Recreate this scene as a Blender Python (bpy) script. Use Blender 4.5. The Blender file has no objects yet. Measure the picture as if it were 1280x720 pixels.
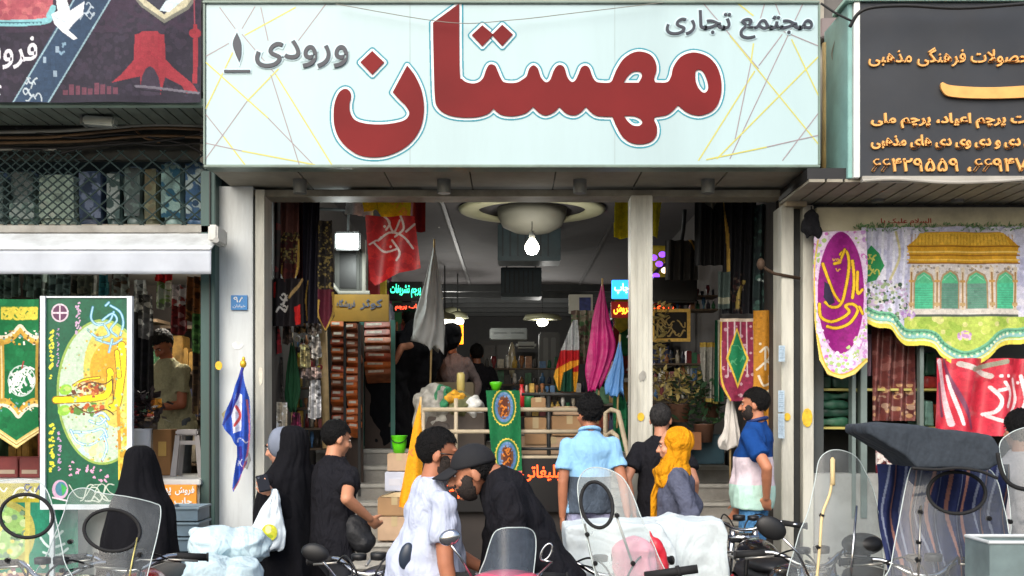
import bpy, bmesh, math, random
import numpy as np
from mathutils import Vector, Matrix, noise
R = math.radians
random.seed(7)
S = bpy.context.scene
C = S.collection

# ---------------------------------------------------------------- camera, sky, sun, exposure
F = 1400.0      # focal length in photo pixels
HZ = 515.0      # horizon row
HC = 1.70       # camera height
cam = bpy.data.cameras.new('camera'); cam_o = bpy.data.objects.new('camera', cam); C.objects.link(cam_o)
cam_o.location = (0, 0, HC); cam_o.rotation_euler = (R(90), 0, 0)
cam.lens = F / 1280 * 36; cam.sensor_width = 36; cam.shift_y = (HZ - 360) / 1280
cam.clip_end = 2000; cam.clip_start = 0.05
S.camera = cam_o
w = bpy.data.worlds.new('World'); S.world = w; w.use_nodes = True
nt = w.node_tree; sky = nt.nodes.new('ShaderNodeTexSky'); sky.sky_type = 'NISHITA'; sky.sun_disc = False
SUN_EL, SUN_AZ = R(40), R(200)         # behind the camera, high, a little to the left
sky.sun_elevation = SUN_EL; sky.sun_rotation = SUN_AZ
sky.air_density = 1.0; sky.dust_density = 4.0
nt.links.new(sky.outputs[0], nt.nodes['Background'].inputs[0]); nt.nodes['Background'].inputs[1].default_value = 0.145
sl = bpy.data.lights.new('sun', 'SUN'); so = bpy.data.objects.new('sun', sl); C.objects.link(so)
sl.energy = 1.05; sl.angle = R(60); sl.color = (.95, 1, 1)
sd = Vector((math.sin(SUN_AZ) * math.cos(SUN_EL), math.cos(SUN_AZ) * math.cos(SUN_EL), math.sin(SUN_EL)))
so.rotation_euler = sd.to_track_quat('Z', 'Y').to_euler(); so.location = (-3, -6, 12)
S.view_settings.view_transform = 'Standard'; S.view_settings.look = 'None'
S.view_settings.exposure = 0.72; S.view_settings.gamma = 1

# ---------------------------------------------------------------- helpers
def P(px, py, Y): return Vector(((px - 640) * Y / F, Y, HC + (HZ - py) * Y / F))
def X(px, Y): return (px - 640) * Y / F
def Zz(py, Y): return HC + (HZ - py) * Y / F
def lin(c):
    return tuple((v / 255 / 12.92) if v / 255 <= .04045 else ((v / 255 + .055) / 1.055) ** 2.4 for v in c[:3])
MC = {}
def mat(name, rgb, rough=.6, metal=0, var=.12, scale=6, bump=.0, bscale=40, spec=.5, dirt=0, coat=0, streak=False):
    if name in MC: return MC[name]
    m = bpy.data.materials.new(name); m.use_nodes = True; n = m.node_tree; b = n.nodes['Principled BSDF']
    col = lin(rgb)
    b.inputs['Roughness'].default_value = rough; b.inputs['Metallic'].default_value = metal
    b.inputs['Specular IOR Level'].default_value = spec; b.inputs['Coat Weight'].default_value = coat
    tc = n.nodes.new('ShaderNodeTexCoord'); mp = n.nodes.new('ShaderNodeMapping')
    n.links.new(tc.outputs['Object'], mp.inputs[0])
    if streak: mp.inputs['Scale'].default_value = (1, 1, .15)
    nz = n.nodes.new('ShaderNodeTexNoise'); nz.inputs['Scale'].default_value = scale; nz.inputs['Detail'].default_value = 6
    n.links.new(mp.outputs[0], nz.inputs[0])
    r = n.nodes.new('ShaderNodeValToRGB'); n.links.new(nz.outputs[0], r.inputs[0])
    r.color_ramp.elements[0].position = .3; r.color_ramp.elements[1].position = .7
    r.color_ramp.elements[0].color = (*[max(0, c * (1 - var)) for c in col], 1)
    r.color_ramp.elements[1].color = (*[min(1, c * (1 + var)) for c in col], 1)
    out = r.outputs[0]
    if dirt:
        n2 = n.nodes.new('ShaderNodeTexNoise'); n2.inputs['Scale'].default_value = scale * .6; n2.inputs['Detail'].default_value = 9
        n2.inputs['Roughness'].default_value = .7; n.links.new(mp.outputs[0], n2.inputs[0])
        r2 = n.nodes.new('ShaderNodeValToRGB'); n.links.new(n2.outputs[0], r2.inputs[0])
        r2.color_ramp.elements[0].position = .44; r2.color_ramp.elements[1].position = .68
        r2.color_ramp.elements[1].color = (dirt, dirt, dirt, 1)
        mx = n.nodes.new('ShaderNodeMixRGB'); n.links.new(r2.outputs[0], mx.inputs[0]); n.links.new(out, mx.inputs[1])
        mx.inputs[2].default_value = (.075, .062, .046, 1); out = mx.outputs[0]
    n.links.new(out, b.inputs['Base Color'])
    if bump:
        n3 = n.nodes.new('ShaderNodeTexNoise'); n3.inputs['Scale'].default_value = bscale; n3.inputs['Detail'].default_value = 4
        n.links.new(tc.outputs['Object'], n3.inputs[0])
        bp = n.nodes.new('ShaderNodeBump'); bp.inputs['Strength'].default_value = bump; bp.inputs['Distance'].default_value = .02
        n.links.new(n3.outputs[0], bp.inputs['Height']); n.links.new(bp.outputs[0], b.inputs['Normal'])
    MC[name] = m; return m
def emit(name, rgb, st):
    if name in MC: return MC[name]
    m = bpy.data.materials.new(name); m.use_nodes = True; b = m.node_tree.nodes['Principled BSDF']
    b.inputs['Base Color'].default_value = (*lin(rgb), 1); b.inputs['Emission Color'].default_value = (*lin(rgb), 1)
    b.inputs['Emission Strength'].default_value = st; MC[name] = m; return m
def clearmat(name, tint, haze, hazecol, rough=.05):
    if name in MC: return MC[name]
    m = bpy.data.materials.new(name); m.use_nodes = True; n = m.node_tree; n.nodes.clear()
    out = n.nodes.new('ShaderNodeOutputMaterial'); tr = n.nodes.new('ShaderNodeBsdfTransparent'); tr.inputs[0].default_value = (*tint, 1)
    gl = n.nodes.new('ShaderNodeBsdfGlossy'); gl.inputs['Roughness'].default_value = rough
    df = n.nodes.new('ShaderNodeBsdfDiffuse'); df.inputs[0].default_value = (*lin(hazecol), 1)
    fr = n.nodes.new('ShaderNodeFresnel'); fr.inputs[0].default_value = 1.28
    tc = n.nodes.new('ShaderNodeTexCoord'); nz = n.nodes.new('ShaderNodeTexNoise'); nz.inputs['Scale'].default_value = 5; nz.inputs['Detail'].default_value = 10
    nz.inputs['Roughness'].default_value = .75; n.links.new(tc.outputs['Object'], nz.inputs[0])
    ma = n.nodes.new('ShaderNodeMapRange'); ma.inputs[1].default_value = .3; ma.inputs[2].default_value = .75
    ma.inputs[3].default_value = haze * .5; ma.inputs[4].default_value = haze * 1.6; n.links.new(nz.outputs[0], ma.inputs[0])
    m1 = n.nodes.new('ShaderNodeMixShader'); n.links.new(ma.outputs[0], m1.inputs[0]); n.links.new(tr.outputs[0], m1.inputs[1]); n.links.new(df.outputs[0], m1.inputs[2])
    m2 = n.nodes.new('ShaderNodeMixShader'); n.links.new(fr.outputs[0], m2.inputs[0]); n.links.new(m1.outputs[0], m2.inputs[1]); n.links.new(gl.outputs[0], m2.inputs[2])
    n.links.new(m2.outputs[0], out.inputs[0]); MC[name] = m; return m
def clothmat(name='printed_cloth', rough=.75, gloss=.3):
    if name in MC: return MC[name]
    m = bpy.data.materials.new(name); m.use_nodes = True; n = m.node_tree; b = n.nodes['Principled BSDF']
    a = n.nodes.new('ShaderNodeAttribute'); a.attribute_name = 'Col'
    nz = n.nodes.new('ShaderNodeTexNoise'); nz.inputs['Scale'].default_value = 14; nz.inputs['Detail'].default_value = 5
    tc = n.nodes.new('ShaderNodeTexCoord'); n.links.new(tc.outputs['Object'], nz.inputs[0])
    mr = n.nodes.new('ShaderNodeMapRange'); mr.inputs[3].default_value = .70; mr.inputs[4].default_value = 1.12; nz.inputs['Roughness'].default_value = .75; nz.inputs['Detail'].default_value = 9; n.links.new(nz.outputs[0], mr.inputs[0])
    mx = n.nodes.new('ShaderNodeMixRGB'); mx.blend_type = 'MULTIPLY'; mx.inputs[0].default_value = 1
    n.links.new(a.outputs[0], mx.inputs[1]); n.links.new(mr.outputs[0], mx.inputs[2]); n.links.new(mx.outputs[0], b.inputs['Base Color'])
    b.inputs['Roughness'].default_value = rough; b.inputs['Specular IOR Level'].default_value = gloss
    MC[name] = m; return m

def fabric(name, rgb, var=.12, wr=.34, scale=7, spec=.15, fine=60):
    """cotton or crepe with soft creases"""
    m = mat(name, rgb, rough=.92, var=var, scale=fine, spec=spec); n = m.node_tree; b = n.nodes['Principled BSDF']
    if b.inputs['Normal'].is_linked: return m
    tc = n.nodes.new('ShaderNodeTexCoord'); hs = []
    for sc, ds, st in ((scale, 2.2, (1, 1, .6)), (scale * 2.4, 1.2, (1.2, 1.2, .7))):
        mp = n.nodes.new('ShaderNodeMapping'); mp.inputs['Scale'].default_value = st; n.links.new(tc.outputs['Object'], mp.inputs[0])
        z = n.nodes.new('ShaderNodeTexNoise'); z.inputs['Scale'].default_value = sc; z.inputs['Distortion'].default_value = ds; z.inputs['Detail'].default_value = 2; n.links.new(mp.outputs[0], z.inputs[0]); hs.append(z)
    mx = n.nodes.new('ShaderNodeMath'); mx.operation = 'MULTIPLY_ADD'; n.links.new(hs[1].outputs[0], mx.inputs[0]); mx.inputs[1].default_value = .35; n.links.new(hs[0].outputs[0], mx.inputs[2])
    bp = n.nodes.new('ShaderNodeBump'); bp.inputs['Strength'].default_value = wr; bp.inputs['Distance'].default_value = .09; n.links.new(mx.outputs[0], bp.inputs['Height']); n.links.new(bp.outputs[0], b.inputs['Normal'])
    return m
def tag(o, label=None, cat=None, group=None, kind=None):
    if label: o['label'] = label
    if cat: o['category'] = cat
    if group: o['group'] = group
    if kind: o['kind'] = kind
    return o
def thing(name, label, cat, loc=(0, 0, 0), group=None):
    o = bpy.data.objects.new(name, None); C.objects.link(o); o.location = loc; o.empty_display_size = .1
    return tag(o, label, cat, group)
def link(name, me, mats=None, parent=None, smooth=False):
    o = bpy.data.objects.new(name, me); C.objects.link(o)
    if mats is not None:
        for m in (mats if isinstance(mats, (list, tuple)) else [mats]): me.materials.append(m)
    if parent is not None:
        o.parent = parent
        loc = parent.location.copy(); q = parent.parent
        while q is not None: loc += q.location; q = q.parent
        o.matrix_parent_inverse = Matrix.Translation(-loc) if parent.type == 'EMPTY' else Matrix()
    if smooth:
        me.polygons.foreach_set('use_smooth', [True] * len(me.polygons))
    return o
class MB:
    def __init__(s): s.b = bmesh.new()
    def box(s, a, b, bev=0, rot=None, piv=None):
        x0, y0, z0 = a; x1, y1, z1 = b
        t = bmesh.new(); bmesh.ops.create_cube(t, size=1)
        for v in t.verts: v.co = Vector(((x0 + x1) / 2 + v.co.x * (x1 - x0), (y0 + y1) / 2 + v.co.y * (y1 - y0), (z0 + z1) / 2 + v.co.z * (z1 - z0)))
        if bev: bmesh.ops.bevel(t, geom=t.edges[:], offset=bev, segments=2, affect='EDGES')
        if rot is not None:
            pv = Vector(piv) if piv is not None else Vector(((x0 + x1) / 2, (y0 + y1) / 2, (z0 + z1) / 2))
            for v in t.verts: v.co = pv + rot @ (v.co - pv)
        s.join(t); return s
    def join(s, t):
        me = bpy.data.meshes.new('t'); t.to_mesh(me); t.free(); s.b.from_mesh(me); bpy.data.meshes.remove(me)
    def loft(s, rings, closed=True, caps=True):
        vs = [[s.b.verts.new(p) for p in r] for r in rings]; n = len(vs[0])
        for i in range(len(vs) - 1):
            for j in range(n if closed else n - 1):
                k = (j + 1) % n; s.b.faces.new((vs[i][j], vs[i][k], vs[i + 1][k], vs[i + 1][j]))
        if caps and closed: s.b.faces.new(vs[0][::-1]); s.b.faces.new(vs[-1])
        return s
    def cyl(s, p0, p1, r0, r1=None, n=14, sx=1):
        p0 = Vector(p0); p1 = Vector(p1); r1 = r0 if r1 is None else r1
        d = (p1 - p0).normalized(); a = d.orthogonal().normalized(); b = d.cross(a)
        s.loft([[p + a * math.cos(t) * r + b * math.sin(t) * r for t in [2 * math.pi * i / n for i in range(n)]] for p, r in ((p0, r0), (p1, r1))]); return s
    def tube(s, pts, r, n=8, closed=False):
        pts = [Vector(p) for p in pts]; rings = []; N = len(pts); a = None
        for i, p in enumerate(pts):
            if closed: d = pts[(i + 1) % N] - pts[i - 1]
            else: d = pts[min(i + 1, N - 1)] - pts[max(i - 1, 0)]
            d.normalize()
            if a is None: a = d.orthogonal().normalized()
            a = (a - d * a.dot(d)).normalized(); b = d.cross(a)
            rr = r[i] if isinstance(r, (list, tuple)) else r
            rings.append([p + a * math.cos(t) * rr + b * math.sin(t) * rr for t in [2 * math.pi * j / n for j in range(n)]])
        if closed: rings.append(rings[0]); s.loft(rings, caps=False)
        else: s.loft(rings)
        return s
    def cap(s, p0, r0, p1, r1, n=14):
        p0 = Vector(p0); p1 = Vector(p1); d = p1 - p0
        if d.length < 1e-6: d = Vector((0, 0, 1e-4))
        d.normalize(); a = d.orthogonal().normalized(); b = d.cross(a); rings = []
        for p, r, rg in ((p0, r0, (-80, -50, -20, 0)), (p1, r1, (0, 20, 50, 80))):
            for g in rg:
                g = R(g); rr = r * math.cos(g); q = p + d * r * math.sin(g)
                rings.append([q + a * math.cos(t) * rr + b * math.sin(t) * rr for t in [2 * math.pi * i / n for i in range(n)]])
        s.loft(rings); return s
    def ell(s, c, r, rot=None, n=20):
        t = bmesh.new(); bmesh.ops.create_uvsphere(t, u_segments=n, v_segments=n // 2 + 2, radius=1); c = Vector(c)
        for v in t.verts:
            q = Vector((v.co.x * r[0], v.co.y * r[1], v.co.z * r[2]))
            if rot is not None: q = rot @ q
            v.co = c + q
        s.join(t); return s
    def lathe(s, c, prof, n=24, caps=True):
        c = Vector(c)
        s.loft([[c + Vector((r * math.cos(2 * math.pi * i / n), r * math.sin(2 * math.pi * i / n), z)) for i in range(n)] for r, z in prof], caps=caps); return s
    def prism(s, pts, d):        # pts: 3-D outline, extruded along d
        d = Vector(d); a = [s.b.verts.new(p) for p in pts]; b = [s.b.verts.new(Vector(p) + d) for p in pts]; n = len(a)
        s.b.faces.new(a); s.b.faces.new(b[::-1])
        for i in range(n): s.b.faces.new((a[i], b[i], b[(i + 1) % n], a[(i + 1) % n]))
        return s
    def grid(s, fn, nu, nv):
        vs = [[s.b.verts.new(fn(i / nu, j / nv)) for i in range(nu + 1)] for j in range(nv + 1)]
        for j in range(nv):
            for i in range(nu): s.b.faces.new((vs[j][i], vs[j][i + 1], vs[j + 1][i + 1], vs[j + 1][i]))
        return s
    def move(s, M):
        bmesh.ops.transform(s.b, matrix=M, verts=s.b.verts); return s
    def mesh(s):
        bmesh.ops.recalc_face_normals(s.b, faces=s.b.faces)
        me = bpy.data.meshes.new('m'); s.b.to_mesh(me); s.b.free(); return me
    def build(s, name, m, parent=None, smooth=False, solid=0):
        o = link(name, s.mesh(), m, parent, smooth)
        o.data.name = name
        if solid:
            md = o.modifiers.new('thickness', 'SOLIDIFY'); md.thickness = solid; md.offset = 0
        return o
def smooth_by_angle(o, a=40):
    bm = bmesh.new(); bm.from_mesh(o.data); bm.normal_update()
    for f in bm.faces: f.smooth = True
    for e in bm.edges:
        e.smooth = not (len(e.link_faces) == 2 and e.calc_face_angle(0) > R(a))
    bm.to_mesh(o.data); bm.free(); return o

# ---- Persian lettering: shaping with presentation forms, drawn with the built-in font
FORMS = {}
for ch, c0, n in [('ا', 0xFE8D, 2), ('آ', 0xFE81, 2), ('ب', 0xFE8F, 4), ('پ', 0xFB56, 4), ('ت', 0xFE95, 4), ('ث', 0xFE99, 4), ('ج', 0xFE9D, 4), ('چ', 0xFB7A, 4), ('ح', 0xFEA1, 4),
                  ('خ', 0xFEA5, 4), ('د', 0xFEA9, 2), ('ذ', 0xFEAB, 2), ('ر', 0xFEAD, 2), ('ز', 0xFEAF, 2), ('س', 0xFEB1, 4), ('ش', 0xFEB5, 4), ('ص', 0xFEB9, 4), ('ض', 0xFEBD, 4), ('ط', 0xFEC1, 4),
                  ('ع', 0xFEC9, 4), ('غ', 0xFECD, 4), ('ف', 0xFED1, 4), ('ق', 0xFED5, 4), ('ک', 0xFB8E, 4), ('گ', 0xFB92, 4), ('ل', 0xFEDD, 4), ('م', 0xFEE1, 4), ('ن', 0xFEE5, 4), ('و', 0xFEED, 2),
                  ('ه', 0xFEE9, 4), ('ی', 0xFBFC, 4)]:
    FORMS[ch] = (c0, n)
def fa(t):
    t = t.replace('لا', '\u0001'); f = dict(FORMS); f['\u0001'] = (0xFEFB, 2); out = []; isdig = lambda c: '۰' <= c <= '۹'
    for i, c in enumerate(t):
        if c not in f: out.append(c); continue
        pv = i > 0 and t[i - 1] in f and f[t[i - 1]][1] == 4
        nx = i + 1 < len(t) and t[i + 1] in f and f[c][1] == 4
        out.append(chr(f[c][0] + (3 if pv and nx else 1 if pv else 2 if nx else 0)))
    s = ''.join(out)[::-1]; res = ''; run = ''
    for c in s:                         # keep digit groups left to right
        if isdig(c): run = c + run
        else: res += run + c; run = ''
    return res + run
def glyph_mesh(body, bold=0, ext=0, res=4):
    cu = bpy.data.curves.new('t', 'FONT'); cu.body = body; cu.offset = bold; cu.extrude = ext; cu.resolution_u = res
    o = bpy.data.objects.new('t', cu); C.objects.link(o)
    me = bpy.data.meshes.new_from_object(o.evaluated_get(bpy.context.evaluated_depsgraph_get()))
    bpy.data.objects.remove(o); bpy.data.curves.remove(cu); return me
def letters(name, text, x0, x1, yb, yt, Y, m, parent, ext=.006, bold=0, label=None):
    """Raised lettering standing on a wall at depth Y, filling the photo box x0..x1, yb (bottom) .. yt (top)."""
    me = glyph_mesh(fa(text), bold, 0.02)
    co = np.array([v.co[:] for v in me.vertices]); mn = co.min(0); mx = co.max(0)
    for v in me.vertices:
        u = (v.co.x - mn[0]) / (mx[0] - mn[0]); q = (v.co.y - mn[1]) / (mx[1] - mn[1])
        p = P(x0 + u * (x1 - x0), yb + q * (yt - yb), Y); v.co = (p.x, Y - (ext if v.co.z > 0 else 0), p.z)
    o = link(name, me, m, parent)
    if label: o['label'] = label
    return o
_TX = {}
class Cv:
    """A printed design on a grid of cloth vertices, in photo-pixel coordinates."""
    def __init__(s, x0, y0, x1, y1, k, bg):
        s.r = (x0, y0, x1, y1); s.w = max(2, int((x1 - x0) * k)); s.h = max(2, int((y1 - y0) * k))
        s.X, s.Y = np.meshgrid(np.linspace(x0, x1, s.w + 1), np.linspace(y0, y1, s.h + 1))
        s.c = np.zeros(s.X.shape + (3,)); s.c[:] = bg; s.a = np.ones(s.X.shape, bool)
    def put(s, m, c): s.c[m] = c; return s
    def inpoly(s, pts):
        m = np.zeros(s.X.shape, bool); n = len(pts)
        for i in range(n):
            (xa, ya), (xb, yb) = pts[i], pts[(i + 1) % n]
            if ya == yb: continue
            m ^= ((ya > s.Y) != (yb > s.Y)) & (s.X < (xb - xa) * (s.Y - ya) / (yb - ya) + xa)
        return m
    def poly(s, pts, c): return s.put(s.inpoly(pts), c)
    def rect(s, x0, y0, x1, y1, c): return s.put((s.X >= x0) & (s.X <= x1) & (s.Y >= y0) & (s.Y <= y1), c)
    def elld(s, cx, cy, rx, ry, rot=0):
        a = R(rot); dx = s.X - cx; dy = s.Y - cy
        return np.sqrt(((dx * math.cos(a) + dy * math.sin(a)) / rx) ** 2 + ((-dx * math.sin(a) + dy * math.cos(a)) / ry) ** 2)
    def ell(s, cx, cy, rx, ry, c, rot=0, w=None):
        d = s.elld(cx, cy, rx, ry, rot)
        return s.put(d <= 1 if w is None else abs(d - 1) * min(rx, ry) < w / 2, c)
    def line(s, pts, w, c, sm=True):
        if sm and len(pts) > 2: pts = crom(pts, 6)
        for (xa, ya), (xb, yb) in zip(pts[:-1], pts[1:]):
            dx, dy = xb - xa, yb - ya; L = dx * dx + dy * dy + 1e-9
            gx = s.w / (s.r[2] - s.r[0]); gy = s.h / (s.r[3] - s.r[1])
            i0 = max(0, int((min(xa, xb) - w - s.r[0]) * gx)); i1 = int((max(xa, xb) + w - s.r[0]) * gx) + 2
            j0 = max(0, int((min(ya, yb) - w - s.r[1]) * gy)); j1 = int((max(ya, yb) + w - s.r[1]) * gy) + 2
            if i1 <= 0 or j1 <= 0: continue
            x = s.X[j0:j1, i0:i1]; y = s.Y[j0:j1, i0:i1]
            if not x.size: continue
            t = np.clip(((x - xa) * dx + (y - ya) * dy) / L, 0, 1)
            s.c[j0:j1, i0:i1][(x - xa - t * dx) ** 2 + (y - ya - t * dy) ** 2 < (w / 2) ** 2] = c
        return s
    def text(s, t, x0, x1, yt, yb, c, bold=.01, rot90=False):
        me = _TX.get((t, bold)) or glyph_mesh(fa(t), bold, 0, 2); _TX[(t, bold)] = me
        co = np.array([v.co[:2] for v in me.vertices]); mn = co.min(0); mx = co.max(0); co = (co - mn) / (mx - mn)
        if rot90: q = np.stack([x0 + (1-co[:, 1]) * (x1 - x0), yb + (yt - yb) * (1-co[:, 0])], 1) if rot90 > 0 else np.stack([x0 + co[:, 1] * (x1 - x0)*1.0, yb + (yt - yb) * co[:, 0]], 1)
        else: q = np.stack([x0 + co[:, 0] * (x1 - x0), yb + co[:, 1] * (yt - yb)], 1)
        me.calc_loop_triangles(); gx = (s.w) / (s.r[2] - s.r[0]); gy = s.h / (s.r[3] - s.r[1])
        for tr in me.loop_triangles:
            a, b, d = q[tr.vertices[0]], q[tr.vertices[1]], q[tr.vertices[2]]
            i0 = max(0, int((min(a[0], b[0], d[0]) - s.r[0]) * gx)); i1 = min(s.w, int((max(a[0], b[0], d[0]) - s.r[0]) * gx) + 1)
            j0 = max(0, int((min(a[1], b[1], d[1]) - s.r[1]) * gy)); j1 = min(s.h, int((max(a[1], b[1], d[1]) - s.r[1]) * gy) + 1)
            if i1 < i0 or j1 < j0: continue
            x = s.X[j0:j1 + 1, i0:i1 + 1]; y = s.Y[j0:j1 + 1, i0:i1 + 1]
            def e(p, r): return (r[0] - p[0]) * (y - p[1]) - (r[1] - p[1]) * (x - p[0])
            e1, e2, e3 = e(a, b), e(b, d), e(d, a)
            m = ((e1 >= 0) & (e2 >= 0) & (e3 >= 0)) | ((e1 <= 0) & (e2 <= 0) & (e3 <= 0))
            s.c[j0:j1 + 1, i0:i1 + 1][m] = c
        return s
    def flecks(s, m, cols, n, r, seed=1):
        rg = random.Random(seed); ys, xs = np.nonzero(m)
        for _ in range(n):
            i = rg.randrange(len(ys)); cx, cy = s.X[ys[i], xs[i]], s.Y[ys[i], xs[i]]; q = r * rg.uniform(.5, 1.2)
            s.put(((s.X - cx) ** 2 + (s.Y - cy) ** 2 < q * q) & m, rg.choice(cols))
        return s
    def scrawl(s, x0, y0, x1, y1, w, c, n=5, seed=1):
        """flowing calligraphic strokes filling a box"""
        rg = random.Random(seed)
        for i in range(n):
            cx = rg.uniform(x0, x1); cy = rg.uniform(y0, y1); L = (x1 - x0) * rg.uniform(.25, .6); a = rg.uniform(-.9, .5)
            pts = [(cx + L * (t - .5) * math.cos(a) + 0 * t, cy + L * (t - .5) * math.sin(a) + L * .35 * math.sin(t * 5 + i)) for t in (0, .25, .5, .75, 1)]
            pts = [(min(max(p[0], x0), x1), min(max(p[1], y0), y1)) for p in pts]
            s.line(pts, w * rg.uniform(.7, 1.2), c)
        return s
    def cut(s, m): s.a &= m; return s
    def build(s, name, pos, m=None, parent=None, label=None, cat=None, group=None, grain=True):
        """pos(px, py) arrays -> (x, y, z) arrays"""
        x, y, z = pos(s.X, s.Y); co = np.stack([x, y, z], -1).reshape(-1, 3)
        W = s.w + 1; idx = np.arange(W * (s.h + 1)).reshape(s.h + 1, W)
        q = np.stack([idx[:-1, :-1], idx[1:, :-1], idx[1:, 1:], idx[:-1, 1:]], -1)
        keep = s.a[:-1, :-1] & s.a[1:, :-1] & s.a[1:, 1:] & s.a[:-1, 1:]
        q = q[keep]; me = bpy.data.meshes.new(name)
        used = np.unique(q); re = np.zeros(len(co), int); re[used] = np.arange(len(used))
        me.from_pydata(co[used].tolist(), [], re[q].tolist())
        rn = np.random.RandomState(len(used) % 9973); gr = rn.normal(0, .04, s.X.shape + (1,)) + np.kron(rn.normal(0, .03, (s.h // 5 + 1, s.w // 5 + 1)), np.ones((6, 6)))[:s.h + 1, :s.w + 1, None] if s.h > 10 and s.w > 10 else np.zeros(s.X.shape + (1,))
        if grain: s.c = np.clip(s.c * (1 + gr), 0, 255)          # weave and ink unevenness of the print
        v = s.c.reshape(-1, 3)[used] / 255; v = np.where(v <= .04045, v / 12.92, ((np.maximum(v, 0) + .055) / 1.055) ** 2.4)
        at = me.color_attributes.new('Col', 'FLOAT_COLOR', 'POINT')
        at.data.foreach_set('color', np.concatenate([v, np.ones((len(v), 1))], 1).astype(np.float32).ravel())
        o = link(name, me, m or clothmat(), parent, True)
        return tag(o, label, cat, group)
def hang(Y, fx=0, ph=0, amp=.0, top=0, yaw=0, lean=0, x_c=None, wob=.01):
    """cloth hanging at depth Y with fx vertical folds per pixel-hundred"""
    def f(px, py):
        x = (px - 640) * Y / F; z = HC + (HZ - py) * Y / F
        y = Y + amp * np.sin(px * fx / 100 * 2 * np.pi + ph + .015 * py) + wob * np.sin(px * .05 + py * .03 + ph) + lean * (py - top) * Y / F
        if x_c is not None: y = y + (px - x_c) * Y / F * math.tan(yaw)
        return x, y, z
    return f
def crom(pts, n=8, closed=False):
    out = []; N = len(pts); rng = range(N if closed else N - 1)
    for i in rng:
        p0, p1, p2, p3 = (pts[(i - 1) % N] if closed or i else pts[0]), pts[i], pts[(i + 1) % N], (pts[(i + 2) % N] if closed or i + 2 < N else pts[-1])
        for k in range(n):
            t = k / n
            out.append(tuple(.5 * (2 * p1[a] + (p2[a] - p0[a]) * t + (2 * p0[a] - 5 * p1[a] + 4 * p2[a] - p3[a]) * t * t + (3 * p1[a] - p0[a] - 3 * p2[a] + p3[a]) * t ** 3) for a in range(len(p1))))
    if not closed: out.append(tuple(pts[-1]))
    return out
def corner_spline(pts, n=6):
    """closed outline; points with a third entry are sharp corners"""
    cs = [i for i, p in enumerate(pts) if len(p) > 2]
    if not cs: return crom([p[:2] for p in pts], n, True)
    pts = pts[cs[0]:] + pts[:cs[0]]; pts = pts + [pts[0]]; out = []; seg = [pts[0][:2]]
    for p in pts[1:]:
        seg.append(p[:2])
        if len(p) > 2:
            out += (crom(seg, n)[:-1] if len(seg) > 2 else [seg[0]]); seg = [p[:2]]
    return out
def flat_fill(loops, Y, dep, off=0):
    """filled shape with holes in the plane facing the street, `dep` thick; returns mesh. loops: photo px"""
    cu = bpy.data.curves.new('f', 'CURVE'); cu.dimensions = '2D'; cu.fill_mode = 'BOTH'; cu.extrude = dep / 2; cu.offset = off
    for lp in loops:
        sp = cu.splines.new('POLY'); sp.points.add(len(lp) - 1); sp.use_cyclic_u = True
        for i, p in enumerate(lp):
            q = P(p[0], p[1], Y); sp.points[i].co = (q.x, q.z, 0, 1)
    o = bpy.data.objects.new('f', cu); C.objects.link(o)
    me = bpy.data.meshes.new_from_object(o.evaluated_get(bpy.context.evaluated_depsgraph_get()))
    bpy.data.objects.remove(o); bpy.data.curves.remove(cu)
    for v in me.vertices: v.co = (v.co.x, Y - dep / 2 + v.co.z, v.co.y)
    return me
def remesh(mb, vox, it=4, fold=0, seed=0, cutz=None):
    me = mb.mesh(); o = bpy.data.objects.new('r', me); C.objects.link(o)
    md = o.modifiers.new('r', 'REMESH'); md.mode = 'VOXEL'; md.voxel_size = vox
    ms = o.modifiers.new('s', 'SMOOTH'); ms.factor = .5; ms.iterations = it
    out = bpy.data.meshes.new_from_object(o.evaluated_get(bpy.context.evaluated_depsgraph_get()))
    bpy.data.objects.remove(o); bpy.data.meshes.remove(me)
    if fold:
        sv = Vector((seed * 3.1, seed * 1.7, seed)); nm = [v.normal.copy() for v in out.vertices]
        for v, q in zip(out.vertices, nm):
            c = v.co
            d = noise.noise(c * 6 + sv) * .8 + noise.noise(Vector((c.x * 16, c.y * 16, c.z * 7)) + sv) * .55 + abs(noise.noise(Vector((c.x * 9 + c.z * 5, c.y * 9, c.z * 9)) - sv)) * .7 - .25
            v.co = c + q * d * fold
    return out
def lamp(name, loc, e, col=(1, .95, .85), r=.04):
    l = bpy.data.lights.new(name, 'POINT'); l.energy = e; l.color = col; l.shadow_soft_size = r
    o = bpy.data.objects.new(name, l); C.objects.link(o); o.location = loc; return o
def dup(o, loc=None, label=None, parent=None):
    c = o.copy(); C.objects.link(c)
    if parent is not None: c.parent = parent
    if loc is not None: c.location = loc
    if label: c['label'] = label
    for ch in [q for q in bpy.data.objects if q.parent == o and q != c]: dup(ch, parent=c)
    return c
# ---------------------------------------------------------------- the setting
def tone(n, c, **k): return mat(n, c, **k)
asph = mat('asphalt', (70, 70, 72), rough=.9, var=.25, scale=3, bump=.4, bscale=120)
pave = mat('pavement_stone', (140, 134, 126), rough=.85, var=.15, scale=5, bump=.3, dirt=.4)
tag(MB().box((-150, -200, -.4), (150, 7.75, 0)).build('road', asph), kind='structure')
tag(MB().box((-150, 7.75, -.4), (150, 60, .18), .0).build('pavement', pave), kind='structure')
FY = 8.5
cream = mat('cream_paint', (204, 203, 190), rough=.55, var=.14, scale=7, dirt=.5, streak=True)
white_tile = mat('white_panel', (214, 220, 220), rough=.45, var=.08, scale=3, dirt=.5, streak=True)
stone = mat('facade_stone', (170, 164, 150), rough=.8, var=.12, scale=5, dirt=.35)
grey_met = mat('grey_metal', (120, 122, 118), rough=.5, metal=.2, var=.15, dirt=.3)
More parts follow.
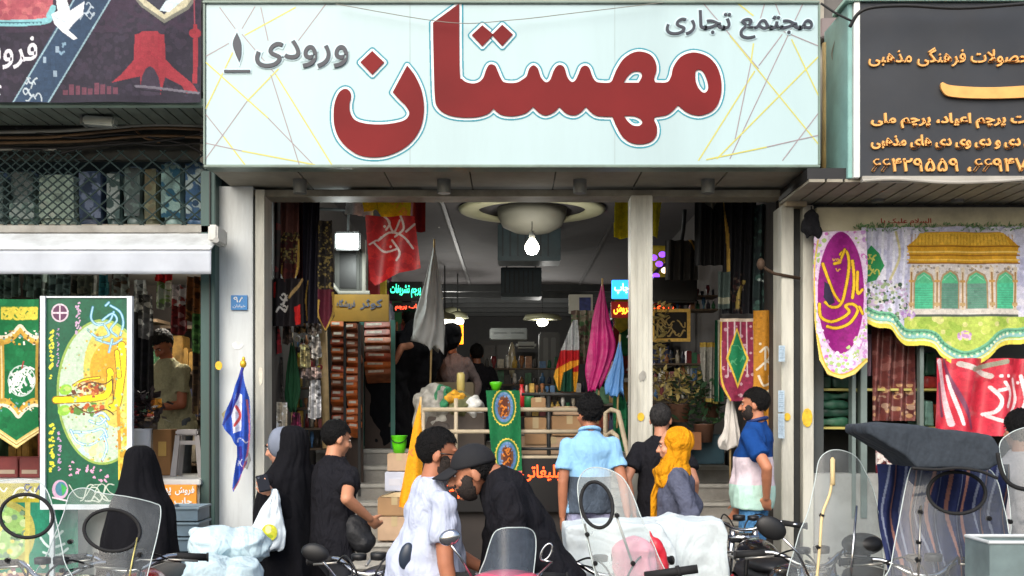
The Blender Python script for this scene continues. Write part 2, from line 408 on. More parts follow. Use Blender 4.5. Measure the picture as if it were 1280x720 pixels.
soffit = mat('soffit_panel', (150, 145, 130), rough=.7, var=.15, scale=2, dirt=.4)
dark = mat('dark_metal', (34, 36, 36), rough=.5, var=.3)
black = mat('black_paint', (18, 18, 19), rough=.5, var=.3)
blackcloth = mat('black_cloth', (17, 17, 20), rough=.9, var=.25, scale=20, bump=.15, bscale=60)
chrome = mat('chrome', (200, 200, 200), rough=.18, metal=1, var=.05)
steel = mat('brushed_steel', (168, 164, 155), rough=.35, metal=.8, var=.1)
wood = mat('pale_wood', (188, 160, 112), rough=.6, var=.2, scale=14)
gold = mat('gold_trim', (200, 160, 70), rough=.45, metal=.3, var=.25, scale=30)
greenpost = mat('green_post', (54, 84, 80), rough=.5, var=.15, dirt=.3, streak=True)
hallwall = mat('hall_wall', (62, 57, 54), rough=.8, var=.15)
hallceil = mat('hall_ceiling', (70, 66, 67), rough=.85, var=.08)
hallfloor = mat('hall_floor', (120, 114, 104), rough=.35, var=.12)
FL = 1.34            # hall floor
CE = 3.92            # hall ceiling
xl, xr = X(332, FY), X(975, FY)
arc = thing('shopping_arcade', 'wide arcade entrance between the two side shops, pale posts, dark hall behind', 'building', (0, FY, .18))
MB().box((X(274, 8.45), 8.42, .18), (X(317, 8.45), 8.75, Zz(233, 8.42))).build('side_pillar', white_tile, arc)
MB().box((X(320, 8.45), 8.43, .18), (X(331, 8.45), 8.7, Zz(237, 8.43))).build('door_post', cream, arc)
m = MB(); x0, x1 = X(788, 8.45), X(815, 8.45); m.box((x0, 8.41, .18), (x1, 8.62, Zz(244, 8.41)), .006)
for q in (.25, .5, .75): m.box((x0 + (x1 - x0) * q - .006, 8.404, .18), (x0 + (x1 - x0) * q + .006, 8.42, Zz(246, 8.41)))
m.build('door_post', cream, arc)
MB().box((X(976, 8.45), 8.42, .18), (X(991, 8.45), 8.7, Zz(256, 8.42)), .006).build('door_post', cream, arc)
MB().box((X(991.6, 8.45), 8.5, .18), (X(1002, 8.45), 8.7, Zz(256, 8.5))).build('dark_channel', dark, arc)
MB().box((X(1002.6, 8.45), 8.42, .18), (X(1016, 8.45), 8.7, Zz(256, 8.42)), .006).build('door_post', cream, arc)
MB().box((X(318, FY), 8.46, Zz(245.5, 8.46)), (X(977, FY), 8.7, Zz(237.4, 8.46))).build('lintel', mat('lintel_paint', (150, 146, 130), dirt=.45, var=.2), arc)
MB().box((X(977.5, FY), 8.36, Zz(257, 8.36)), (X(1003, FY), 8.6, Zz(237, 8.36)), .004).build('junction_box', mat('stained_board', (186, 170, 140), dirt=.4), arc)
zc = 3.40
m = MB(); xa, xb = X(257, 7.77), X(1025, 7.77); N = 7
for i in range(N):
    a = xa + (xb - xa) * i / N; b = xa + (xb - xa) * (i + 1) / N
    m.box((a + .004, 7.86, zc), (b - .004, 8.56, zc + .03), .003)
m.build('canopy_soffit', soffit, arc)
MB().box((xa, 7.9, zc + .032), (xb, 8.7, zc + .2)).build('canopy_frame', dark, arc)
for px in (375, 555, 725, 885):
    c = P(px, 228, 8.2); c.z = zc
    o = MB().cyl(c + Vector((0, 0, .0)), c - Vector((0, 0, .1)), .05, .048, 20).build('canopy_light', grey_met, arc)
MB().box((X(250, FY), 8.5, 3.6), (X(1030, FY), 9.0, 7.5)).build('upper_wall', stone, arc)
# hall
bx = MB; zt = CE
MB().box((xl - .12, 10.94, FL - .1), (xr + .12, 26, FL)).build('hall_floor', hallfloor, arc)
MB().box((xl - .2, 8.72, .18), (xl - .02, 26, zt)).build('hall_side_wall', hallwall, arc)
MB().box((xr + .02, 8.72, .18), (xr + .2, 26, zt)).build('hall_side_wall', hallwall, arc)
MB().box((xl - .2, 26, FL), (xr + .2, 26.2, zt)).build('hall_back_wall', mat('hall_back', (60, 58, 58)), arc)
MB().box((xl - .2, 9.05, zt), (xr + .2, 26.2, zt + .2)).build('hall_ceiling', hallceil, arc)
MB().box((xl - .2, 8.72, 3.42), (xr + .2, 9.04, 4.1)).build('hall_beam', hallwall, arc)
# round ceiling cove with a dropped rim, and two dark vents further in
dc = P(665, 266, 12.2); dc.z = CE
MB().lathe((dc.x, dc.y, CE), [(.80, -.012), (.79, -.035), (.76, -.045), (.60, -.045), (.58, -.012)], 48, caps=False).build('ceiling_cove', mat('cove_plaster', (172, 170, 136), rough=.8, var=.06), arc, smooth=True)
MB().lathe((dc.x, dc.y, CE), [(.38, -.01), (.37, -.1), (.32, -.2), (.2, -.26), (.08, -.28), (.02, -.282)], 40).build('ceiling_bowl', mat('bowl_plaster', (112, 110, 98), rough=.7, var=.06), arc, smooth=True)
for x0, x1, y0, y1, yy in ((622, 701, 278, 326, 13.2), (626, 677, 334, 371, 15.6)):
    p0 = P(x0, y1, yy); p1 = P(x1, y0, yy)
    o = MB().box((p0.x, yy, p0.z), (p1.x, yy + .5, CE - .003 if y0 < 300 else p1.z), .01).build('ceiling_duct', mat('duct_teal', (38, 58, 62), rough=.5, var=.35), arc)
    g = MB()
    for i in range(7): g.box((p0.x + .05 + i * (p1.x - p0.x - .12) / 7, yy - .012, p0.z + .05), (p0.x + .07 + i * (p1.x - p0.x - .12) / 7, yy - .001, p1.z - .05))
    g.build('duct_grille', mat('duct_slat', (22, 34, 38), rough=.5), o)
    h_ = MB(); h_.cyl((p0.x + .08, yy + .25, p1.z - .01), (p0.x + .08, yy + .25, CE), .012, n=6); h_.cyl((p1.x - .08, yy + .25, p1.z - .01), (p1.x - .08, yy + .25, CE), .012, n=6); h_.build('hanger', dark, o)
# beams and strips at the far end of the ceiling
m = MB()
for i in range(6): m.box((xl, 19.5 + i * 1.0, CE - .12), (xr, 19.62 + i * 1.0, CE - .003))
m.build('ceiling_beams', dark, arc)
m = MB()
for sx in (-.95, .95): m.box((dc.x + sx - .02, 10.9, CE - .02), (dc.x + sx + .02, 19.4, CE - .001))
m.build('ceiling_trim', mat('trim_dark', (46, 43, 44)), arc)

# stairs: two flights left and right of the raised platform
st = mat('stair_stone', (150, 147, 140), rough=.6, var=.2, scale=7, dirt=.35, bump=.15)
sted = mat('stair_nosing', (186, 184, 176), rough=.5, var=.15, scale=9, dirt=.25)
for (pa, pb, lab) in ((332, 528, 'worn grey stone staircase climbing to the hall left of the railing'), (760, 975, 'worn grey stone staircase climbing to the hall right of the railing')):
    sx0, sx1 = X(pa, FY), X(pb, FY)
    t = thing('staircase', lab, 'staircase', ((sx0 + sx1) / 2, 8.72, .18), 'entrance staircases')
    for k in range(8):
        y = 8.72 + .28 * k; z = .18 + .145 * (k + 1)
        o = MB().box((sx0, y, .16 if k == 0 else z - .145), (sx1, 10.93, z - .034)).build('step', st, t)
        MB().box((sx0, y - .02, z - .033), (sx1, min(y + .31, 10.93), z), .006).build('step_tread', sted, o)
# platform between the flights with its front face
px0, px1 = X(528, 9.25) + .03, X(760, FY) - .01
MB().box((px0, 9.28, .18), (px1, 10.93, 1.28)).build('raised_platform', mat('platform_front', (46, 40, 36), rough=.7, var=.3, scale=4), arc)

# ---------------------------------------------------------------- main sign
SY = 7.77
sg = thing('shop_sign', 'huge pale sign board over the entrance with dark red lettering', 'sign', (0, SY, zc))
panelm = mat('sign_face', (174, 198, 200), rough=.3, var=.05, scale=1.2, dirt=.12, streak=True)
MB().box((X(257.5, SY), SY, Zz(207, SY)), (X(1023, SY), SY + .13, Zz(5, SY)), .004).build('panel', panelm, sg)
rim = mat('sign_rim', (120, 140, 128), rough=.4, var=.12, dirt=.35)
m = MB(); m.box((X(254, SY), SY - .02, Zz(5, SY)), (X(1024, SY), SY + .3, Zz(1.5, SY)), .004); m.box((X(255, SY), SY - .012, Zz(209.5, SY)), (X(1025, SY), SY + .14, Zz(206, SY)), .004)
m.box((X(254.5, SY), SY - .012, Zz(206, SY)), (X(257, SY), SY + .14, Zz(5, SY)), .003); m.box((X(1022.6, SY), SY - .012, Zz(206, SY)), (X(1025, SY), SY + .14, Zz(5, SY)), .003)
m.build('frame', rim, sg)
Q2 = lambda p: (240 + p[0] * .328125,  p[1] * .328125) + tuple(p[2:])
Q3 = lambda p: (640 + p[0] * .328125,  p[1] * .328125) + tuple(p[2:])
nun = [(820,250,1),(850,290),(876,350),(884,420),(870,490),(832,545),(780,580),(720,598),(650,595),(600,570),(562,530),(543,480),(540,430),(545,390),(560,355),(580,340),(598,345),(606,365),(600,400),(604,432),(622,458),(660,471),(720,475),(780,468),(815,455),(828,432),(815,405),(790,380),(765,352,1)]
body = [Q2(p) for p in [(1018,15,1),(1020,270),(1030,303),(1055,317),(1085,317),(1108,300),(1120,268),(1130,250),(1142,246),(1155,252),(1166,275),(1177,300),(1192,315),(1235,316),(1262,302)]] + \
  [Q3(p) for p in [(56,290),(66,262),(82,250),(98,262),(110,295),(128,314),(145,305),(158,272),(172,252),(187,249),(200,260),(210,293),(225,312),(240,308),(252,285),(264,258),(281,251),(295,262),(305,290),(318,310),(340,316),(375,314),(388,290),(400,262),(425,225),(460,202),(495,198),(530,212),(547,240),(550,270),(541,300),(546,315,1),(590,314),(606,290),(615,255),(640,220),(675,203),(710,203),(750,220),(780,255),(795,300),(797,350),(785,395),(760,425),(720,440),(690,438),(660,425),(632,402,1),(610,425),(585,440),(545,446,1),(541,458),(551,482),(550,515),(530,540),(490,550),(450,543),(420,520),(397,480),(382,445,1),(330,443),(305,432),(281,408,1),(260,430),(235,440),(205,432),(180,408,1),(160,428),(130,440),(105,432),(80,408,1),(55,430),(25,440),(-10,443),(-45,436)]] + \
  [Q2(p) for p in [(1148,415,1),(1125,435),(1080,447),(1020,447),(970,436),(936,410),(925,365),(920,200),(918,88,1)]]
holes = [[Q3(p) for p in [(425,316,1),(440,292),(462,274),(486,274),(495,290),(482,316,1)]], [Q3(p) for p in [(426,442,1),(462,443),(486,452),(496,467),(484,480),(460,478),(440,462)]],
         [Q3(p) for p in [(700,272),(712,266),(728,275),(742,305),(747,335),(738,352),(724,352),(706,330),(698,300)]]]
dots = [[Q2(p) for p in d] for d in ([(687,195),(732,238),(687,285),(642,238)], [(1106,97),(1148,133),(1106,177),(1066,135)], [(1182,95),(1222,132),(1182,176),(1143,134)])]
nunL = corner_spline([Q2(p) for p in nun]); bodyL = corner_spline(body); holeL = [corner_spline(h) for h in holes]
seam = mat('panel_seam', (150, 168, 168))
for px in (512.5, 768.5): MB().box((X(px, SY) - .002, SY - .0008, Zz(205, SY)), (X(px, SY) + .002, SY + .01, Zz(6, SY))).build('panel_seam', seam, sg)
red = mat('sign_red', (114, 26, 27), rough=.6, var=.22, scale=1.4, spec=.2)
teal = mat('sign_teal', (64, 150, 164), rough=.4, var=.05); wht = mat('sign_white', (236, 238, 236), rough=.35, var=.03)
for nm, loops in (('letter', [nunL]), ('letter', [bodyL] + holeL), ('dot', [dots[0]]), ('dot', [dots[1]]), ('dot', [dots[2]])):
    k = loops is not None and nm == 'dot' and loops[0] is dots[2]
    o = link(nm, flat_fill(loops, SY - .004, .008), red, sg)
    xs = [p[0] for p in loops[0]]; ys = [p[1] for p in loops[0]]
    cv = Cv(min(xs) - 7, min(ys) - 7, max(xs) + 7, max(ys) + 7, 2.6, (70, 152, 168)); cv.a[:] = False
    inner = Cv(*cv.r, 2.6, (0, 0, 0))
    for lp in loops:
        inner.line([p[:2] for p in lp] + [lp[0][:2]], 10.5, (1, 1, 1), False); cv.line([p[:2] for p in lp] + [lp[0][:2]], 6.2, (238, 242, 242), False)
    cv.a = inner.c[..., 0] > 0; cv.a &= (cv.Y > 4)
    ins = np.zeros(cv.X.shape, bool)
    for lp in loops: ins ^= cv.inpoly([p[:2] for p in lp])
    cv.c[inner.c[..., 0] == 0] = (238, 242, 242); thin = inner.c[..., 0] > 0
    yy = SY - (.0016 if nm == 'letter' else .0022 + .0005 * k)
    for q_, w_ in ():
        pass
    cv.build('printed_edge', lambda x, y, yy=yy: ((x - 640) * yy / F, yy + 0 * x, HC + (HZ - y) * yy / F), None, o, grain=False)
teal = None
ink = mat('sign_ink', (34, 40, 54), rough=.4, var=.1); pale = mat('sign_pale', (190, 214, 220), rough=.4, var=.05)
def sletters(name, t, x0, x1, yb, yt, label):
    o = letters(name, t, x0, x1, yb, yt, SY - .005, ink, sg, .008, .012, label)
    g = letters('edge', t, x0 - 2, x1 + 2, yb + 2, yt - 2, SY - .001, pale, o, .004, .06)
sletters('lettering', 'ورودی', 319, 435, 85, 50, 'dark grey word at the left')
sletters('lettering', 'مجتمع تجاری', 832, 1016, 49, 13, 'dark grey words at top right')
o = link('numeral', flat_fill([corner_spline([Q2(p) for p in [(172,125,1),(186,160),(188,205),(180,236,1),(166,205),(156,165)]])], SY - .005, .009), ink, sg)
link('edge', flat_fill([corner_spline([Q2(p) for p in [(172,125,1),(186,160),(188,205),(180,236,1),(166,205),(156,165)]])], SY - .0015, .003, .012), pale, o)
o = link('numeral_bar', flat_fill([[Q2(p) for p in [(123,267),(222,267),(222,276),(123,276)]]], SY - .005, .009), ink, sg)
link('edge', flat_fill([[Q2(p) for p in [(118,262),(227,262),(227,281),(118,281)]]], SY - .0015, .003), pale, o)
yl = mat('line_yellow', (196, 192, 92), rough=.4, var=.05); mv = mat('line_mauve', (150, 134, 138), rough=.4, var=.05)
L2 = [((105,28),(165,110),0),((240,25),(190,110),0),((262,28),(290,155),0),((395,28),(200,135),1),((510,15),(405,155),0),((52,215),(140,165),0),((52,237),(290,450),1),((290,450),(460,625),0),((190,130),(320,285),0),((320,285),(535,632),1),
      ((155,200),(52,415),1),((52,605),(210,385),0),((210,385),(330,262),1),((52,435),(120,520),0),((120,520),(205,632),1),((52,545),(190,575),0),((190,575),(470,628),1),((300,285),(410,632),0)]
L3 = [((720,2),(940,262),0),((830,135),(1168,550),1),((850,5),(920,60),1),((1000,5),(1030,80),0),((965,5),(935,110),0),((1110,10),(830,605),0),((1035,120),(1168,175),0),((920,165),(910,240),1),((925,270),(710,612),1),((910,240),(850,530),0),((1168,215),(780,605),1),
      ((1030,130),(940,250),0),((1065,150),(1168,365),1),((1168,430),(1030,612),0),((1168,515),(970,560),0),((970,560),(740,608),1)]
for (sets, q) in ((L2, Q2), (L3, Q3)):
    for a, b, yl_ in sets:
        a = q(a); b = q(b); d = Vector((b[0] - a[0], b[1] - a[1])).normalized(); nn = Vector((-d.y, d.x)) * (.75 if yl_ else .6)
        pass
for col, nm in ((1, yl), (0, mv)):
    m = MB(); i = 0
    for (sets, q) in ((L2, Q2), (L3, Q3)):
        for a, b, f in sets:
            i += 1
            if f != col: continue
            a = q(a); b = q(b); d = Vector((b[0] - a[0], b[1] - a[1])).normalized(); nn = Vector((-d.y, d.x)) * (.85 if col else .6); yy = SY - .0006 - .00006 * i
            m.b.faces.new([m.b.verts.new(P(p[0] + s * nn.x, p[1] + s * nn.y, yy)) for p, s in ((a, 1), (a, -1), (b, -1), (b, 1))])
    m.build('crossing_lines', nm, sg)

# ---------------------------------------------------------------- left shop
ls = thing('flag_shop', 'flag shop left of the entrance with mesh grille and white awning', 'building', (-3.4, 8.4, .18))
LX0, LX1 = -5.6, X(254, 8.4)
MB().box((LX0, 8.45, 3.9), (X(250, 8.4) - .0, 9.0, 7.5)).build('upper_wall', stone, ls)
sz = Zz(130, 7.85)
m = MB(); n = 34
for i in range(n):
    a = LX0 + (X(254, 7.85) - LX0) * i / n; b = LX0 + (X(254, 7.85) - LX0) * (i + 1) / n
    m.box((a + .006, 7.88, sz), (b - .006, 8.44, sz + .02))
m.build('soffit_slats', mat('soffit_green', (96, 104, 94), rough=.6, dirt=.4, var=.2), ls)
MB().box((LX0, 7.82, sz - .02), (X(254, 7.82), 7.879, sz + .03)).build('soffit_trim', mat('pale_green_trim', (146, 170, 156), dirt=.3), ls)
MB().box((LX0, 7.9, sz + .022), (X(254, 7.85), 8.44, sz + .1)).build('soffit_backing', black, ls)
MB().box((LX0, 8.52, Zz(195, 8.4)), (LX1, 8.6, sz + .02)).build('dark_fascia', mat('fascia_dark', (38, 40, 36), rough=.7, var=.4, scale=8, dirt=.5), ls)
MB().box((LX0, 8.3, Zz(291, 8.3)), (X(262, 8.3), 8.46, Zz(281.5, 8.3)), .004).build('rail_beam', mat('beam_grey', (150, 148, 140), dirt=.45, var=.15), ls)
m = MB(); wv = math.tan(R(40)); gz0, gz1 = Zz(282, 8.4), Zz(188, 8.4); gx0, gx1 = LX0, X(262, 8.4)
h = gz1 - gz0; s_ = .158
for kx0, kx1, yy in ((gx0, gx1, 8.4), (gx0, X(98, 8.4), 8.425)):
  k = kx0 - h / wv + (.07 if kx1 < gx1 else 0)
  while k < kx1:
    for sgn in (1, -1):
        if sgn > 0: a = (k, gz0); b = (k + h / wv, gz1)
        else: a = (k, gz1); b = (k + h / wv, gz0)
        t0 = max(0, (kx0 - a[0]) / (b[0] - a[0])); t1 = min(1, (kx1 - a[0]) / (b[0] - a[0]))
        if t1 > t0:
            q = lambda t: Vector((a[0] + (b[0] - a[0]) * t, yy + sgn * .004, a[1] + (b[1] - a[1]) * t))
            m.cyl(q(t0), q(t1), .0065, n=6)
    k += s_
m.build('diamond_grille', mat('grille_green', (38, 56, 54), rough=.5, var=.2), ls)
MB().box((LX0, 9.31, 3.0), (LX1, 9.36, 4.0)).build('loft_back', mat('loft_back', (70, 78, 74), var=.3), ls)
MB().box((LX0, 8.47, Zz(281, 8.5) - .12), (LX1, 9.3, Zz(281, 8.5))).build('loft_floor', soffit, ls)
MB().box((X(253, 8.35), 8.3, .18), (X(271, 8.35), 8.5, Zz(215, 8.35)), .005).build('green_post', greenpost, ls)
m = MB(); m.box((X(262, 8.3), 8.285, .18), (X(263.5, 8.3), 8.3, Zz(215, 8.3)))
m.build('post_groove', black, ls)
# shop room
MB().box((LX0, 8.35, Zz(602, 8.35) - .95), (X(252, 8.4), 8.6, Zz(606, 8.35))).build('front_wall', mat('front_tile', (206, 208, 204), rough=.4, dirt=.3, var=.06), ls)
MB().box((LX0, 8.25, Zz(606, 8.3)), (X(253, 8.3), 9.1, Zz(599, 8.3)), .006).build('window_ledge', mat('ledge_marble', (196, 198, 196), rough=.35, var=.06, dirt=.15), ls)
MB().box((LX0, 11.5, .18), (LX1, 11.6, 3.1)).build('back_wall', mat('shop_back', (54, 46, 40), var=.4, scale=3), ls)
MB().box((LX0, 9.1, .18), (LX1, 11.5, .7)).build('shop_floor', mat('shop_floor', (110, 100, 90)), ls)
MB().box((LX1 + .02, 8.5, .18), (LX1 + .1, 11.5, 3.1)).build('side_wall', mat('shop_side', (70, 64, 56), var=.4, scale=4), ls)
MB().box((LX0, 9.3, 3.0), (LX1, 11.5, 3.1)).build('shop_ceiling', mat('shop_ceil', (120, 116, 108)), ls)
MB().box((LX0 - .1, 8.3, 0.18), (LX0, 11.6, 7.5)).build('end_wall', stone, ls)
# awning
aw = thing('awning', 'white roller awning over the left shop window', 'awning', (-3.4, 8.2, 2.9))
ax0, ax1 = LX0, X(264, 8.0)
m = MB(); m.loft([[(ax0, 8.29, Zz(292, 8.29)), (ax0, 8.02, Zz(309, 8.02)), (ax0, 8.02, Zz(311, 8.02)), (ax0, 8.29, Zz(294, 8.29))], [(ax1, 8.29, Zz(292, 8.29)), (ax1, 8.02, Zz(309, 8.02)), (ax1, 8.02, Zz(311, 8.02)), (ax1, 8.29, Zz(294, 8.29))]])
m.build('fabric', mat('awning_white', (206, 212, 214), rough=.6, var=.07, dirt=.3), aw)
MB().box((ax0, 7.985, Zz(312.5, 8.0)), (ax1, 8.019, Zz(308, 8.0)), .006).build('front_bar', mat('awning_bar', (222, 226, 228), rough=.4, var=.04), aw)
m = MB(); m.grid(lambda u, v: Vector((ax0 + (ax1 - ax0) * u, 8.0 + .012 * math.sin(u * 60) * v, Zz(312.5, 8.0) + (Zz(342.5, 8.0) - Zz(312.5, 8.0)) * v)), 160, 6)
m.build('valance', mat('awning_valance', (188, 194, 202), rough=.7, var=.05, dirt=.12), aw, smooth=True, solid=.004)
m = MB(); m.box((X(262, 8.05), 8.0, Zz(303, 8.05)), (X(274, 8.05), 8.29, Zz(282, 8.05)), .012); m.cyl(P(270, 300, 8.0), P(270, 292, 8.29), .02)
m.build('end_bracket', mat('bracket_white', (205, 205, 198), rough=.4, dirt=.3), aw)

# left upper banner
BY = 7.8
tag(MB().box((LX0, BY + .01, Zz(127, BY)), (X(250, BY), BY + .05, 5.6)).build('banner_frame', grey_met, ls))
cv = Cv(-60, -60, 251, 128, 1.3, (46, 42, 54))
cv.put(cv.Y < 40 + 0 * cv.X, (62, 50, 66)); cv.flecks(cv.Y < 120, [(56, 50, 64), (48, 44, 56), (58, 50, 64)], 900, 4, 3)
cv.rect(-60, -60, 66, 25, (176, 92, 100)); cv.flecks((cv.X < 66) & (cv.Y < 25), [(168, 84, 94), (186, 104, 108), (160, 80, 92)], 150, 6, 5)
cv.line([(-60, 28), (50, 27), (62, 18), (66, 10)], 8, (132, 190, 196), True); cv.line([(-60, 28), (50, 27)], 1.4, (70, 110, 122))
for i in range(12): cv.ell(-4 + i * 5, 28, 1, 1.4, (70, 110, 122))
cv.poly([(17, 128), (60, 128), (137, 0), (94, 0), (70, 34)], (54, 74, 98)); cv.line([(17, 128), (72, 36), (94, -2)], 1.8, (150, 180, 190), False); cv.line([(60, 128), (137, 0)], 1.8, (150, 180, 190), False)
cv.scrawl(30, 98, 52, 126, 2, (188, 200, 206), 7, 4); cv.scrawl(70, 54, 82, 70, 2.2, (130, 160, 180), 3, 5); cv.scrawl(100, 2, 118, 24, 1.8, (176, 190, 200), 5, 6)
for (x, y) in ((56, 75), (69, 92), (72, 62)): cv.rect(x - 2, y - 4, x + 2, y + 4, (150, 170, 186)); 
cv.poly([(70, 0), (84, 0), (88, 14), (106, 2), (104, 18), (92, 30), (86, 38), (97, 48), (92, 50), (78, 40), (68, 30), (64, 18), (72, 14)], (228, 232, 236)); cv.line([(66, 20), (82, 28)], 1, (170, 186, 196))
cv.text('فروش', -42, 47, 45, 86, (222, 220, 226), .015); cv.scrawl(-5, 98, 4, 118, 3, (222, 220, 226), 3, 8)
cv.poly([(168, -2), (176, 8), (206, 30), (236, 12), (246, -2)], (120, 120, 110)); cv.poly([(172, -2), (180, 7), (206, 25), (233, 9), (241, -2)], (196, 190, 160)); cv.poly([(180, -2), (206, 19), (232, -2)], (58, 58, 70)); cv.poly([(208, 2), (240, -8), (212, 16), (200, 14)], (206, 226, 232))
rd = (150, 52, 62)
cv.poly([(169, 44), (176, 42), (178, 40), (198, 40), (200, 43), (206, 44), (207, 74), (216, 84), (240, 104), (248, 116), (232, 116), (226, 106), (206, 96), (200, 118), (176, 118), (176, 96), (158, 100), (140, 104), (152, 94), (168, 76)], rd)
cv.poly([(176, 108), (178, 96), (183, 86), (188, 83), (193, 86), (198, 96), (200, 108), (200, 118), (176, 118)], (64, 56, 70)); cv.line([(168, 80), (188, 65), (206, 80)], 1.3, (150, 46, 60), False); cv.line([(176, 46), (176, 66)], 1, (150, 46, 60)); cv.line([(199, 46), (199, 66)], 1, (150, 46, 60))
cv.line([(243, 0), (243, 30)], 1, (150, 70, 84)); cv.ell(243.5, 41, 7.5, 6, rd); cv.poly([(241, 30), (246, 30), (247, 48), (246, 104), (240, 104), (241, 48)], rd)
for i in range(9): cv.rect(78 + i * 8, 112 - (i * 7 % 9), 84 + i * 8, 118, (104, 62, 76))
cv.line([(170, 108), (200, 110), (248, 116)], 3, (112, 108, 118)); cv.line([(172, 112), (210, 115), (246, 119)], 2, (44, 42, 52))
cv.build('banner', hang(BY - .03, 0.4, 0, .006), None, None, 'dark printed shop banner at top left with a red arch monument and white dove', 'banner')

# ---------------------------------------------------------------- right shop
rs = thing('textile_shop', 'textile shop right of the entrance with slatted soffit and dark sign above', 'building', (3.4, 8.5, .18))
RX0, RX1 = X(1018, 8.5), 6.2
MB().box((X(1030, FY) , 8.521, 3.2), (RX1, 9.0, 7.5)).build('upper_wall', mat('upper_grey', (96, 92, 88), dirt=.4, var=.2), rs)
sz = Zz(226, 7.62); m = MB(); n = 34; ra = X(1012, 7.62)
for i in range(n):
    a = ra + (RX1 - ra) * i / n; b = ra + (RX1 - ra) * (i + 1) / n
    m.box((a + .008, 7.66, sz), (b - .008, 8.5, sz + .02))
m.build('soffit_slats', mat('soffit_tan', (150, 144, 128), rough=.6, dirt=.35, var=.15), rs)
MB().box((ra, 7.68, sz + .022), (RX1, 8.5, sz + .1)).build('soffit_backing', black, rs)
m = MB(); m.box((X(1078, 7.6), 7.6, sz - .01), (RX1, 7.655, sz + .03), .004); m.tube(crom([P(1078, 226, 7.58), P(1120, 224, 7.58), P(1180, 228, 7.58), P(1240, 227, 7.58), P(1330, 220, 7.58)]), .012)
m.build('soffit_trim', mat('trim_grey', (170, 166, 156), rough=.5, dirt=.2), rs)
for px in (1097, 1197): MB().cyl(P(px, 247, 8.3), P(px, 253, 8.3), .05, .045).build('soffit_light', grey_met, rs)
MB().box((X(1020, 8.42), 8.4, Zz(289, 8.4)), (RX1, 8.5, Zz(259, 8.4)), .004).build('beam', mat('beam_cream', (206, 200, 172), rough=.6, dirt=.3, var=.12), rs)
MB().box((X(1018, 8.5), 8.51, .18), (X(1030, 8.5), 8.7, 3.4)).build('corner_post', mat('post_teal', (60, 66, 66), dirt=.2), rs)
for px, pw in ((1064, 5), (1075, 8)): MB().box((X(px, 8.45), 8.43, .9), (X(px + pw, 8.45), 8.52, Zz(288, 8.45)), .003).build('window_post', mat('post_metal', (120, 134, 130), rough=.4, metal=.3, dirt=.2), rs)
MB().box((X(1150, 8.45), 8.45, .9), (X(1155, 8.45), 8.52, Zz(288, 8.45)), .003).build('window_post', mat('post_metal', (120, 134, 130)), rs)
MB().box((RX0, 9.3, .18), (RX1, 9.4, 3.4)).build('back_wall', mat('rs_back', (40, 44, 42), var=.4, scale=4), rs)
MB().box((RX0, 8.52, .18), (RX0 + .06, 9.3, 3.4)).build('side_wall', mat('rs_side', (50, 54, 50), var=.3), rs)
MB().box((X(1016, 8.48), 8.44, .18), (RX1, 8.6, Zz(592, 8.44))).build('lower_wall', mat('rs_lower', (150, 152, 148), rough=.5, dirt=.4, var=.1), rs)
MB().box((RX1, 8.3, .18), (RX1 + .1, 9.4, 7.5)).build('end_wall', stone, rs)
for py in (487, 535): MB().box((X(1017, 8.75), 8.6, Zz(py + 1.5, 8.6)), (RX1, 9.28, Zz(py - 1.5, 8.6))).build('shelf_board', mat('shelf_yellow', (176, 168, 92), var=.15), rs)
# passage between main sign and right sign
o = MB().box((X(1034, 8.48), 8.44, Zz(212, 8.44)), (X(1066, 8.48), 8.52, Zz(46, 8.44))).build('upper_window', mat('dark_pane', (22, 34, 50), rough=.12, var=.2), rs)
m = MB(); [m.box((X(1033, 8.43), 8.4, Zz(y + 1.2, 8.4)), (X(1067, 8.43), 8.44, Zz(y - 1.2, 8.4))) for y in (96, 150, 196)]
m.build('window_bar', mat('dark_blue_bar', (36, 50, 64)), o)
MB().box((X(1024, 8.4), 8.36, Zz(47, 8.36)), (X(1072, 8.4), 8.518, Zz(22, 8.36)), .01).build('stone_band', mat('band_stone', (130, 118, 116), dirt=.4), rs)
tag(MB().tube([P(1033, 54, 8.2), P(1033, 150, 8.2), P(1031, 236, 8.2)], .03, 14).build('drain_pipe', mat('ochre_pipe', (184, 160, 104), rough=.5, dirt=.35, var=.2), None, True), 'ochre yellow drain pipe running down between the two big signs', 'pipe')
# right sign
RY = 7.62
rg = thing('fascia_sign', 'dark slate sign with raised orange lettering and phone number at top right', 'sign', (X(1180, RY), RY, sz))
slate = mat('slate_board', (38, 42, 48), rough=.55, var=.18, scale=3, dirt=.12)
MB().box((X(1070, RY), RY, Zz(221.5, RY)), (X(1345, RY), RY + .12, Zz(4, RY))).build('board', slate, rg)
MB().box((X(1067, RY), RY - .012, Zz(222.5, RY)), (X(1074.5, RY), RY + .13, Zz(3, RY)), .004).build('white_edge', mat('edge_white', (222, 224, 220), rough=.4, dirt=.15), rg)
MB().box((X(1061, RY), RY + .02, Zz(222, RY)), (X(1066.6, RY), RY + .6, Zz(3, RY)), .004).build('side_return', mat('teal_return', (132, 176, 170), rough=.45, dirt=.25), rg)
MB().box((X(1056, RY), RY - .03, Zz(2.5, RY)), (X(1345, RY), RY + .3, Zz(-3, RY)), .004).build('top_rim', mat('pale_green_rim', (170, 206, 190), dirt=.25), rg)
orange = mat('letter_orange', (232, 170, 92), rough=.4, var=.12, scale=12)
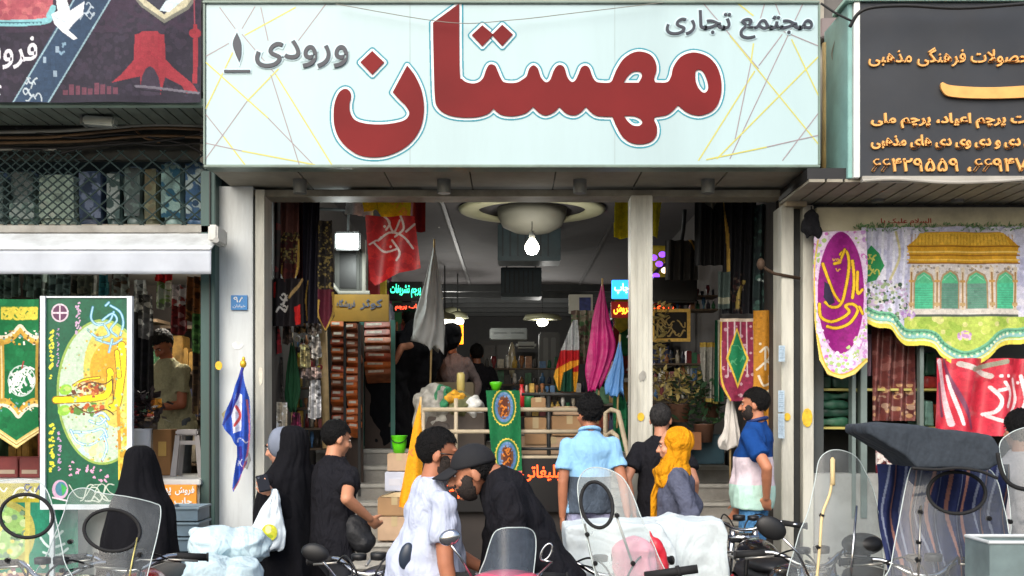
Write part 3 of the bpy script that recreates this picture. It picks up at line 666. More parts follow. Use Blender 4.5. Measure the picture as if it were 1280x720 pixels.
for t, x0, x1, yb, yt, bd in (('محصولات فرهنگی مذهبی', 1085, 1296, 84, 60, .01), ('ساخت پرچم اعیاد، پرچم ملی', 1088, 1318, 161, 142, .03), ('سی دی و دی وی دی های مذهبی', 1088, 1304, 187, 169, .03), ('۶۶۹۴۷۱، ۶۶۴۲۹۵۵۹', 1089, 1290, 215, 198, .014)):
    letters('lettering', t, x0, x1, yb, yt, RY - .001, orange, rg, .018, bd)
band = [(1176, 104), (1190, 108), (1240, 110), (1300, 106), (1340, 98), (1342, 112), (1300, 121), (1240, 124), (1190, 122), (1177, 115)]
o = link('letter_stroke', flat_fill([crom(band, 5, True)], RY - .012, .02), orange, rg)
m = MB()
for i in range(22): m.box((X(1186 + i * 6, RY), RY - .026, Zz(119, RY)), (X(1186 + i * 6 + 1, RY), RY - .0225, Zz(112, RY)))
m.build('hatching', mat('hatch_brown', (190, 120, 50)), o)
# ---------------------------------------------------------------- people
def skinmat(rgb):
    rgb = tuple(int(c * q) for c, q in zip(rgb, (.95, .88, .85))); return mat('skin_%d_%d' % (rgb[0], rgb[1]), rgb, rough=.5, var=.06, scale=30, spec=.35)
def rot_z(a): return Matrix.Rotation(a, 3, 'Z')
class Fig:
    """one standing, bending or sitting figure; local frame: +Y forward, +X right, feet at z=0"""
    def __init__(s, label, px, Y, base, H, heading, lean=0, yaw=0, pitch=0, skin=(196, 148, 118), seat=None, cat='person', bulk=1, twist=0):
        s.k = H / 1.72; s.lean = R(lean); s.base = base; s.loc = (X(px, Y), Y, base); s.head_a = R(heading); s.bulk = bulk
        s.root = thing('person', label, cat, (0, 0, 0)); s.skin = skinmat(skin); s.vox = .0075
        k = s.k; s.drop = 0
        if seat is not None: s.drop = .92 * k - seat
        s.hz = .92 * k - s.drop
        s.neck0 = s.xf((0, -.012, 1.40 * k)); up = s.xf((0, -.005, 1.495 * k))
        s.neck1 = up
        s.hr = Matrix.Rotation(R(yaw), 3, 'Z') @ Matrix.Rotation(R(-pitch), 3, 'X')
        s.hc = up + Matrix.Rotation(-s.lean * .35, 3, 'X') @ Vector((0, .025, .088)) * 1.0
        s.hs = .98 * (k ** .5)
        s.sh = {1: s.xf((.172 * k * (bulk ** .5), 0, 1.355 * k)), -1: s.xf((-.172 * k * (bulk ** .5), 0, 1.355 * k))}
        s.arm = {}; s.seat = seat; s.ar = 1
        s.legs = {}
        for sd in (1, -1):
            hp = Vector((sd * .09 * k, 0, s.hz))
            if seat is None: s.legs[sd] = (hp, Vector((sd * .10 * k, .02, .49 * k)), Vector((sd * .11 * k, -.02, .08 * k)))
            else: s.legs[sd] = (hp, Vector((sd * .13 * k, .42 * k, s.hz + .02)), Vector((sd * .13 * k, .42 * k, max(.08, s.hz - .42 * k))))
    def xf(s, p):
        p = Vector(p); p.z -= s.drop; piv = Vector((0, 0, s.hz)); return piv + Matrix.Rotation(-s.lean, 3, 'X') @ (p - piv)
    def reach(s, sd, target, hint=None, curl=.6, palm=None):
        """bend the arm on side sd (1 right, -1 left) to a wrist target in the local frame"""
        k = s.k; a, b = .285 * k, .255 * k; S_ = s.sh[sd]; T = Vector(target); d = T - S_; L = min(d.length, (a + b) * .995); d.normalize(); T = S_ + d * L
        h = Vector(hint or (sd * .35, -1, -.25)); h = (h - d * h.dot(d)).normalized()
        x = (a * a - b * b + L * L) / (2 * L); y = math.sqrt(max(0, a * a - x * x)); E_ = S_ + d * x + h * y
        s.arm[sd] = (S_, E_, T, curl, palm); return s
    def hd(s, p): return s.hc + s.hr @ (Vector(p) * s.hs)
    def body(s, face=True):
        k = s.k; m = MB(); hr = s.hr; hs = s.hs
        E = lambda c, r, q=None: m.ell(s.hd(c), [v * hs for v in r], hr if q is None else hr @ q, 24)
        E((0, -.014, .028), (.075, .096, .088)); E((0, .028, -.03), (.061, .064, .085)); E((0, .03, -.076), (.047, .053, .038)); E((0, .07, -.1), (.022, .018, .016))
        m.cap(s.hd((0, .088, .012)), .009 * hs, s.hd((0, .113, -.03)), .0135 * hs); E((.012, .1, -.035), (.008, .01, .007)); E((-.012, .1, -.035), (.008, .01, .007))
        E((0, .078, .03), (.05, .017, .011)); E((0, .088, -.057), (.023, .011, .007)); E((0, .086, -.069), (.02, .012, .008))
        E((.04, .065, -.03), (.022, .022, .022)); E((-.04, .065, -.03), (.022, .022, .022))
        for sd in (1, -1): E((sd * .077, -.008, -.012), (.011, .021, .033), Matrix.Rotation(R(-12), 3, 'X') @ Matrix.Rotation(sd * R(-18), 3, 'Z'))
        m.cap(s.neck0, .06 * k, s.neck1 + (s.hc - s.neck1) * .4, .05 * k)
        tor = [(.86, .13, .085), (1.0, .12, .085), (1.15, .125, .085), (1.28, .135, .085), (1.34, .12, .07), (1.40, .07, .05)]
        m.loft([[s.xf((math.cos(t) * rx * k, math.sin(t) * ry * k, z * k)) for t in [2 * math.pi * i / 24 for i in range(24)]] for z, rx, ry in tor])
        m.cap(s.sh[1] * .8 + s.sh[-1] * .2, .035 * k, s.sh[-1] * .8 + s.sh[1] * .2, .035 * k)
        for sd in (1, -1):
            if sd not in s.arm: s.reach(sd, s.xf((sd * .25 * k, .03, .9 * k)), None)
            S_, E_, T, curl, palm = s.arm[sd]
            r_ = s.ar * k; m.cap(S_, .04 * r_, S_ + (E_ - S_) * .5, .044 * r_); m.cap(S_ + (E_ - S_) * .5, .044 * r_, E_, .04 * r_); m.cap(E_, .039 * r_, E_ + (T - E_) * .3, .039 * r_); m.cap(E_ + (T - E_) * .3, .039 * r_, T, .026 * k)
            d = (T - E_).normalized(); pn = Vector(palm) if palm else Vector((-sd, .2, 0)); pn = (pn - d * pn.dot(d)).normalized(); sx = d.cross(pn) * 1.0
            pc = T + d * .045 * k; M3 = Matrix((sx, pn, d)).transposed(); m.ell(pc, (.04 * k, .017 * k, .052 * k), M3, 14)
            lens = (.066, .076, .072, .056)
            fw = sx if sx.dot(Vector((0, 1, .001))) > 0 else -sx          # thumb side faces forward
            for i in range(4):
                off = (1.5 - i) * .0205 * k; b0 = T + d * .088 * k + fw * off; L = lens[i] * k
                a1 = curl * .7; d1 = d * math.cos(a1) + pn * math.sin(a1); a2 = curl * 1.9; d2 = d * math.cos(a2) + pn * math.sin(a2)
                m.cap(T + d * .05 * k + fw * off * .8, .0095 * k, b0, .0092 * k, 8); q = b0 + d1 * L * .5; m.cap(b0, .0092 * k, q, .0085 * k, 8); m.cap(q, .0085 * k, q + d2 * L * .5, .0075 * k, 8)
            tb = T + d * .02 * k + fw * .03 * k; t1 = tb + (d * .7 + fw * .6 + pn * .3).normalized() * .04 * k; t2 = t1 + (d * .8 + fw * .1 + pn * .5).normalized() * .032 * k
            m.cap(tb, .0125 * k, t1, .0105 * k, 8); m.cap(t1, .0105 * k, t2, .0085 * k, 8)
        for sd in (1, -1):
            h, kn, an = s.legs[sd]; m.cap(h, .08 * k, kn, .053 * k); m.cap(kn, .055 * k, kn + (an - kn) * .3, .055 * k); m.cap(kn + (an - kn) * .3, .055 * k, an, .036 * k)
            m.cap(an - Vector((0, .02, .04)), .035 * k, an + Vector((0, .13 * k, -.05)), .026 * k)
        s.b = link('body', remesh(m, s.vox, 3), s.skin, s.root, True)
        if face:
            e = MB()
            for sd in (1, -1): e.ell(s.hd((sd * .031, .083, .006)), (.0115 * hs, .006 * hs, .005 * hs), hr, 12)
            eo = e.build('eyes', mat('eye_white', (214, 208, 200), rough=.2), s.b, True)
            e = MB()
            for sd in (1, -1): e.ell(s.hd((sd * .031, .0885, .006)), (.0058 * hs, .0035 * hs, .0058 * hs), hr, 10)
            e.build('irises', mat('iris_brown', (36, 24, 18), rough=.15), eo, True)
            e = MB()
            for sd in (1, -1): e.tube([s.hd((sd * x, y, z)) for x, y, z in ((.014, .097, .024), (.03, .097, .03), (.048, .083, .025))], [.0035, .005, .003])
            e.build('eyebrows', mat('brow_hair', (22, 18, 16), rough=.8), s.b, True)
        return s
    def hair(s, rgb=(20, 17, 16), vol=1.06, low=-.082, front=.055, tuft=.006, side=-.01, seed=1):
        bm = bmesh.new(); bmesh.ops.create_uvsphere(bm, u_segments=64, v_segments=48, radius=1); kill = []
        for v in bm.verts:
            d = v.co.normalized(); p = Vector((d.x * .079, d.y * .1, d.z * .092)) * vol
            nz = noise.noise(Vector((d.x * 7, d.y * 7, d.z * 4)) + Vector((seed, 0, 0))) + .7 * noise.noise(Vector((d.x * 19, d.y * 19, d.z * 10)) + Vector((seed * 2, 0, 0))) + .5 * noise.noise(Vector((d.x * 45, d.y * 45, d.z * 26)))
            p += d * (nz * tuft + max(0, d.z) * tuft * 1.6); p += Vector((0, -.014, .028))
            u = d.y; lim = front if u > .45 else (low if u < -.25 else low + (side - low) * min(1, (u + .25) / .3) if u < .05 else side + (front - side) * (u - .05) / .4)
            v.co = p
            if p.z < lim + .008 * noise.noise(d * 14): kill.append(v)
        bmesh.ops.delete(bm, geom=kill, context='VERTS')
        for v in bm.verts: v.co = s.hd(v.co)
        bm.normal_update(); rg = random.Random(seed); bs = [(v.co.copy(), v.normal.copy()) for v in bm.verts]; cr = s.hd((0, -.03, .11))
        for _ in range(2600):
            c_, n_ = rg.choice(bs); n_ = n_ if n_.dot(c_ - s.hc) > 0 else -n_; dn = (c_ - cr); dn = dn - n_ * dn.dot(n_); dn = (dn.normalized() if dn.length > 1e-4 else n_.orthogonal()) + Vector((rg.gauss(0, .5), rg.gauss(0, .5), rg.gauss(0, .5))); dn = (dn - n_ * dn.dot(n_)).normalized()
            L = rg.uniform(.010, .018) * (1 + tuft * 30); sd_ = n_.cross(dn) * .0012; c_ = c_ - dn * L * .4 + n_ * .0005; e_ = c_ + dn * L + n_ * rg.uniform(-.001, .002 + tuft * .5)
            bm.faces.new([bm.verts.new(q) for q in (c_ - sd_, c_ + sd_, e_)])
        me = bpy.data.meshes.new('hair'); bm.to_mesh(me); bm.free()
        o = link('hair', me, mat('hair_%d_%d' % (rgb[0], rgb[2]), [c * .6 for c in rgb], rough=.6, var=.5, scale=60, bump=.8, bscale=160, spec=.25), s.b, True)
        s.h = o; return s
    def beard(s, rgb=(40, 31, 26), vol=1.05):
        bm = bmesh.new(); bmesh.ops.create_uvsphere(bm, u_segments=48, v_segments=40, radius=1); kill = []
        for v in bm.verts:
            d = v.co.normalized(); p = Vector((d.x * .0645, .03 + d.y * .0655, -.04 + d.z * .083)) * 1.0
            p += d * (.001 + .002 * noise.noise(d * 18)); v.co = p
            x, y, z = p
            if z > -.052 + max(0, (abs(x) - .04)) * 3.4 + (.02 if abs(x) < .03 else 0) or y < .005 or (abs(x) < .02 and -.074 < z < -.052) or (abs(x) < .013 and z > -.045): kill.append(v)
        bmesh.ops.delete(bm, geom=kill, context='VERTS')
        for v in bm.verts: v.co = s.hd(v.co)
        me = bpy.data.meshes.new('beard'); bm.to_mesh(me); bm.free()
        o = link('beard', me, mat('beard_hair', rgb, rough=.75, var=.5, scale=90, bump=.5, bscale=200), s.b, True)
        md = o.modifiers.new('thickness', 'SOLIDIFY'); md.thickness = .006; md.offset = -.2; return s
    def top(s, bands, sleeve='short', name='shirt', hem=.80, fold=.014, seed=1, loose=1.0, collar=None):
        """bands: [(z from which the colour holds, material), ...] lowest first"""
        k = s.k; b = s.bulk * loose; m = MB()
        tor = [(hem, .196, .146), (hem + .015, .198, .148), (.95, .178 + .01 * (b > 1), .134 * b), (1.08, .168, .13 * b), (1.22, .18, .132), (1.32, .186, .122), (1.37, .172, .105), (1.41, .135, .088), (1.445, .092, .074), (1.468, .075, .068)]
        m.loft([[s.xf((math.cos(t) * rx * k * (b ** .5), math.sin(t) * ry * k + (.015 if z < 1.3 and b > 1 else 0), z * k)) for t in [2 * math.pi * i / 28 for i in range(28)]] for z, rx, ry in tor])
        m.cap(s.sh[1] * .93 + s.sh[-1] * .07, .062 * k, s.sh[-1] * .93 + s.sh[1] * .07, .062 * k)
        for sd in (1, -1):
            S_, E_, T = s.arm[sd][:3]
            if sleeve == 'short':
                q = S_ + (E_ - S_) * .66; m.cap(S_, .066 * k, S_ + (E_ - S_) * .12, .068 * k); m.cyl(S_ - (E_ - S_) * .05, q, .066 * k, .068 * k * (loose ** .5), 18)
            else:
                m.cap(S_, .068 * k, E_, .06 * k); m.cap(E_, .06 * k, E_ + (T - E_) * .2, .06 * k); m.cyl(E_, E_ + (T - E_) * .93, .06 * k, .048 * k, 16)
        me = remesh(m, .011, 3, fold * 1.5, seed)
        mats = [q[1] for q in bands]; inv = Matrix.Rotation(s.lean, 3, 'X'); piv = Vector((0, 0, s.hz))
        o = link(name, me, mats, s.b, True)
        for f in me.polygons:
            z = (piv + inv @ (f.center - piv)).z + s.drop
            # sleeves take the colour of the shoulder band
            f.material_index = max([i for i, q in enumerate(bands) if z / k >= q[0]] or [0])
        if len(bands) > 1:
            for f in me.polygons:
                c = f.center
                for sd in (1, -1):
                    S_, E_ = s.arm[sd][:2]; d = (E_ - S_); t = (c - S_).dot(d) / d.length_squared
                    if t > .12 and (c - S_ - d * t).length < .085 * k and abs((inv @ (c - piv)).x) > .165 * k * (b ** .5): f.material_index = len(bands) - 1
        if collar:
            c = MB(); ring = []
            for i in range(25):
                t = 2 * math.pi * i / 24; ring.append(s.xf((math.cos(t) * .074 * k, math.sin(t) * .066 * k - .004, (1.468 - .022 * math.sin(t)) * k)))
            c.tube(ring[:-1], .014 * k, 8, True); c.build('collar', collar, o, True)
        s.t = o; return s
    def trousers(s, m_, name='trousers', seed=3, wide=1.0, short=None):
        k = s.k; m = MB(); z0 = s.hz
        m.ell((0, 0, z0), (.150 * k * s.bulk ** .5, .104 * k * s.bulk ** .5, .10 * k)); m.loft([[(math.cos(t) * .148 * k, math.sin(t) * .102 * k, z) for t in [2 * math.pi * i / 24 for i in range(24)]] for z in (z0 - .03, z0 + .06 * k)])
        for sd in (1, -1):
            h, kn, an = s.legs[sd]; m.cap(h, .092 * k * wide, kn, .07 * k * wide); e = an + Vector((0, 0, -.02)) if short is None else kn + (an - kn) * short; m.cyl(kn, e, .07 * k * wide, .058 * k * wide, 18)
        s.tr = link(name, remesh(m, .012, 3, .014, seed), m_, s.b, True); return s
    def shoes(s, m_):
        for sd in (1, -1):
            an = s.legs[sd][2]; z = an.z - .08 * s.k; q = MB()
            q.ell((an.x, an.y + .05, z + .045), (.052, .14, .048)); q.ell((an.x, an.y - .04, z + .07), (.045, .06, .06)); q.box((an.x - .045, an.y - .1, z), (an.x + .045, an.y + .18, z + .025), .01)
            link('shoe', remesh(q, .012, 3), m_, s.b, True)
        return s
    def done(s):
        s.root.rotation_euler = (0, 0, s.head_a); s.root.location = s.loc; return s
    def local(s, px, py, Y):
        """a world point given by its place in the photo, in this figure's own frame"""
        p = P(px, py, Y) - Vector(s.loc); return Matrix.Rotation(-s.head_a, 3, 'Z') @ p
def drape(fig, rings, m_, name, amp=.02, lobes=9, seed=1, parent=None, n=96, sub=6, power=1.3):
    """hanging cloth (chador, scarf): rings (z, cx, cy, rx, ry, fold 0..1) in the figure's frame, top first"""
    rings = crom(rings, sub); out = []; N = len(rings)
    for i, (z, cx, cy, rx, ry, fo) in enumerate(rings):
        r = []
        for j in range(n):
            t = 2 * math.pi * j / n
            f = fo * amp * (math.sin(t * lobes + 2.2 * noise.noise(Vector((math.cos(t) * 1.5, math.sin(t) * 1.5, z * 1.1 + seed)))) + 1.3 * noise.noise(Vector((math.cos(t) * 4, math.sin(t) * 4, z * 2 + seed))))
            f += .006 * noise.noise(Vector((math.cos(t) * 7, math.sin(t) * 7, z * 8 + seed)))
            r.append(Vector((cx + math.cos(t) * (rx + f), cy + math.sin(t) * (ry + f), z)))
        out.append(r)
    b = MB(); b.loft(out); return b.build(name, m_, parent if parent is not None else fig.b, True)

black_tee = fabric('black_cotton', (27, 27, 32), wr=.4)
chador_m = fabric('chador_black', (18, 18, 22), scale=3, wr=.3)
white_tee = fabric('white_cotton', (184, 192, 212), .02, .28)
jeans = fabric('blue_denim', (78, 130, 176), .2, scale=9)
darkpants = mat('dark_trousers', (40, 42, 48), rough=.9, var=.2, bump=.1)
shoe_m = mat('black_shoe', (24, 24, 24), rough=.5)
PV = .18

# man in black tee seen from behind, reading something in his hands
f = Fig('young man in a black t-shirt with his back turned, black bag at his hip', 412, 7.2, 0, 1.66, -38, lean=4, yaw=-18, pitch=14, skin=(206, 156, 124))
f.reach(1, f.local(462, 648, 7.05), (.6, -.8, -.5), .7, (-.6, 0, .6)); f.reach(-1, f.local(386, 668, 7.35), (-.9, -.5, -.2), .5)
f.body().hair((22, 20, 20), 1.04, -.06, .05, .003).top([(0, black_tee)], hem=.78, fold=.016, seed=4, loose=1.05).trousers(darkpants).shoes(shoe_m)
f.done()
b = MB(); b.ell((0, 0, 0), (.09, .07, .11)); b.ell((.03, 0, -.06), (.085, .07, .07)); b.ell((-.02, 0, .06), (.07, .05, .07)); b.move(Matrix.Translation(P(447, 668, 7.12)) @ Matrix.Rotation(R(-12), 4, 'Y'))
b = remesh(b, .012, 3, .02, 5)
bo = link('shoulder_bag', b, mat('bag_nylon', (26, 27, 30), rough=.6, bump=.3), None, True); tag(bo, 'soft black shoulder bag hanging at the hip of the man in the black t-shirt', 'bag')

# man in white tee with sunglasses, profile to the right
f = Fig('bearded man in a white t-shirt and sunglasses facing right', 527, 5.2, 0, 1.635, -70, lean=6, yaw=-14, pitch=10, skin=(184, 130, 100), bulk=1.3)
f.reach(1, f.local(572, 775, 4.98), (.5, -1, -.2), .5); f.reach(-1, f.local(612, 715, 5.4), (-.3, -1, -.6), .6)
f.body().hair((22, 18, 17), 1.03, -.07, .06, .004, -.012, 5).beard().top([(0, white_tee)], hem=.76, fold=.018, seed=7, loose=1.12).trousers(fabric('pale_jeans', (150, 168, 196), .12)).shoes(shoe_m)
g = MB()
for sd in (1, -1):
    g.ell(f.hd((sd * .033, .103, .004)), (.027, .006, .019), f.hr, 16); g.tube([f.hd((sd * .06, .096, .01)), f.hd((sd * .079, .05, .008)), f.hd((sd * .081, -.005, .004))], .0032)
g.tube([f.hd((-.02, .107, .012)), f.hd((0, .112, .013)), f.hd((.02, .107, .012))], .003)
g.build('sunglasses', mat('sunglass_black', (14, 12, 12), rough=.12), f.b, True); f.done()

# bending man with black cap
f = Fig('man in a black cap and black shirt bending forward, facing left', 688, 5.15, 0, 1.765, 96, lean=29, yaw=0, pitch=14, skin=(190, 138, 108))
f.ar = .7; f.hc = f.xf((0, .05, 1.555)) + Vector((0, .02, -.03))
f.reach(-1, f.local(612, 765, 4.95), (-.5, -.6, -.6), .5); f.reach(1, f.local(604, 758, 5.3), (.6, -.6, -.4), .5)
f.body().hair((26, 22, 20), 1.02, -.05, .06, .002).beard((34, 26, 22)).top([(0, black_tee)], 'long', hem=.84, fold=.018, seed=9, loose=1.12).trousers(fabric('navy_trousers', (30, 34, 46), .12)).shoes(shoe_m)
c = MB(); hs = f.hs
c.grid(lambda u, v: f.hd((math.cos(2 * math.pi * u) * .083 * math.cos(v * 1.55), -.014 + math.sin(2 * math.pi * u) * .105 * math.cos(v * 1.55), .03 + .098 * math.sin(v * 1.57))), 40, 12)
co = c.build('baseball_cap', mat('cap_black', (22, 23, 27), rough=.85, bump=.1), f.b, True, .006)
c = MB(); c.grid(lambda u, v: f.hd(((u - .5) * .155 * (1 - .25 * v * v), .066 + .03 * (1 - (2 * u - 1) ** 2) + v * .09 * (1 - .35 * (2 * u - 1) ** 2), .046 - .03 * v - .02 * (2 * u - 1) ** 2)), 16, 8)
c.build('brim', mat('cap_black', (22, 23, 27)), co, True, .006)
c = MB(); c.ell(f.hd((0, -.014, .128)), (.009, .009, .005)); c.build('cap_button', mat('cap_black', (22, 23, 27)), co, True); f.done()

# man in light blue and grey polo, back view
lb = fabric('sky_blue_cotton', (140, 188, 226), .03, .2); gm = fabric('grey_melange', (72, 82, 94), .12)
f = Fig('man from behind in a polo shirt, sky blue above and charcoal below', 737, 8.0, .18, 1.63, 6, yaw=24, pitch=4, skin=(178, 126, 96))
f.reach(-1, f.local(702, 664, 7.95), (-.6, -.8, 0), .5); f.reach(1, f.local(786, 650, 7.9), (.6, -.8, 0), .6)
f.body().hair((18, 17, 20), 1.13, -.06, .05, .014, -.02, 2).top([(0, gm), (1.115, lb)], hem=.84, seed=3, fold=.012, collar=lb, loose=1.04).trousers(fabric('lilac_trousers', (158, 160, 190), .12)).shoes(shoe_m).done()

# grey haired man behind the yellow scarf
f = Fig('grey haired man in a black t-shirt beside the middle post', 826, 8.12, .18, 1.585, -6, yaw=-12, pitch=2, skin=(196, 148, 122))
f.reach(-1, f.local(792, 640, 8.0), (-.8, -.6, 0), .5)
f.body().hair((86, 84, 84), 1.04, -.055, .05, .003).top([(0, black_tee)], hem=.82, seed=5, loose=1.08).trousers(fabric('blue_trousers', (38, 84, 140), .12)).shoes(shoe_m).done()

# woman with the mustard scarf
f = Fig('woman in a mustard yellow headscarf and slate grey coat, facing left', 850, 7.55, 0, 1.60, 78, lean=3, yaw=4, pitch=8, skin=(214, 166, 138))
f.body().top([(0, fabric('slate_coat', (86, 90, 108), .12))], 'long', 'coat', hem=.45, seed=11, fold=.016, loose=1.1).trousers(darkpants).shoes(shoe_m)
must = fabric('mustard_scarf', (206, 138, 20), .06, .5, 9)
k = f.k; hx = f.hc
m = MB(); m.ell(hx + Vector((0, -.035, .02)), (.097, .112, .112)); m.ell(hx + Vector((0, -.03, -.07)), (.092, .1, .1)); m.cap(hx + Vector((0, -.02, -.1)), .098, hx + Vector((0, .0, -.2)), .135); m.ell(hx + Vector((0, .0, -.24)), (.17, .125, .07))
q = remesh(m, .008, 5, .016, 5)
for v, n_ in zip(q.vertices, [v.normal.copy() for v in q.vertices]):
    c_ = v.co - hx; v.co += n_ * .007 * math.sin(c_.z * 46 + c_.y * 34 + 5 * noise.noise(c_ * 7)) * min(1, max(.25, -c_.z * 8))
bm = bmesh.new(); bm.from_mesh(q); kill = []
for v in bm.verts:
    d = v.co - hx
    if d.y > .035 and -.105 < d.z < .07 and (d.x / .062) ** 2 + ((d.z + .018) / .088) ** 2 < 1: kill.append(v)
bmesh.ops.delete(bm, geom=kill, context='VERTS'); bm.to_mesh(q); bm.free()
sc = link('headscarf', q, must, f.b, True); md = sc.modifiers.new('thickness', 'SOLIDIFY'); md.thickness = .006
m = MB(); m.grid(lambda u, v: Vector((-.09 + (.12 - .05 * v) * u + .012 * math.sin(u * 14 + v * 3), .10 + .07 * min(1, v * 3) + .022 * math.sin(u * 11 + v) * (1 - .3 * v), hx.z - .13 - .62 * v - .05 * u * v)), 20, 30)
m.build('scarf_tail', must, sc, True, .008); f.done()

# colour block polo
navy = fabric('royal_blue', (24, 66, 130), .03, .2); pink = fabric('pale_pink', (220, 206, 214), .03, .2); mint = fabric('mint', (190, 226, 212), .03, .2)
f = Fig('man in a blue, pink and mint colour block polo standing on the right', 943, 8.2, .18, 1.71, 62, lean=-2, yaw=8, pitch=2, skin=(196, 142, 110), bulk=1.12)
f.reach(-1, f.local(958, 622, 8.0), (-.7, -.6, 0), .7); f.reach(1, f.local(922, 640, 8.3), (.5, -1, 0), .5)
f.body().hair((22, 19, 18), 1.05, -.05, .055, .004).beard((40, 32, 28)).top([(0, mint), (1.0, pink), (1.2, navy)], hem=.82, seed=8, fold=.012, collar=mat('navy_collar', (24, 44, 96)), loose=1.06).trousers(jeans).shoes(shoe_m).done()

# woman in chador holding a phone
ST = [(1.735, 0, -.02, .012, .012, 0), (1.725, 0, -.025, .05, .06, 0), (1.69, 0, -.03, .085, .098, 0), (1.62, 0, -.032, .101, .112, .05), (1.53, 0, -.028, .112, .112, .15), (1.45, 0, -.01, .15, .13, .3), (1.38, 0, 0, .205, .155, .4), (1.25, 0, .02, .245, .19, .5), (1.0, 0, .02, .27, .22, .7), (.6, 0, 0, .29, .25, 1), (.06, 0, 0, .33, .29, 1)]
def scaled(rs, k): return [(z * k, cx * k, cy * k, rx * k, ry * k, fo) for z, cx, cy, rx, ry, fo in rs]
f = Fig('woman in a long black chador looking at her phone, plastic bag on her arm', 362, 7.25, 0, 1.60, 66, lean=5, yaw=10, pitch=14, skin=(216, 170, 144))
f.reach(-1, f.local(338, 617, 7.0), (-.4, -.6, -.8), .9, (.2, .5, .8)); f.reach(1, (.2, .2, .95))
f.body().top([(0, chador_m)], 'long', 'black_dress', hem=.5, seed=2).trousers(darkpants).shoes(shoe_m)
drape(f, scaled(ST, f.k), chador_m, 'chador', .022, 8, 3)
m = MB(); m.ell(f.hc + Vector((0, -.012, .02)), (.092, .1, .108)); 
bm = m.b; kill = [v for v in bm.verts if (v.co - f.hc).y > .045 and abs((v.co - f.hc).x) < .07 and (v.co - f.hc).z < .075]; bmesh.ops.delete(bm, geom=kill, context='VERTS')
m.build('inner_scarf', mat('grey_scarf', (120, 128, 144), rough=.85), f.b, True, .004)
m = MB(); a, b_, c_ = f.arm[-1][:3]; m.cap(a + (b_ - a) * .3, .085, b_, .08); m.cap(b_, .08, b_ + (c_ - b_) * .82, .055)
link('sleeve', remesh(m, .012, 3, .016, 6), chador_m, f.b, True); f.done()
wr = Matrix.Translation(f.loc) @ Matrix.Rotation(f.head_a, 4, 'Z') @ f.arm[-1][2]
m = MB(); m.box((-.036, -.006, -.07), (.036, .006, .07), .005); m.move(Matrix.Translation(P(329, 604, 6.93)) @ Matrix.Rotation(R(-25), 4, 'Y') @ Matrix.Rotation(R(-40), 4, 'X') @ Matrix.Rotation(R(20), 4, 'Z'))
pt = thing('phone', 'black mobile phone held up by the woman in the chador', 'phone', P(329, 612, 6.93)); pb = m.build('phone_body', mat('phone_black', (16, 16, 20), rough=.25), pt)
m = MB(); m.ell((-.018, -.0075, .045), (.009, .003, .009)); m.move(Matrix.Translation(P(329, 604, 6.93)) @ Matrix.Rotation(R(-25), 4, 'Y') @ Matrix.Rotation(R(-40), 4, 'X') @ Matrix.Rotation(R(20), 4, 'Z')); m.build('camera_lens', mat('lens', (50, 54, 66), rough=.1), pb)
# her plastic bag
bt = thing('carrier_bag', 'thin white plastic carrier bag with a yellow print under the phone', 'bag', P(337, 690, 6.95))
rg = [(612, 343, 3, 3), (622, 343, 6, 5), (640, 339, 13, 8), (660, 335, 21, 11), (676, 333, 23.5, 12), (685, 333, 22, 11), (688, 333, 17, 8)]
m = MB(); out = []
for y, cx, rx, ry in crom(rg, 5):
    c = P(cx, y, 6.93); s_ = 6.93 / F; out.append([c + Vector((math.cos(t) * rx * s_, math.sin(t) * ry * s_, .0)) * 1 + Vector((noise.noise(Vector((math.cos(t) * 3, math.sin(t) * 3, y * .05))) * .014, noise.noise(Vector((math.cos(t) * 3, math.sin(t) * 3, y * .09 + 9))) * .014, .006 * math.sin(t * 6))) for t in [2 * math.pi * i / 48 for i in range(48)]])
m.loft(out); m.build('bag_body', mat('thin_plastic', (214, 226, 232), rough=.3, var=.06, bump=.25, bscale=30), bt, True)
cv = Cv(325, 655, 347, 678, 2, (208, 208, 60)); cv.ell(335, 662, 4, 5, (240, 236, 170)); cv.ell(335, 671, 6, 3, (160, 180, 40)); cv.cut(cv.elld(336, 666, 10, 11) < 1); cv.build('yellow_print', lambda x, y: ((x - 640) * 6.85 / F, 6.858 + ((x - 333) / 26) ** 2 * .06, HC + (HZ - y) * 6.85 / F), None, bt)

# chador woman at lower left
f = Fig('woman wrapped in a black chador at lower left, partly behind a windshield', 168, 7.0, 0, 1.43, -10, lean=6, yaw=0, pitch=18, skin=(210, 164, 138))
f.reach(1, (.1, .2, .9)); f.reach(-1, (-.1, .2, .9)); f.sh = {q: v * .8 for q, v in f.sh.items()}
f.body().trousers(darkpants).shoes(shoe_m); k = f.k
LW = [(1.79, -.02, .12, .012, .012, 0), (1.785, -.02, .12, .05, .06, 0), (1.74, -.02, .12, .098, .13, 0), (1.62, -.01, .12, .125, .17, .1), (1.46, 0, .1, .165, .19, .3), (1.32, .03, .06, .235, .22, .4), (1.05, .05, -.02, .28, .22, .6), (.7, .06, -.02, .31, .25, 1), (.06, .05, 0, .36, .3, 1)]
drape(f, scaled(LW, k), chador_m, 'chador', .02, 8, 9); f.done()

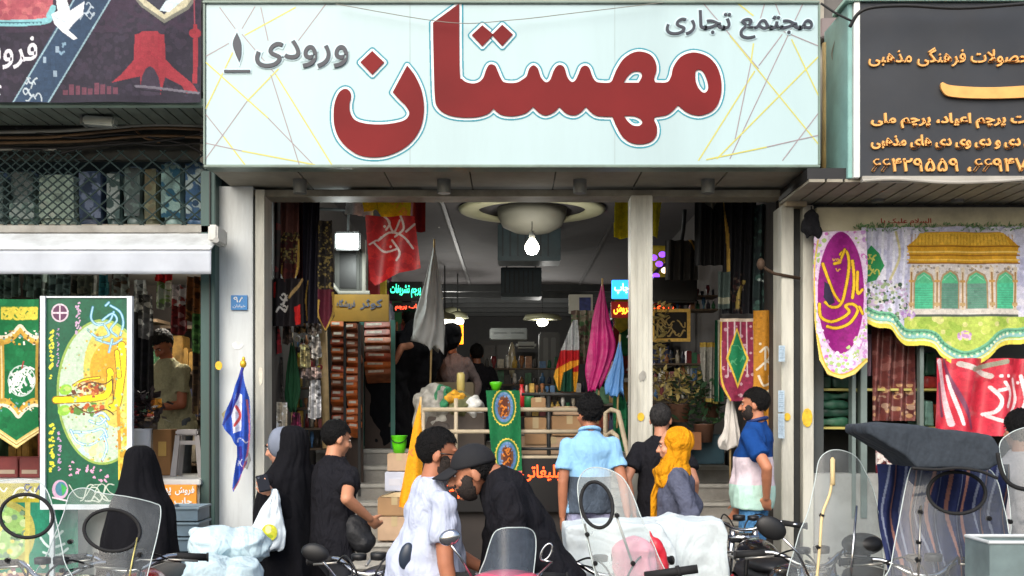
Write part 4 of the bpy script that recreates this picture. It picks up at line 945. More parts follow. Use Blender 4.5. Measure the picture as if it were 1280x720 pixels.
# bending woman in chador on the hall floor
f = Fig('woman in black chador stooping at the top of the stairs', 488, 11.3, FL, 1.55, -80, lean=58, yaw=0, pitch=30, skin=(200, 150, 124))
f.hc = f.xf((0, .05, 1.5)); f.body(False).trousers(darkpants).shoes(shoe_m)
m = MB(); m.ell(f.xf((0, -.02, .98)), (.26, .27, .26)); m.ell(f.xf((0, -.06, 1.2)), (.27, .2, .24)); m.ell(f.hc, (.12, .14, .14)); m.cap((0, -.05, .72), .3, (0, -.02, .12), .27); m.cap((0, .28, .66), .12, (0, .18, .2), .14); m.cap(f.xf((0, 0, 1.3)), .2, (0, .22, .55), .16)
link('chador', remesh(m, .015, 6, .03, 4), chador_m, f.b, True); f.done()
# sitting man in black behind her
f = Fig('man in a black t-shirt sitting behind the stooping chador woman', 512, 12.4, FL, 1.7, 20, yaw=10, seat=.72, skin=(160, 110, 84))
f.reach(-1, f.xf((-.3, .1, 1.0))); f.body().hair().top([(0, black_tee)], seed=12).trousers(darkpants).shoes(shoe_m).done()
# stall keeper in checks
f = Fig('seller in a checked shirt sitting under the orange lit sign', 568, 12.9, FL, 1.68, 165, lean=8, pitch=10, seat=.5, skin=(168, 120, 94))
f.body().hair((30, 26, 24)).top([(0, fabric('checked_shirt', (120, 108, 108), .12))], 'long', seed=13).trousers(darkpants).shoes(shoe_m).done()
f = Fig('person in black sitting inside the hall right of the seller', 596, 13.6, FL, 1.66, 15, seat=.42, skin=(150, 106, 84))
f.body(False).hair().top([(0, black_tee)], 'long', seed=14, hem=.5).trousers(darkpants).shoes(shoe_m).done()
# man in olive inside the left shop
f = Fig('man in an olive shirt looking down inside the left shop', 220, 9.6, .7, 1.72, 150, lean=12, pitch=42, skin=(150, 96, 70))
f.reach(1, f.xf((.1, .3, 1.12))); f.reach(-1, f.xf((-.08, .3, 1.1)))
f.body().hair((24, 20, 18)).top([(0, fabric('olive_shirt', (136, 132, 104), .12))], 'short', seed=15).trousers(mat('slate_trousers', (58, 64, 70))).shoes(shoe_m).done()
# person at the right edge
f = Fig('person with black hair in a pale grey top at the far right edge', 1276, 6.9, 0, 1.72, 10, skin=(196, 150, 124))
f.body().hair((16, 15, 17), 1.12, -.09, .05, .006).top([(0, fabric('pale_grey_top', (190, 186, 190), .03, .2))], 'long', seed=16, loose=1.1).trousers(darkpants).shoes(shoe_m).done()
# ---------------------------------------------------------------- motorcycles parked at the kerb
rubber = mat('rubber', (22, 22, 23), rough=.8, var=.3); seat_m = mat('seat_vinyl', (26, 27, 30), rough=.5, bump=.15, bscale=200)
acryl = clearmat('scratched_acrylic', (.93, .95, .95), .10, (190, 196, 198), .06)
acryl_g = clearmat('smoky_acrylic', (.80, .84, .84), .2, (150, 156, 158), .08)
acryl_edge = mat('acrylic_edge', (190, 202, 200), rough=.25, var=.1)
mirror_m = mat('mirror_glass', (210, 214, 216), rough=.03, metal=1, var=.0)
bolt_m = mat('bolt', (40, 40, 42), rough=.35, metal=.7)
def wheel(root, y, name='wheel'):
    w_ = MB(); pts = [(0, y + .25 * math.cos(t), .3 + .25 * math.sin(t)) for t in [2 * math.pi * i / 40 for i in range(40)]]
    w_.tube(pts, .048, 10, True); o = w_.build(name, rubber, root, True)
    r = MB(); r.tube([(0, y + .205 * math.cos(t), .3 + .205 * math.sin(t)) for t in [2 * math.pi * i / 40 for i in range(40)]], .018, 8, True)
    for i in range(18):
        t = 2 * math.pi * i / 18; r.cyl(((-.03, .03)[i % 2], y, .3), (0, y + .2 * math.cos(t), .3 + .2 * math.sin(t)), .003, n=5)
    r.cyl((-.05, y, .3), (.05, y, .3), .04, n=16); r.build('rim', chrome, o, True)
def shield(root, Y, out, ring=None, bolts=(), m_=None, lean=.34, curv=.09, k=2.2, edge=True, text=None, rimmat=None, holder=None):
    """clear windshield: outline and ring given where the photo shows them, on a curved leaning sheet"""
    o_ = crom(out, 5, True); xs = [p[0] for p in o_]; ys = [p[1] for p in o_]; xc = (min(xs) + max(xs)) / 2; hw = (max(xs) - min(xs)) / 2; yb = max(ys)
    pos = lambda x, y: ((x - 640) * (Yd(x, y)) / F, Yd(x, y), HC + (HZ - y) * Yd(x, y) / F)
    def Yd(x, y): return Y + curv * ((x - xc) / hw) ** 2 + lean * (yb - y) * Y / F
    cv = Cv(min(xs), min(ys), max(xs), max(ys), k, (200, 205, 206)); m = cv.inpoly(o_)
    if ring: m &= cv.elld(*ring) > 1
    cv.cut(m); s = cv.build('windshield', pos, m_ or acryl, root)
    if edge:
        b = MB(); b.tube([Vector(pos(x, y)) for x, y in o_], .0026, 6, True); b.build('sheet_edge', acryl_edge, s, True)
    if ring:
        cx, cy, rx, ry, *rt = ring; a = R(rt[0]) if rt else 0
        b = MB(); b.tube([Vector(pos(cx + rx * math.cos(t) * math.cos(a) - ry * math.sin(t) * math.sin(a), cy + rx * math.cos(t) * math.sin(a) + ry * math.sin(t) * math.cos(a))) for t in [2 * math.pi * i / 48 for i in range(48)]], .0085, 8, True)
        b.build('rubber_ring', rubber, s, True)
    for x, y in bolts:
        q = Vector(pos(x, y)); b = MB(); b.cyl(q + Vector((0, .012, 0)), q - Vector((0, .012, 0)), .011, n=12); b.cyl(q - Vector((0, .012, 0)), q - Vector((0, .02, 0)), .007, n=6); b.build('bolt', bolt_m, s)
    return s, pos
def mirror(root, c, size, stalk, backm=None, tilt=0, face=False):
    """mirror head at world point c, stalk along given world points"""
    b = MB(); M3 = Matrix.Rotation(R(tilt), 3, 'Y'); b.ell(c, (size[0], .022, size[1]), M3, 20); o = b.build('mirror', backm or black, root, True)
    b = MB(); b.ell(Vector(c) + Vector((0, .012 if not face else -.012, 0)), (size[0] * .9, .014, size[1] * .88), M3, 20); b.build('mirror_glass', mirror_m, o, True)
    b = MB(); b.tube(stalk, .006, 8); b.build('mirror_stalk', chrome if backm else black, o, True)
def motorcycle(label, px, Y, heading, paint, light=True, kind='motorcycle', bars=.3, tank=True):
    """front end near depth Y; local frame +Y forward, then turned so the front faces the street"""
    t = thing(kind, label, 'motorcycle', (0, 0, 0), 'motorcycles parked along the kerb')
    wheel(t, .62); wheel(t, -.62)
    m = MB(); [m.cyl((s * .075, .62, .3), (s * .075, .44, .92), .02, n=10) for s in (1, -1)]; m.box((-.1, .42, .84), (.1, .5, .9), .01); m.build('fork', chrome, t, True)
    m = MB(); m.tube([(0, .42, .86), (0, .1, .7), (0, -.3, .68), (0, -.62, .62)], .022); m.tube([(0, .42, .8), (0, .25, .35), (0, -.2, .28), (0, -.6, .3)], .02); m.build('frame', black, t, True)
    m = MB(); m.box((-.11, -.12, .28), (.11, .25, .5), .03); m.cyl((0, .1, .45), (0, .2, .68), .075, n=16)
    for i in range(6): m.box((-.1, .07 + i * .016, .5 + i * .026), (.1, .22 + i * .012, .508 + i * .026))
    m.build('engine', steel, t)
    if tank:
        m = MB(); m.ell((0, .14, .78), (.13, .26, .12)); m.box((-.1, -.08, .68), (.1, .3, .78), .03); m.build('fuel_tank', paint, t, True)
    else:
        m = MB(); m.loft([[(math.cos(q) * rx, cy + math.sin(q) * ry, z) for q in [2 * math.pi * i / 20 for i in range(20)]] for z, rx, ry, cy in ((.36, .16, .06, .42), (.6, .2, .08, .46), (.82, .17, .09, .48), (.93, .1, .07, .46))]); m.build('front_fairing', paint, t, True)
    m = MB(); m.ell((0, -.32, .78), (.14, .4, .07)); m.box((-.12, -.66, .72), (.12, .02, .78), .03); m.build('seat', seat_m, t, True)
    for y in (.62, -.62):
        m = MB(); m.grid(lambda u, v: Vector(((u - .5) * .15, y + .325 * math.cos(R(20 + 140 * v)), .3 + .325 * math.sin(R(20 + 140 * v)) - .02 * (2 * u - 1) ** 2)), 6, 16); m.build('mudguard', paint, t, True, .006)
    m = MB(); m.tube(crom([(-bars, .26, .97), (-bars * .6, .34, .985), (-.06, .42, .93), (.06, .42, .93), (bars * .6, .34, .985), (bars, .26, .97)], 5), .012); hb = m.build('handlebar', chrome, t, True)
    m = MB()
    for s in (1, -1):
        m.tube(crom([(s * bars * .6, .37, .975), (s * bars * .4, .5, 1.02), (s * .05, .56, .96), (0, .5, .8)], 5), .005); m.tube(crom([(s * bars * .55, .36, .97), (s * bars * .3, .46, .96), (s * .08, .52, .86)], 5), .0045)
    m.build('cables', black, hb, True); m = MB(); m.lathe((-.045, .4, .985), [(.01, 0), (.04, .005), (.042, .035), (.036, .04)], 18); m.lathe((.05, .4, .985), [(.01, 0), (.036, .005), (.038, .03), (.03, .035)], 18); m.build('gauges', black, hb, True)
    for s in (1, -1):
        m = MB(); m.cyl((s * bars * .72, .315, .98), (s * (bars + .05), .245, .965), .019, n=14); m.cyl((s * (bars + .05), .245, .965), (s * (bars + .06), .243, .965), .023, n=14); m.build('grip', rubber, hb, True)
        m = MB(); m.tube([(s * bars * .62, .36, .97), (s * (bars + .02), .31, .955)], .006); m.build('brake_lever', steel, hb, True)
        m = MB(); m.ell((s * .17, .5, .8), (.03, .035, .028)); m.build('indicator', mat('indicator_amber', (220, 120, 30), rough=.3), t, True)
    if light:
        m = MB(); m.lathe((0, 0, 0), [(.02, 0), (.075, .02), (.085, .1), (.085, .12)], 24); m.move(Matrix.Translation((0, .52, .8)) @ Matrix.Rotation(R(-90), 4, 'X')); hl = m.build('headlight', black, t, True)
        m = MB(); m.ell((0, .645, .8), (.08, .018, .08)); m.build('headlight_glass', mat('lamp_glass', (190, 200, 204), rough=.08, metal=.4), hl, True)
    m = MB(); m.cyl((.13, .2, .28), (.15, -.7, .33), .03, .045, 14); m.build('exhaust', chrome, t, True)
    m = MB(); m.ell((0, -.82, .68), (.06, .03, .04)); m.build('tail_light', mat('tail_red', (150, 20, 20), rough=.25), t, True)
    m = MB(); m.tube([(-.1, -.5, .84), (-.1, -.85, .84), (.1, -.85, .84), (.1, -.5, .84)], .009); m.build('rack', steel, t, True)
    t.rotation_euler = (0, 0, R(heading)); c = P(px, 515, Y); fw = Matrix.Rotation(R(heading), 3, 'Z') @ Vector((0, .62, 0))
    t.location = (c.x - fw.x, Y + .12 - fw.y, 0); return t
def kids(t):   # windshields and mirrors are set in place in world space after the bike stands
    e = bpy.data.objects.new('front_mount', None); return t
def attach(t):
    """objects built in world space become parts of the turned bike without moving"""
    bpy.context.view_layer.update()
    inv = (Matrix.Translation(t.location) @ t.rotation_euler.to_matrix().to_4x4()).inverted()
    for o in [q for q in bpy.data.objects if q.parent is None and q.get('_on') == t.name]:
        o.parent = t; o.matrix_parent_inverse = inv; del o['_on']
class On:
    def __init__(s, t): s.t = t
    def __enter__(s): s.before = set(bpy.data.objects); return None
    def __exit__(s, *a):
        inv = (Matrix.Translation(s.t.location) @ s.t.rotation_euler.to_matrix().to_4x4()).inverted()
        for o in set(bpy.data.objects) - s.before:
            if o.parent is None: o.parent = s.t; o.matrix_parent_inverse = inv
pb = mat('bike_black', (20, 20, 22), rough=.25, coat=.5); pr = mat('bike_red', (140, 24, 30), rough=.25, coat=.5); pg = mat('bike_grey', (90, 94, 98), rough=.3, coat=.4)
pk = mat('scooter_pink', (206, 78, 106), rough=.3, coat=.5); bl = mat('bike_blue', (30, 50, 110), rough=.3, coat=.4)

t = motorcycle('motorcycle at the far left with a clear windshield and big round rubber ring', 22, 4.9, 176, pb)
with On(t): shield(None, 4.9, [(-46, 612), (0, 601), (40, 600), (58, 612), (70, 650), (80, 700), (84, 740), (-70, 740)], (33, 645, 33, 27, 4), [(10, 700)])
t = motorcycle('motorcycle with a scuffed smoky windshield before the woman at lower left', 132, 5.15, 184, pr)
with On(t):
    s, pos = shield(None, 5.15, [(46, 738), (60, 690), (78, 646), (86, 620), (97, 611), (112, 611), (124, 616), (160, 621), (193, 629), (201, 637), (197, 668), (184, 720), (180, 740)], (140, 663, 35, 26, 6), [(88, 677), (78, 713), (175, 693)], acryl_g)
    b = MB(); b.tube([Vector(pos(x, y)) - Vector((0, .006, 0)) for x, y in ((172, 672), (166, 700), (160, 735))], .004); b.build('support_rod', mat('brass_rod', (190, 178, 110), rough=.4, metal=.5), s, True)
    cv = Cv(106, 688, 156, 706, 3, (204, 208, 208)); cv.a[:] = False; tmp = Cv(106, 688, 156, 706, 3, (0, 0, 0))
t = motorcycle('motorcycle with a tall clear windshield and oval rubber ring carrying the white parcels', 782, 5.0, 190, pg)
with On(t):
    s, pos = shield(None, 5.0, [(745, 722), (735, 680), (727, 647), (722, 612), (726, 594), (738, 585), (757, 586), (777, 596), (790, 617), (804, 653), (822, 693), (834, 740), (750, 742)], (746, 631, 19.5, 29, -12), [(771, 644), (791, 704), (734, 668), (744, 704)], clearmat('frosted_acrylic', (.92, .95, .95), .3, (190, 200, 200), .1))
    for pts in (((763, 618), (774, 655), (792, 708)), ((731, 655), (738, 690), (748, 730))):
        b = MB(); b.tube([Vector(pos(x, y)) + Vector((0, .01, 0)) for x, y in pts], .006); b.build('support_rod', steel, s, True)
    b = MB(); b.cyl(P(806, 720, 5.05), P(872, 711, 5.0), .02, n=14); b.cyl(P(846, 715, 5.02), P(850, 714, 5.02), .028, n=14); b.build('grip', rubber, None, True)
t = motorcycle('small pink scooter with a short windshield and two chrome mirrors', 632, 4.5, 178, pk, tank=False, kind='scooter', bars=.2)
with On(t):
    shield(None, 4.65, [(598, 722), (606, 700), (612, 680), (618, 666), (628, 660.5), (644, 659.5), (660, 660.5), (668, 667), (670, 683), (667, 715), (664, 740), (604, 740)], None, [], clearmat('blue_acrylic', (.86, .9, .95), .12, (170, 186, 204), .05))
    mirror(None, P(562, 672, 4.7), (.046, .034), [P(560, 676, 4.7), P(575, 696, 4.7), P(590, 722, 4.75)], chrome, -20)
    b = MB(); b.tube([P(683 + 7 * math.cos(q) - 2 * math.sin(q), 690 + 3 * math.cos(q) * -1 + 10 * math.sin(q), 4.7) for q in [2 * math.pi * i / 24 for i in range(24)]], .0045, 8, True); b.tube([P(679, 700, 4.7), P(690, 702, 4.7), P(672, 720, 4.72), P(664, 730, 4.75)], .005); b.build('mirror_hoop', chrome, None, True)
    m = MB(); m.ell(P(634, 728, 4.75), (.16, .1, .055)); m.build('cowl', pk, None, True)
t = motorcycle('motorcycle with a scratched tall windshield laced with a cord, right of the door posts', 1046, 5.3, 186, pb)
with On(t):
    s, pos = shield(None, 5.3, [(990, 740), (996, 677), (1010, 640), (1019, 600), (1024, 575), (1036, 564), (1052, 563), (1070, 571), (1082, 590), (1094, 620), (1100, 660), (1096, 740)], None, [(1027, 644), (1023, 684)], acryl_g)
    b = MB(); b.tube([Vector(pos(x, y)) - Vector((0, .01, 0)) for x, y in crom([(1040, 572), (1039, 600), (1036, 619), (1027, 644), (1024, 684), (1019, 735)], 4)], .007); b.tube([Vector(pos(x, y)) - Vector((0, .012, 0)) for x, y in ((1040, 574), (1040, 606))], .012); b.build('cord', mat('cord_beige', (214, 190, 140), rough=.8), s, True)
    b = MB(); b.tube([Vector(pos(x, y)) - Vector((0, .01, 0)) for x, y in ((1070, 632), (1062, 725))], .006); b.build('support_rod', chrome, s, True)
    mirror(None, P(964, 660, 5.2), (.075, .052), [P(978, 672, 5.2), P(998, 692, 5.2), P(1012, 722, 5.25)], black, 28)
    m = MB(); m.ell(P(1078, 680, 5.5), (.1, .09, .055)); m.build('hand_guard', black, None, True)
t = motorcycle('motorcycle under a black hood with a round ring in its windshield, at the right', 1190, 5.0, 180, pb)
with On(t):
    s, pos = shield(None, 5.0, [(1112, 740), (1114, 705), (1124, 650), (1136, 592), (1146, 584), (1190, 582), (1232, 585), (1246, 600), (1254, 630), (1261, 665), (1268, 740)], (1196, 616, 36, 26, 3), [(1150, 640), (1148, 678), (1147, 700), (1236, 648), (1262, 652)])
    for x in (1143,):
        b = MB(); b.tube([Vector(pos(p, q)) - Vector((0, .01, 0)) for p, q in ((1150, 632), (1147, 720))], .005); b.build('support_rod', steel, s, True)
    m = MB(); hood = [(1083, 531), (1110, 528), (1153, 532), (1200, 538), (1240, 545), (1251, 562), (1250, 580), (1236, 588), (1197, 586), (1146, 585), (1131, 570), (1099, 551), (1083, 542)]
    m.prism([P(x, y, 5.06) for x, y in hood], (0, .35, 0))
    o = link('hood_cover', remesh(m, .01, 8, .006, 3), fabric('hood_vinyl', (50, 57, 65), .15, .3, 4, .45), None, True)
    b = MB(); b.tube([P(x, y, 5.0) for x, y in crom([(1140, 585), (1170, 587), (1197, 585), (1225, 589), (1247, 598)], 5)], .007); b.build('hood_hem', rubber, None, True)
t = motorcycle('motorcycle cut by the right edge with a dark grey cover and metal carry box', 1318, 5.0, 172, pg)
with On(t):
    shield(None, 5.05, [(1249, 560), (1262, 542), (1290, 533), (1330, 535), (1390, 560), (1400, 740), (1264, 740), (1264, 660), (1259, 605)], None, [], clearmat('dark_acrylic', (.42, .45, .46), .42, (104, 110, 112), .1))
    b = MB(); b.tube([P(x, y, 5.0) for x, y in crom([(1247, 566), (1252, 590), (1264, 606), (1285, 612), (1320, 612)], 5)], .01); b.build('cover_piping', rubber, None, True)
    m = MB(); x0, x1, z0, z1 = X(1237, 4.75), X(1340, 4.75), Zz(760, 4.75), Zz(678, 4.75)
    m.box((x0, 4.75, z0), (x1, 4.758, z1)); m.box((x0, 5.0, z0), (x1, 5.008, z1)); m.box((x0, 4.7581, z0), (x0 + .008, 4.9999, z1)); m.box((x0, 4.76, z0 - .01), (x1, 4.99, z0)); b = m.build('carry_box', mat('galvanised', (128, 146, 146), rough=.4, metal=.4, var=.25, dirt=.2), None)
    m = MB(); m.tube([(x0 - .005, 4.75, z1), (x1, 4.75, z1)], .008); m.tube([(x0, 5.0, z1), (x1, 5.0, z1)], .008); m.tube([(x0, 4.75, z1), (x0, 5.0, z1)], .008); m.build('box_rim', mat('rim_light', (200, 206, 206), rough=.4), b)
t = motorcycle('black motorcycle seen from behind by the man in the colour block polo', 948, 6.9, 4, pb, light=False)
t.location.y = 6.95
with On(t):
    m = MB(); m.tube(crom([P(932, 722, 6.15), P(934, 698, 6.15), P(942, 694, 6.15), P(974, 694, 6.15), P(984, 698, 6.2), P(988, 722, 6.2)], 4), .011); m.build('grab_rail', black, None, True)
    m = MB(); m.ell(P(958, 704, 6.3), (.12, .25, .05)); m.build('pillion_pad', seat_m, None, True)
t = motorcycle('dark motorcycle with two black mirrors below the man in the black t-shirt', 452, 5.05, 182, bl, bars=.26)
with On(t):
    mirror(None, P(394, 691, 5.05), (.064, .042), [P(400, 698, 5.06), P(412, 712, 5.08), P(428, 730, 5.15)], black, 14)
    mirror(None, P(508, 695, 5.05), (.034, .062), [P(508, 706, 5.06), P(505, 716, 5.08), P(490, 735, 5.15)], mat('mirror_back', (40, 50, 64), rough=.35), 12)

# goods on and beside the bikes
styro = fabric('white_wrap', (204, 214, 216), .04, .3, 4, .4)
m = MB(); m.prism([P(x, y, 5.75) for x, y in ((706, 660), (736, 655), (800, 654), (826, 656), (846, 690), (842, 760), (714, 760), (708, 700))], (0, .35, 0))
tag(link('parcel', remesh(m, .012, 6, .012, 2), styro, None, True), 'white wrapped parcel standing behind the tall windshield, left of the other', 'parcel', 'white parcels')
m = MB(); m.prism([P(x, y, 5.95) for x, y in ((800, 690), (800, 655), (832, 650), (846, 646), (868, 652), (905, 651), (911, 664), (914, 760), (808, 760))], (0, .35, 0))
tag(link('parcel', remesh(m, .012, 6, .012, 5), styro, None, True), 'larger white wrapped parcel in front of the mustard scarf woman', 'parcel', 'white parcels')
redb = mat('red_plastic', (206, 40, 56), rough=.35, bump=.3, bscale=20, var=.1); pinkb = mat('pink_plastic', (236, 150, 168), rough=.35, bump=.3, bscale=20, var=.1)
t = thing('carrier_bag', 'pink and red plastic bag hanging from the handlebar behind the tall windshield', 'bag', P(805, 720, 5.25))
m = MB(); m.ell(P(792, 702, 5.3), (.11, .05, .12)); m.box(P(776, 730, 5.25), P(814, 680, 5.33), .02); link('bag_body', remesh(m, .01, 4, .03, 2), pinkb, t, True)
m = MB(); m.ell(P(820, 690, 5.36), (.045, .04, .075)); m.ell(P(826, 705, 5.36), (.035, .04, .1)); m.cap(P(815, 676, 5.36), .015, P(812, 664, 5.36), .008); link('red_lining', remesh(m, .01, 3, .02, 3), redb, t, True)
strm = Cv(1098, 580, 1262, 735, 1.6, (30, 40, 82))
for i in range(15):
    x = 1102 + i * 11.5; w_ = 3.2 if i % 2 else 2; strm.line([(x + 8, 578), (x + 2 * math.sin(i), 630), (x + 3 + 3 * math.sin(i * 2), 690), (x + 8, 740)], w_, (150, 106, 96) if i % 2 else (120, 128, 150))
o = strm.build('striped_blanket', lambda x, y: ((x - 640) * 5.5 / F, 5.5 + .03 * np.sin(x * .22 + .02 * y) + .02 * np.sin(y * .06) + .1 * np.maximum(0, y - 640) / 80 * -1, HC + (HZ - y) * 5.5 / F), None, None, 'blue blanket with pale and pink stripes draped over the hooded motorcycle', 'blanket')
sackm = fabric('white_sack', (190, 212, 218), .04, .35, 5, .4)
for i, (x0, y0, x1, y1, Y, lb_) in enumerate(((229, 664, 326, 712, 6.3, 'bulging white plastic sack lying by the white pillar foot'), (222, 700, 318, 760, 6.0, 'white plastic sack at the bottom edge below the bulging one'))):
    m = MB(); a = P(x0, y1, Y); b = P(x1, y0, Y); h_ = b.z - a.z; w_ = b.x - a.x; m.cap((a.x + h_ * .5, Y + .15, a.z + h_ * .48), h_ * .5, (b.x - h_ * .5, Y + .15, a.z + h_ * .46), h_ * .48); m.ell((a.x + w_ * .35, Y + .13, a.z + h_ * .55), (w_ * .36, .17, h_ * .48)); m.ell((a.x + w_ * .72, Y + .17, a.z + h_ * .5), (w_ * .3, .17, h_ * .46)); m.cap((a.x + .03, Y + .15, a.z + h_ * .85), .03, (a.x + .1, Y + .12, a.z + h_ * .6), .07)
    sk = remesh(m, .01, 10); nm = [v.normal.copy() for v in sk.vertices]
    for v, q in zip(sk.vertices, nm):
        c_ = v.co; d_ = 1 - abs(noise.noise(Vector((c_.x * 2.6 + c_.z * 3, c_.y * 4, c_.z * 15 - c_.x * 2 + i)))) * 2; e_ = 1 - abs(noise.noise(Vector((c_.x * 9, c_.y * 9, c_.z * 22 + c_.x * 9 + i)))) * 2
        v.co = c_ + q * (.016 * d_ * abs(d_) + .007 * e_)
    tag(link('sack', sk, sackm, None, True), lb_, 'sack', 'white plastic sacks')
tray = mat('crate_grey', (100, 122, 136), rough=.55, dirt=.25, var=.1)
for i in range(4):
    y = 634 + i * 19; Y = 7.72; x0, x1 = X(206, Y), X(247, Y); z1 = Zz(y, Y); z0 = Zz(y + 17, Y)
    t = thing('crate', ['grey blue crate, topmost of the stack below the orange panel', 'grey blue crate, second from the top of its stack', 'grey blue crate, third from the top of its stack', 'grey blue crate at the bottom of its stack'][i], 'crate', ((x0 + x1) / 2, Y + .15, z0), 'stacked grey crates')
    m = MB(); m.box((x0, Y, z0), (x1, Y + .012, z1 - .014)); m.box((x0, Y + .29, z0), (x1, Y + .302, z1 - .014)); m.box((x0, Y + .0122, z0), (x0 + .012, Y + .2898, z1 - .014)); m.box((x1 - .012, Y + .0122, z0), (x1, Y + .2898, z1 - .014)); m.box((x0 + .013, Y + .0125, z0), (x1 - .013, Y + .2895, z0 + .01)); m.build('crate_body', tray, t)
    m = MB(); m.box((x0 - .012, Y - .012, z1 - .0135), (x1 + .012, Y + .004, z1)); m.box((x0 - .012, Y + .298, z1 - .0135), (x1 + .012, Y + .314, z1)); m.box((x0 - .012, Y + .0042, z1 - .0135), (x0 + .004, Y + .2978, z1)); m.box((x1 - .004, Y + .0042, z1 - .0135), (x1 + .012, Y + .2978, z1)); m.build('crate_rim', mat('crate_rim', (120, 142, 154), rough=.5, dirt=.2), t)
# blue pennant on its pole beside the pillar
t = thing('flag', 'royal blue pennant with white panel on a pole leaning on the white pillar', 'flag', P(285, 640, 8.2))
m = MB(); m.cyl(P(281, 530, 8.2), P(304, 458, 8.22), .011, n=10); m.build('pole', mat('blue_pole', (46, 50, 140), rough=.4), t, True)
m = MB(); m.ell(P(304, 455, 8.22), (.024, .024, .03)); m.ell(P(304.5, 449, 8.22), (.012, .012, .02)); m.build('finial', mat('finial_gold', (226, 180, 50), rough=.3, metal=.4), t, True)
cv = Cv(276, 458, 314, 618, 2.2, (52, 90, 190)); pl = [(303, 459), (312, 500), (313, 540), (308, 580), (292, 616), (290, 610), (296, 570), (296, 558), (284, 540), (277, 531), (288, 500)]
cv.poly([(297, 490), (303, 494), (301, 538), (292, 542), (289, 520)], (226, 228, 236)); cv.line([(296, 508), (300, 520), (294, 532)], 3, (210, 80, 80)); cv.line([(309, 500), (311, 540), (306, 580), (293, 612)], 2, (196, 110, 130)); cv.line([(300, 560), (302, 590)], 5, (60, 50, 140)); cv.line([(280, 530), (296, 500), (303, 462)], 3, (44, 46, 130)); cv.scrawl(297, 548, 310, 600, 1.5, (200, 206, 226), 5, 3)
cv.cut(cv.inpoly(pl)); cv.build('flag_cloth', hang(8.2, 9, 0, .018), None, t)
# orange pennant
t = thing('flag', 'furled orange yellow flag rising behind the man in the white t-shirt', 'flag', P(515, 700, 6.9))
cv = Cv(490, 498, 530, 690, 2.2, (238, 160, 20)); cv.scrawl(510, 545, 524, 580, 2, (240, 130, 60), 4, 3)
cv.cut(cv.inpoly([(526, 499), (529, 560), (527, 620), (520, 640), (498, 634), (499, 622), (508, 575), (517, 530)])); cv.build('flag_cloth', hang(6.9, 3.5, 1, .025), None, t)
m = MB(); m.cyl(P(526, 496, 6.93), P(518, 860, 6.93), .008, n=8); m.build('pole', wood, t, True)
# ---------------------------------------------------------------- lit lamps
glow = emit('bulb_glow', (255, 250, 232), 9)
t = thing('pendant_bulb', 'bare lit bulb hanging below the round ceiling cove', 'lamp', P(665, 240, 11.4))
bp_ = P(665, 308, 11.4)
MB().lathe(bp_, [(.005, -.085), (.045, -.075), (.072, -.03), (.07, .01), (.045, .055), (.03, .075)], 20).build('bulb', glow, t, True)
MB().lathe(bp_ + Vector((0, 0, .075)), [(.03, 0), (.032, .06), (.012, .08)], 16).build('bulb_holder', mat('holder_white', (210, 210, 200)), t, True)
MB().cyl(bp_ + Vector((0, 0, .15)), (bp_.x, bp_.y, CE - .28), .005, n=6).build('flex', black, t)
lamp('bulb_light', bp_ - Vector((0, 0, .14)), 24, (1, .97, .9), .07)
t = thing('flood_lamp', 'bright white flood lamp on the left wall above the yellow board', 'lamp', P(434, 300, 10.3))
c = P(434, 301, 10.3); MB().box((c.x - .12, c.y, c.z - .085), (c.x + .12, c.y + .08, c.z + .085), .015).build('housing', dark, t)
MB().box((c.x - .1, c.y - .006, c.z - .065), (c.x + .1, c.y - .001, c.z + .065), .002).build('lens', emit('flood_glow', (245, 255, 250), 8), t)
MB().tube([c + Vector((0, .05, .08)), c + Vector((0, .1, .3)), Vector((xl, c.y + .3, c.z + .35))], .015).build('bracket', dark, t)
lamp('flood_light', c - Vector((0, .25, .05)), 20, (.92, 1, .96), .08)
for px, py, Y, e, l_ in ((678, 403, 20, 55, 'round lit ceiling lamp far back on the right of the hall'), (572, 402, 18, 34, 'small lit ceiling lamp far back above the orange sign'), (565, 395, 21, 14, 'faint lit lamp deepest in the hall at left'), (556, 404, 17.0, 24, 'small lit ceiling lamp left of the others')):
    c = P(px, py, Y); t = thing('ceiling_lamp', l_, 'lamp', c, 'lit lamps at the back of the hall')
    MB().lathe(c + Vector((0, 0, .03)), [(.35 if px == 678 else .18, .02), (.3 if px == 678 else .15, .1), (.03, .14)], 24).build('lamp_shade', mat('shade_olive', (150, 150, 120)), t, True)
    MB().ell(c, (.1, .1, .07)).build('bulb', glow, t, True); MB().cyl(c + Vector((0, 0, .15)), (c.x, c.y, CE), .01, n=6).build('rod', dark, t)
    lamp('hall_light', c - Vector((0, 0, .2)), e, (1, .98, .92), .1)

def ledsign(label, x0, y0, x1, y1, Y, face, words, col, st=3.0, group='lit signs'):
    t = thing('led_sign', label, 'sign', P((x0 + x1) / 2, y1, Y), group)
    MB().box((X(x0, Y), Y, Zz(y1, Y)), (X(x1, Y), Y + .05, Zz(y0, Y)), .004).build('sign_case', face, t)
    for tx, a, b, c, d in words:
        letters('lettering', tx, a, b, d, c, Y - .001, emit('led_%d_%d_%d_%g' % (*col, st), col, st), t, .006, .02)
    return t
nearblack = mat('sign_black', (14, 12, 12), rough=.4)
ledsign('orange lit sign hanging left of the hall centre with red characters', 553, 405, 579, 430, 12.4, emit('led_amber', (255, 150, 20), 1.6), [('فروش', 556, 576, 412, 424)], (235, 60, 10), 1.2)
ledsign('green lit lettering sign behind the red flag', 486, 352, 528, 376, 12.5, nearblack, [('پرچم تشریفات', 488, 526, 355, 372)], (60, 230, 170), 2.2)
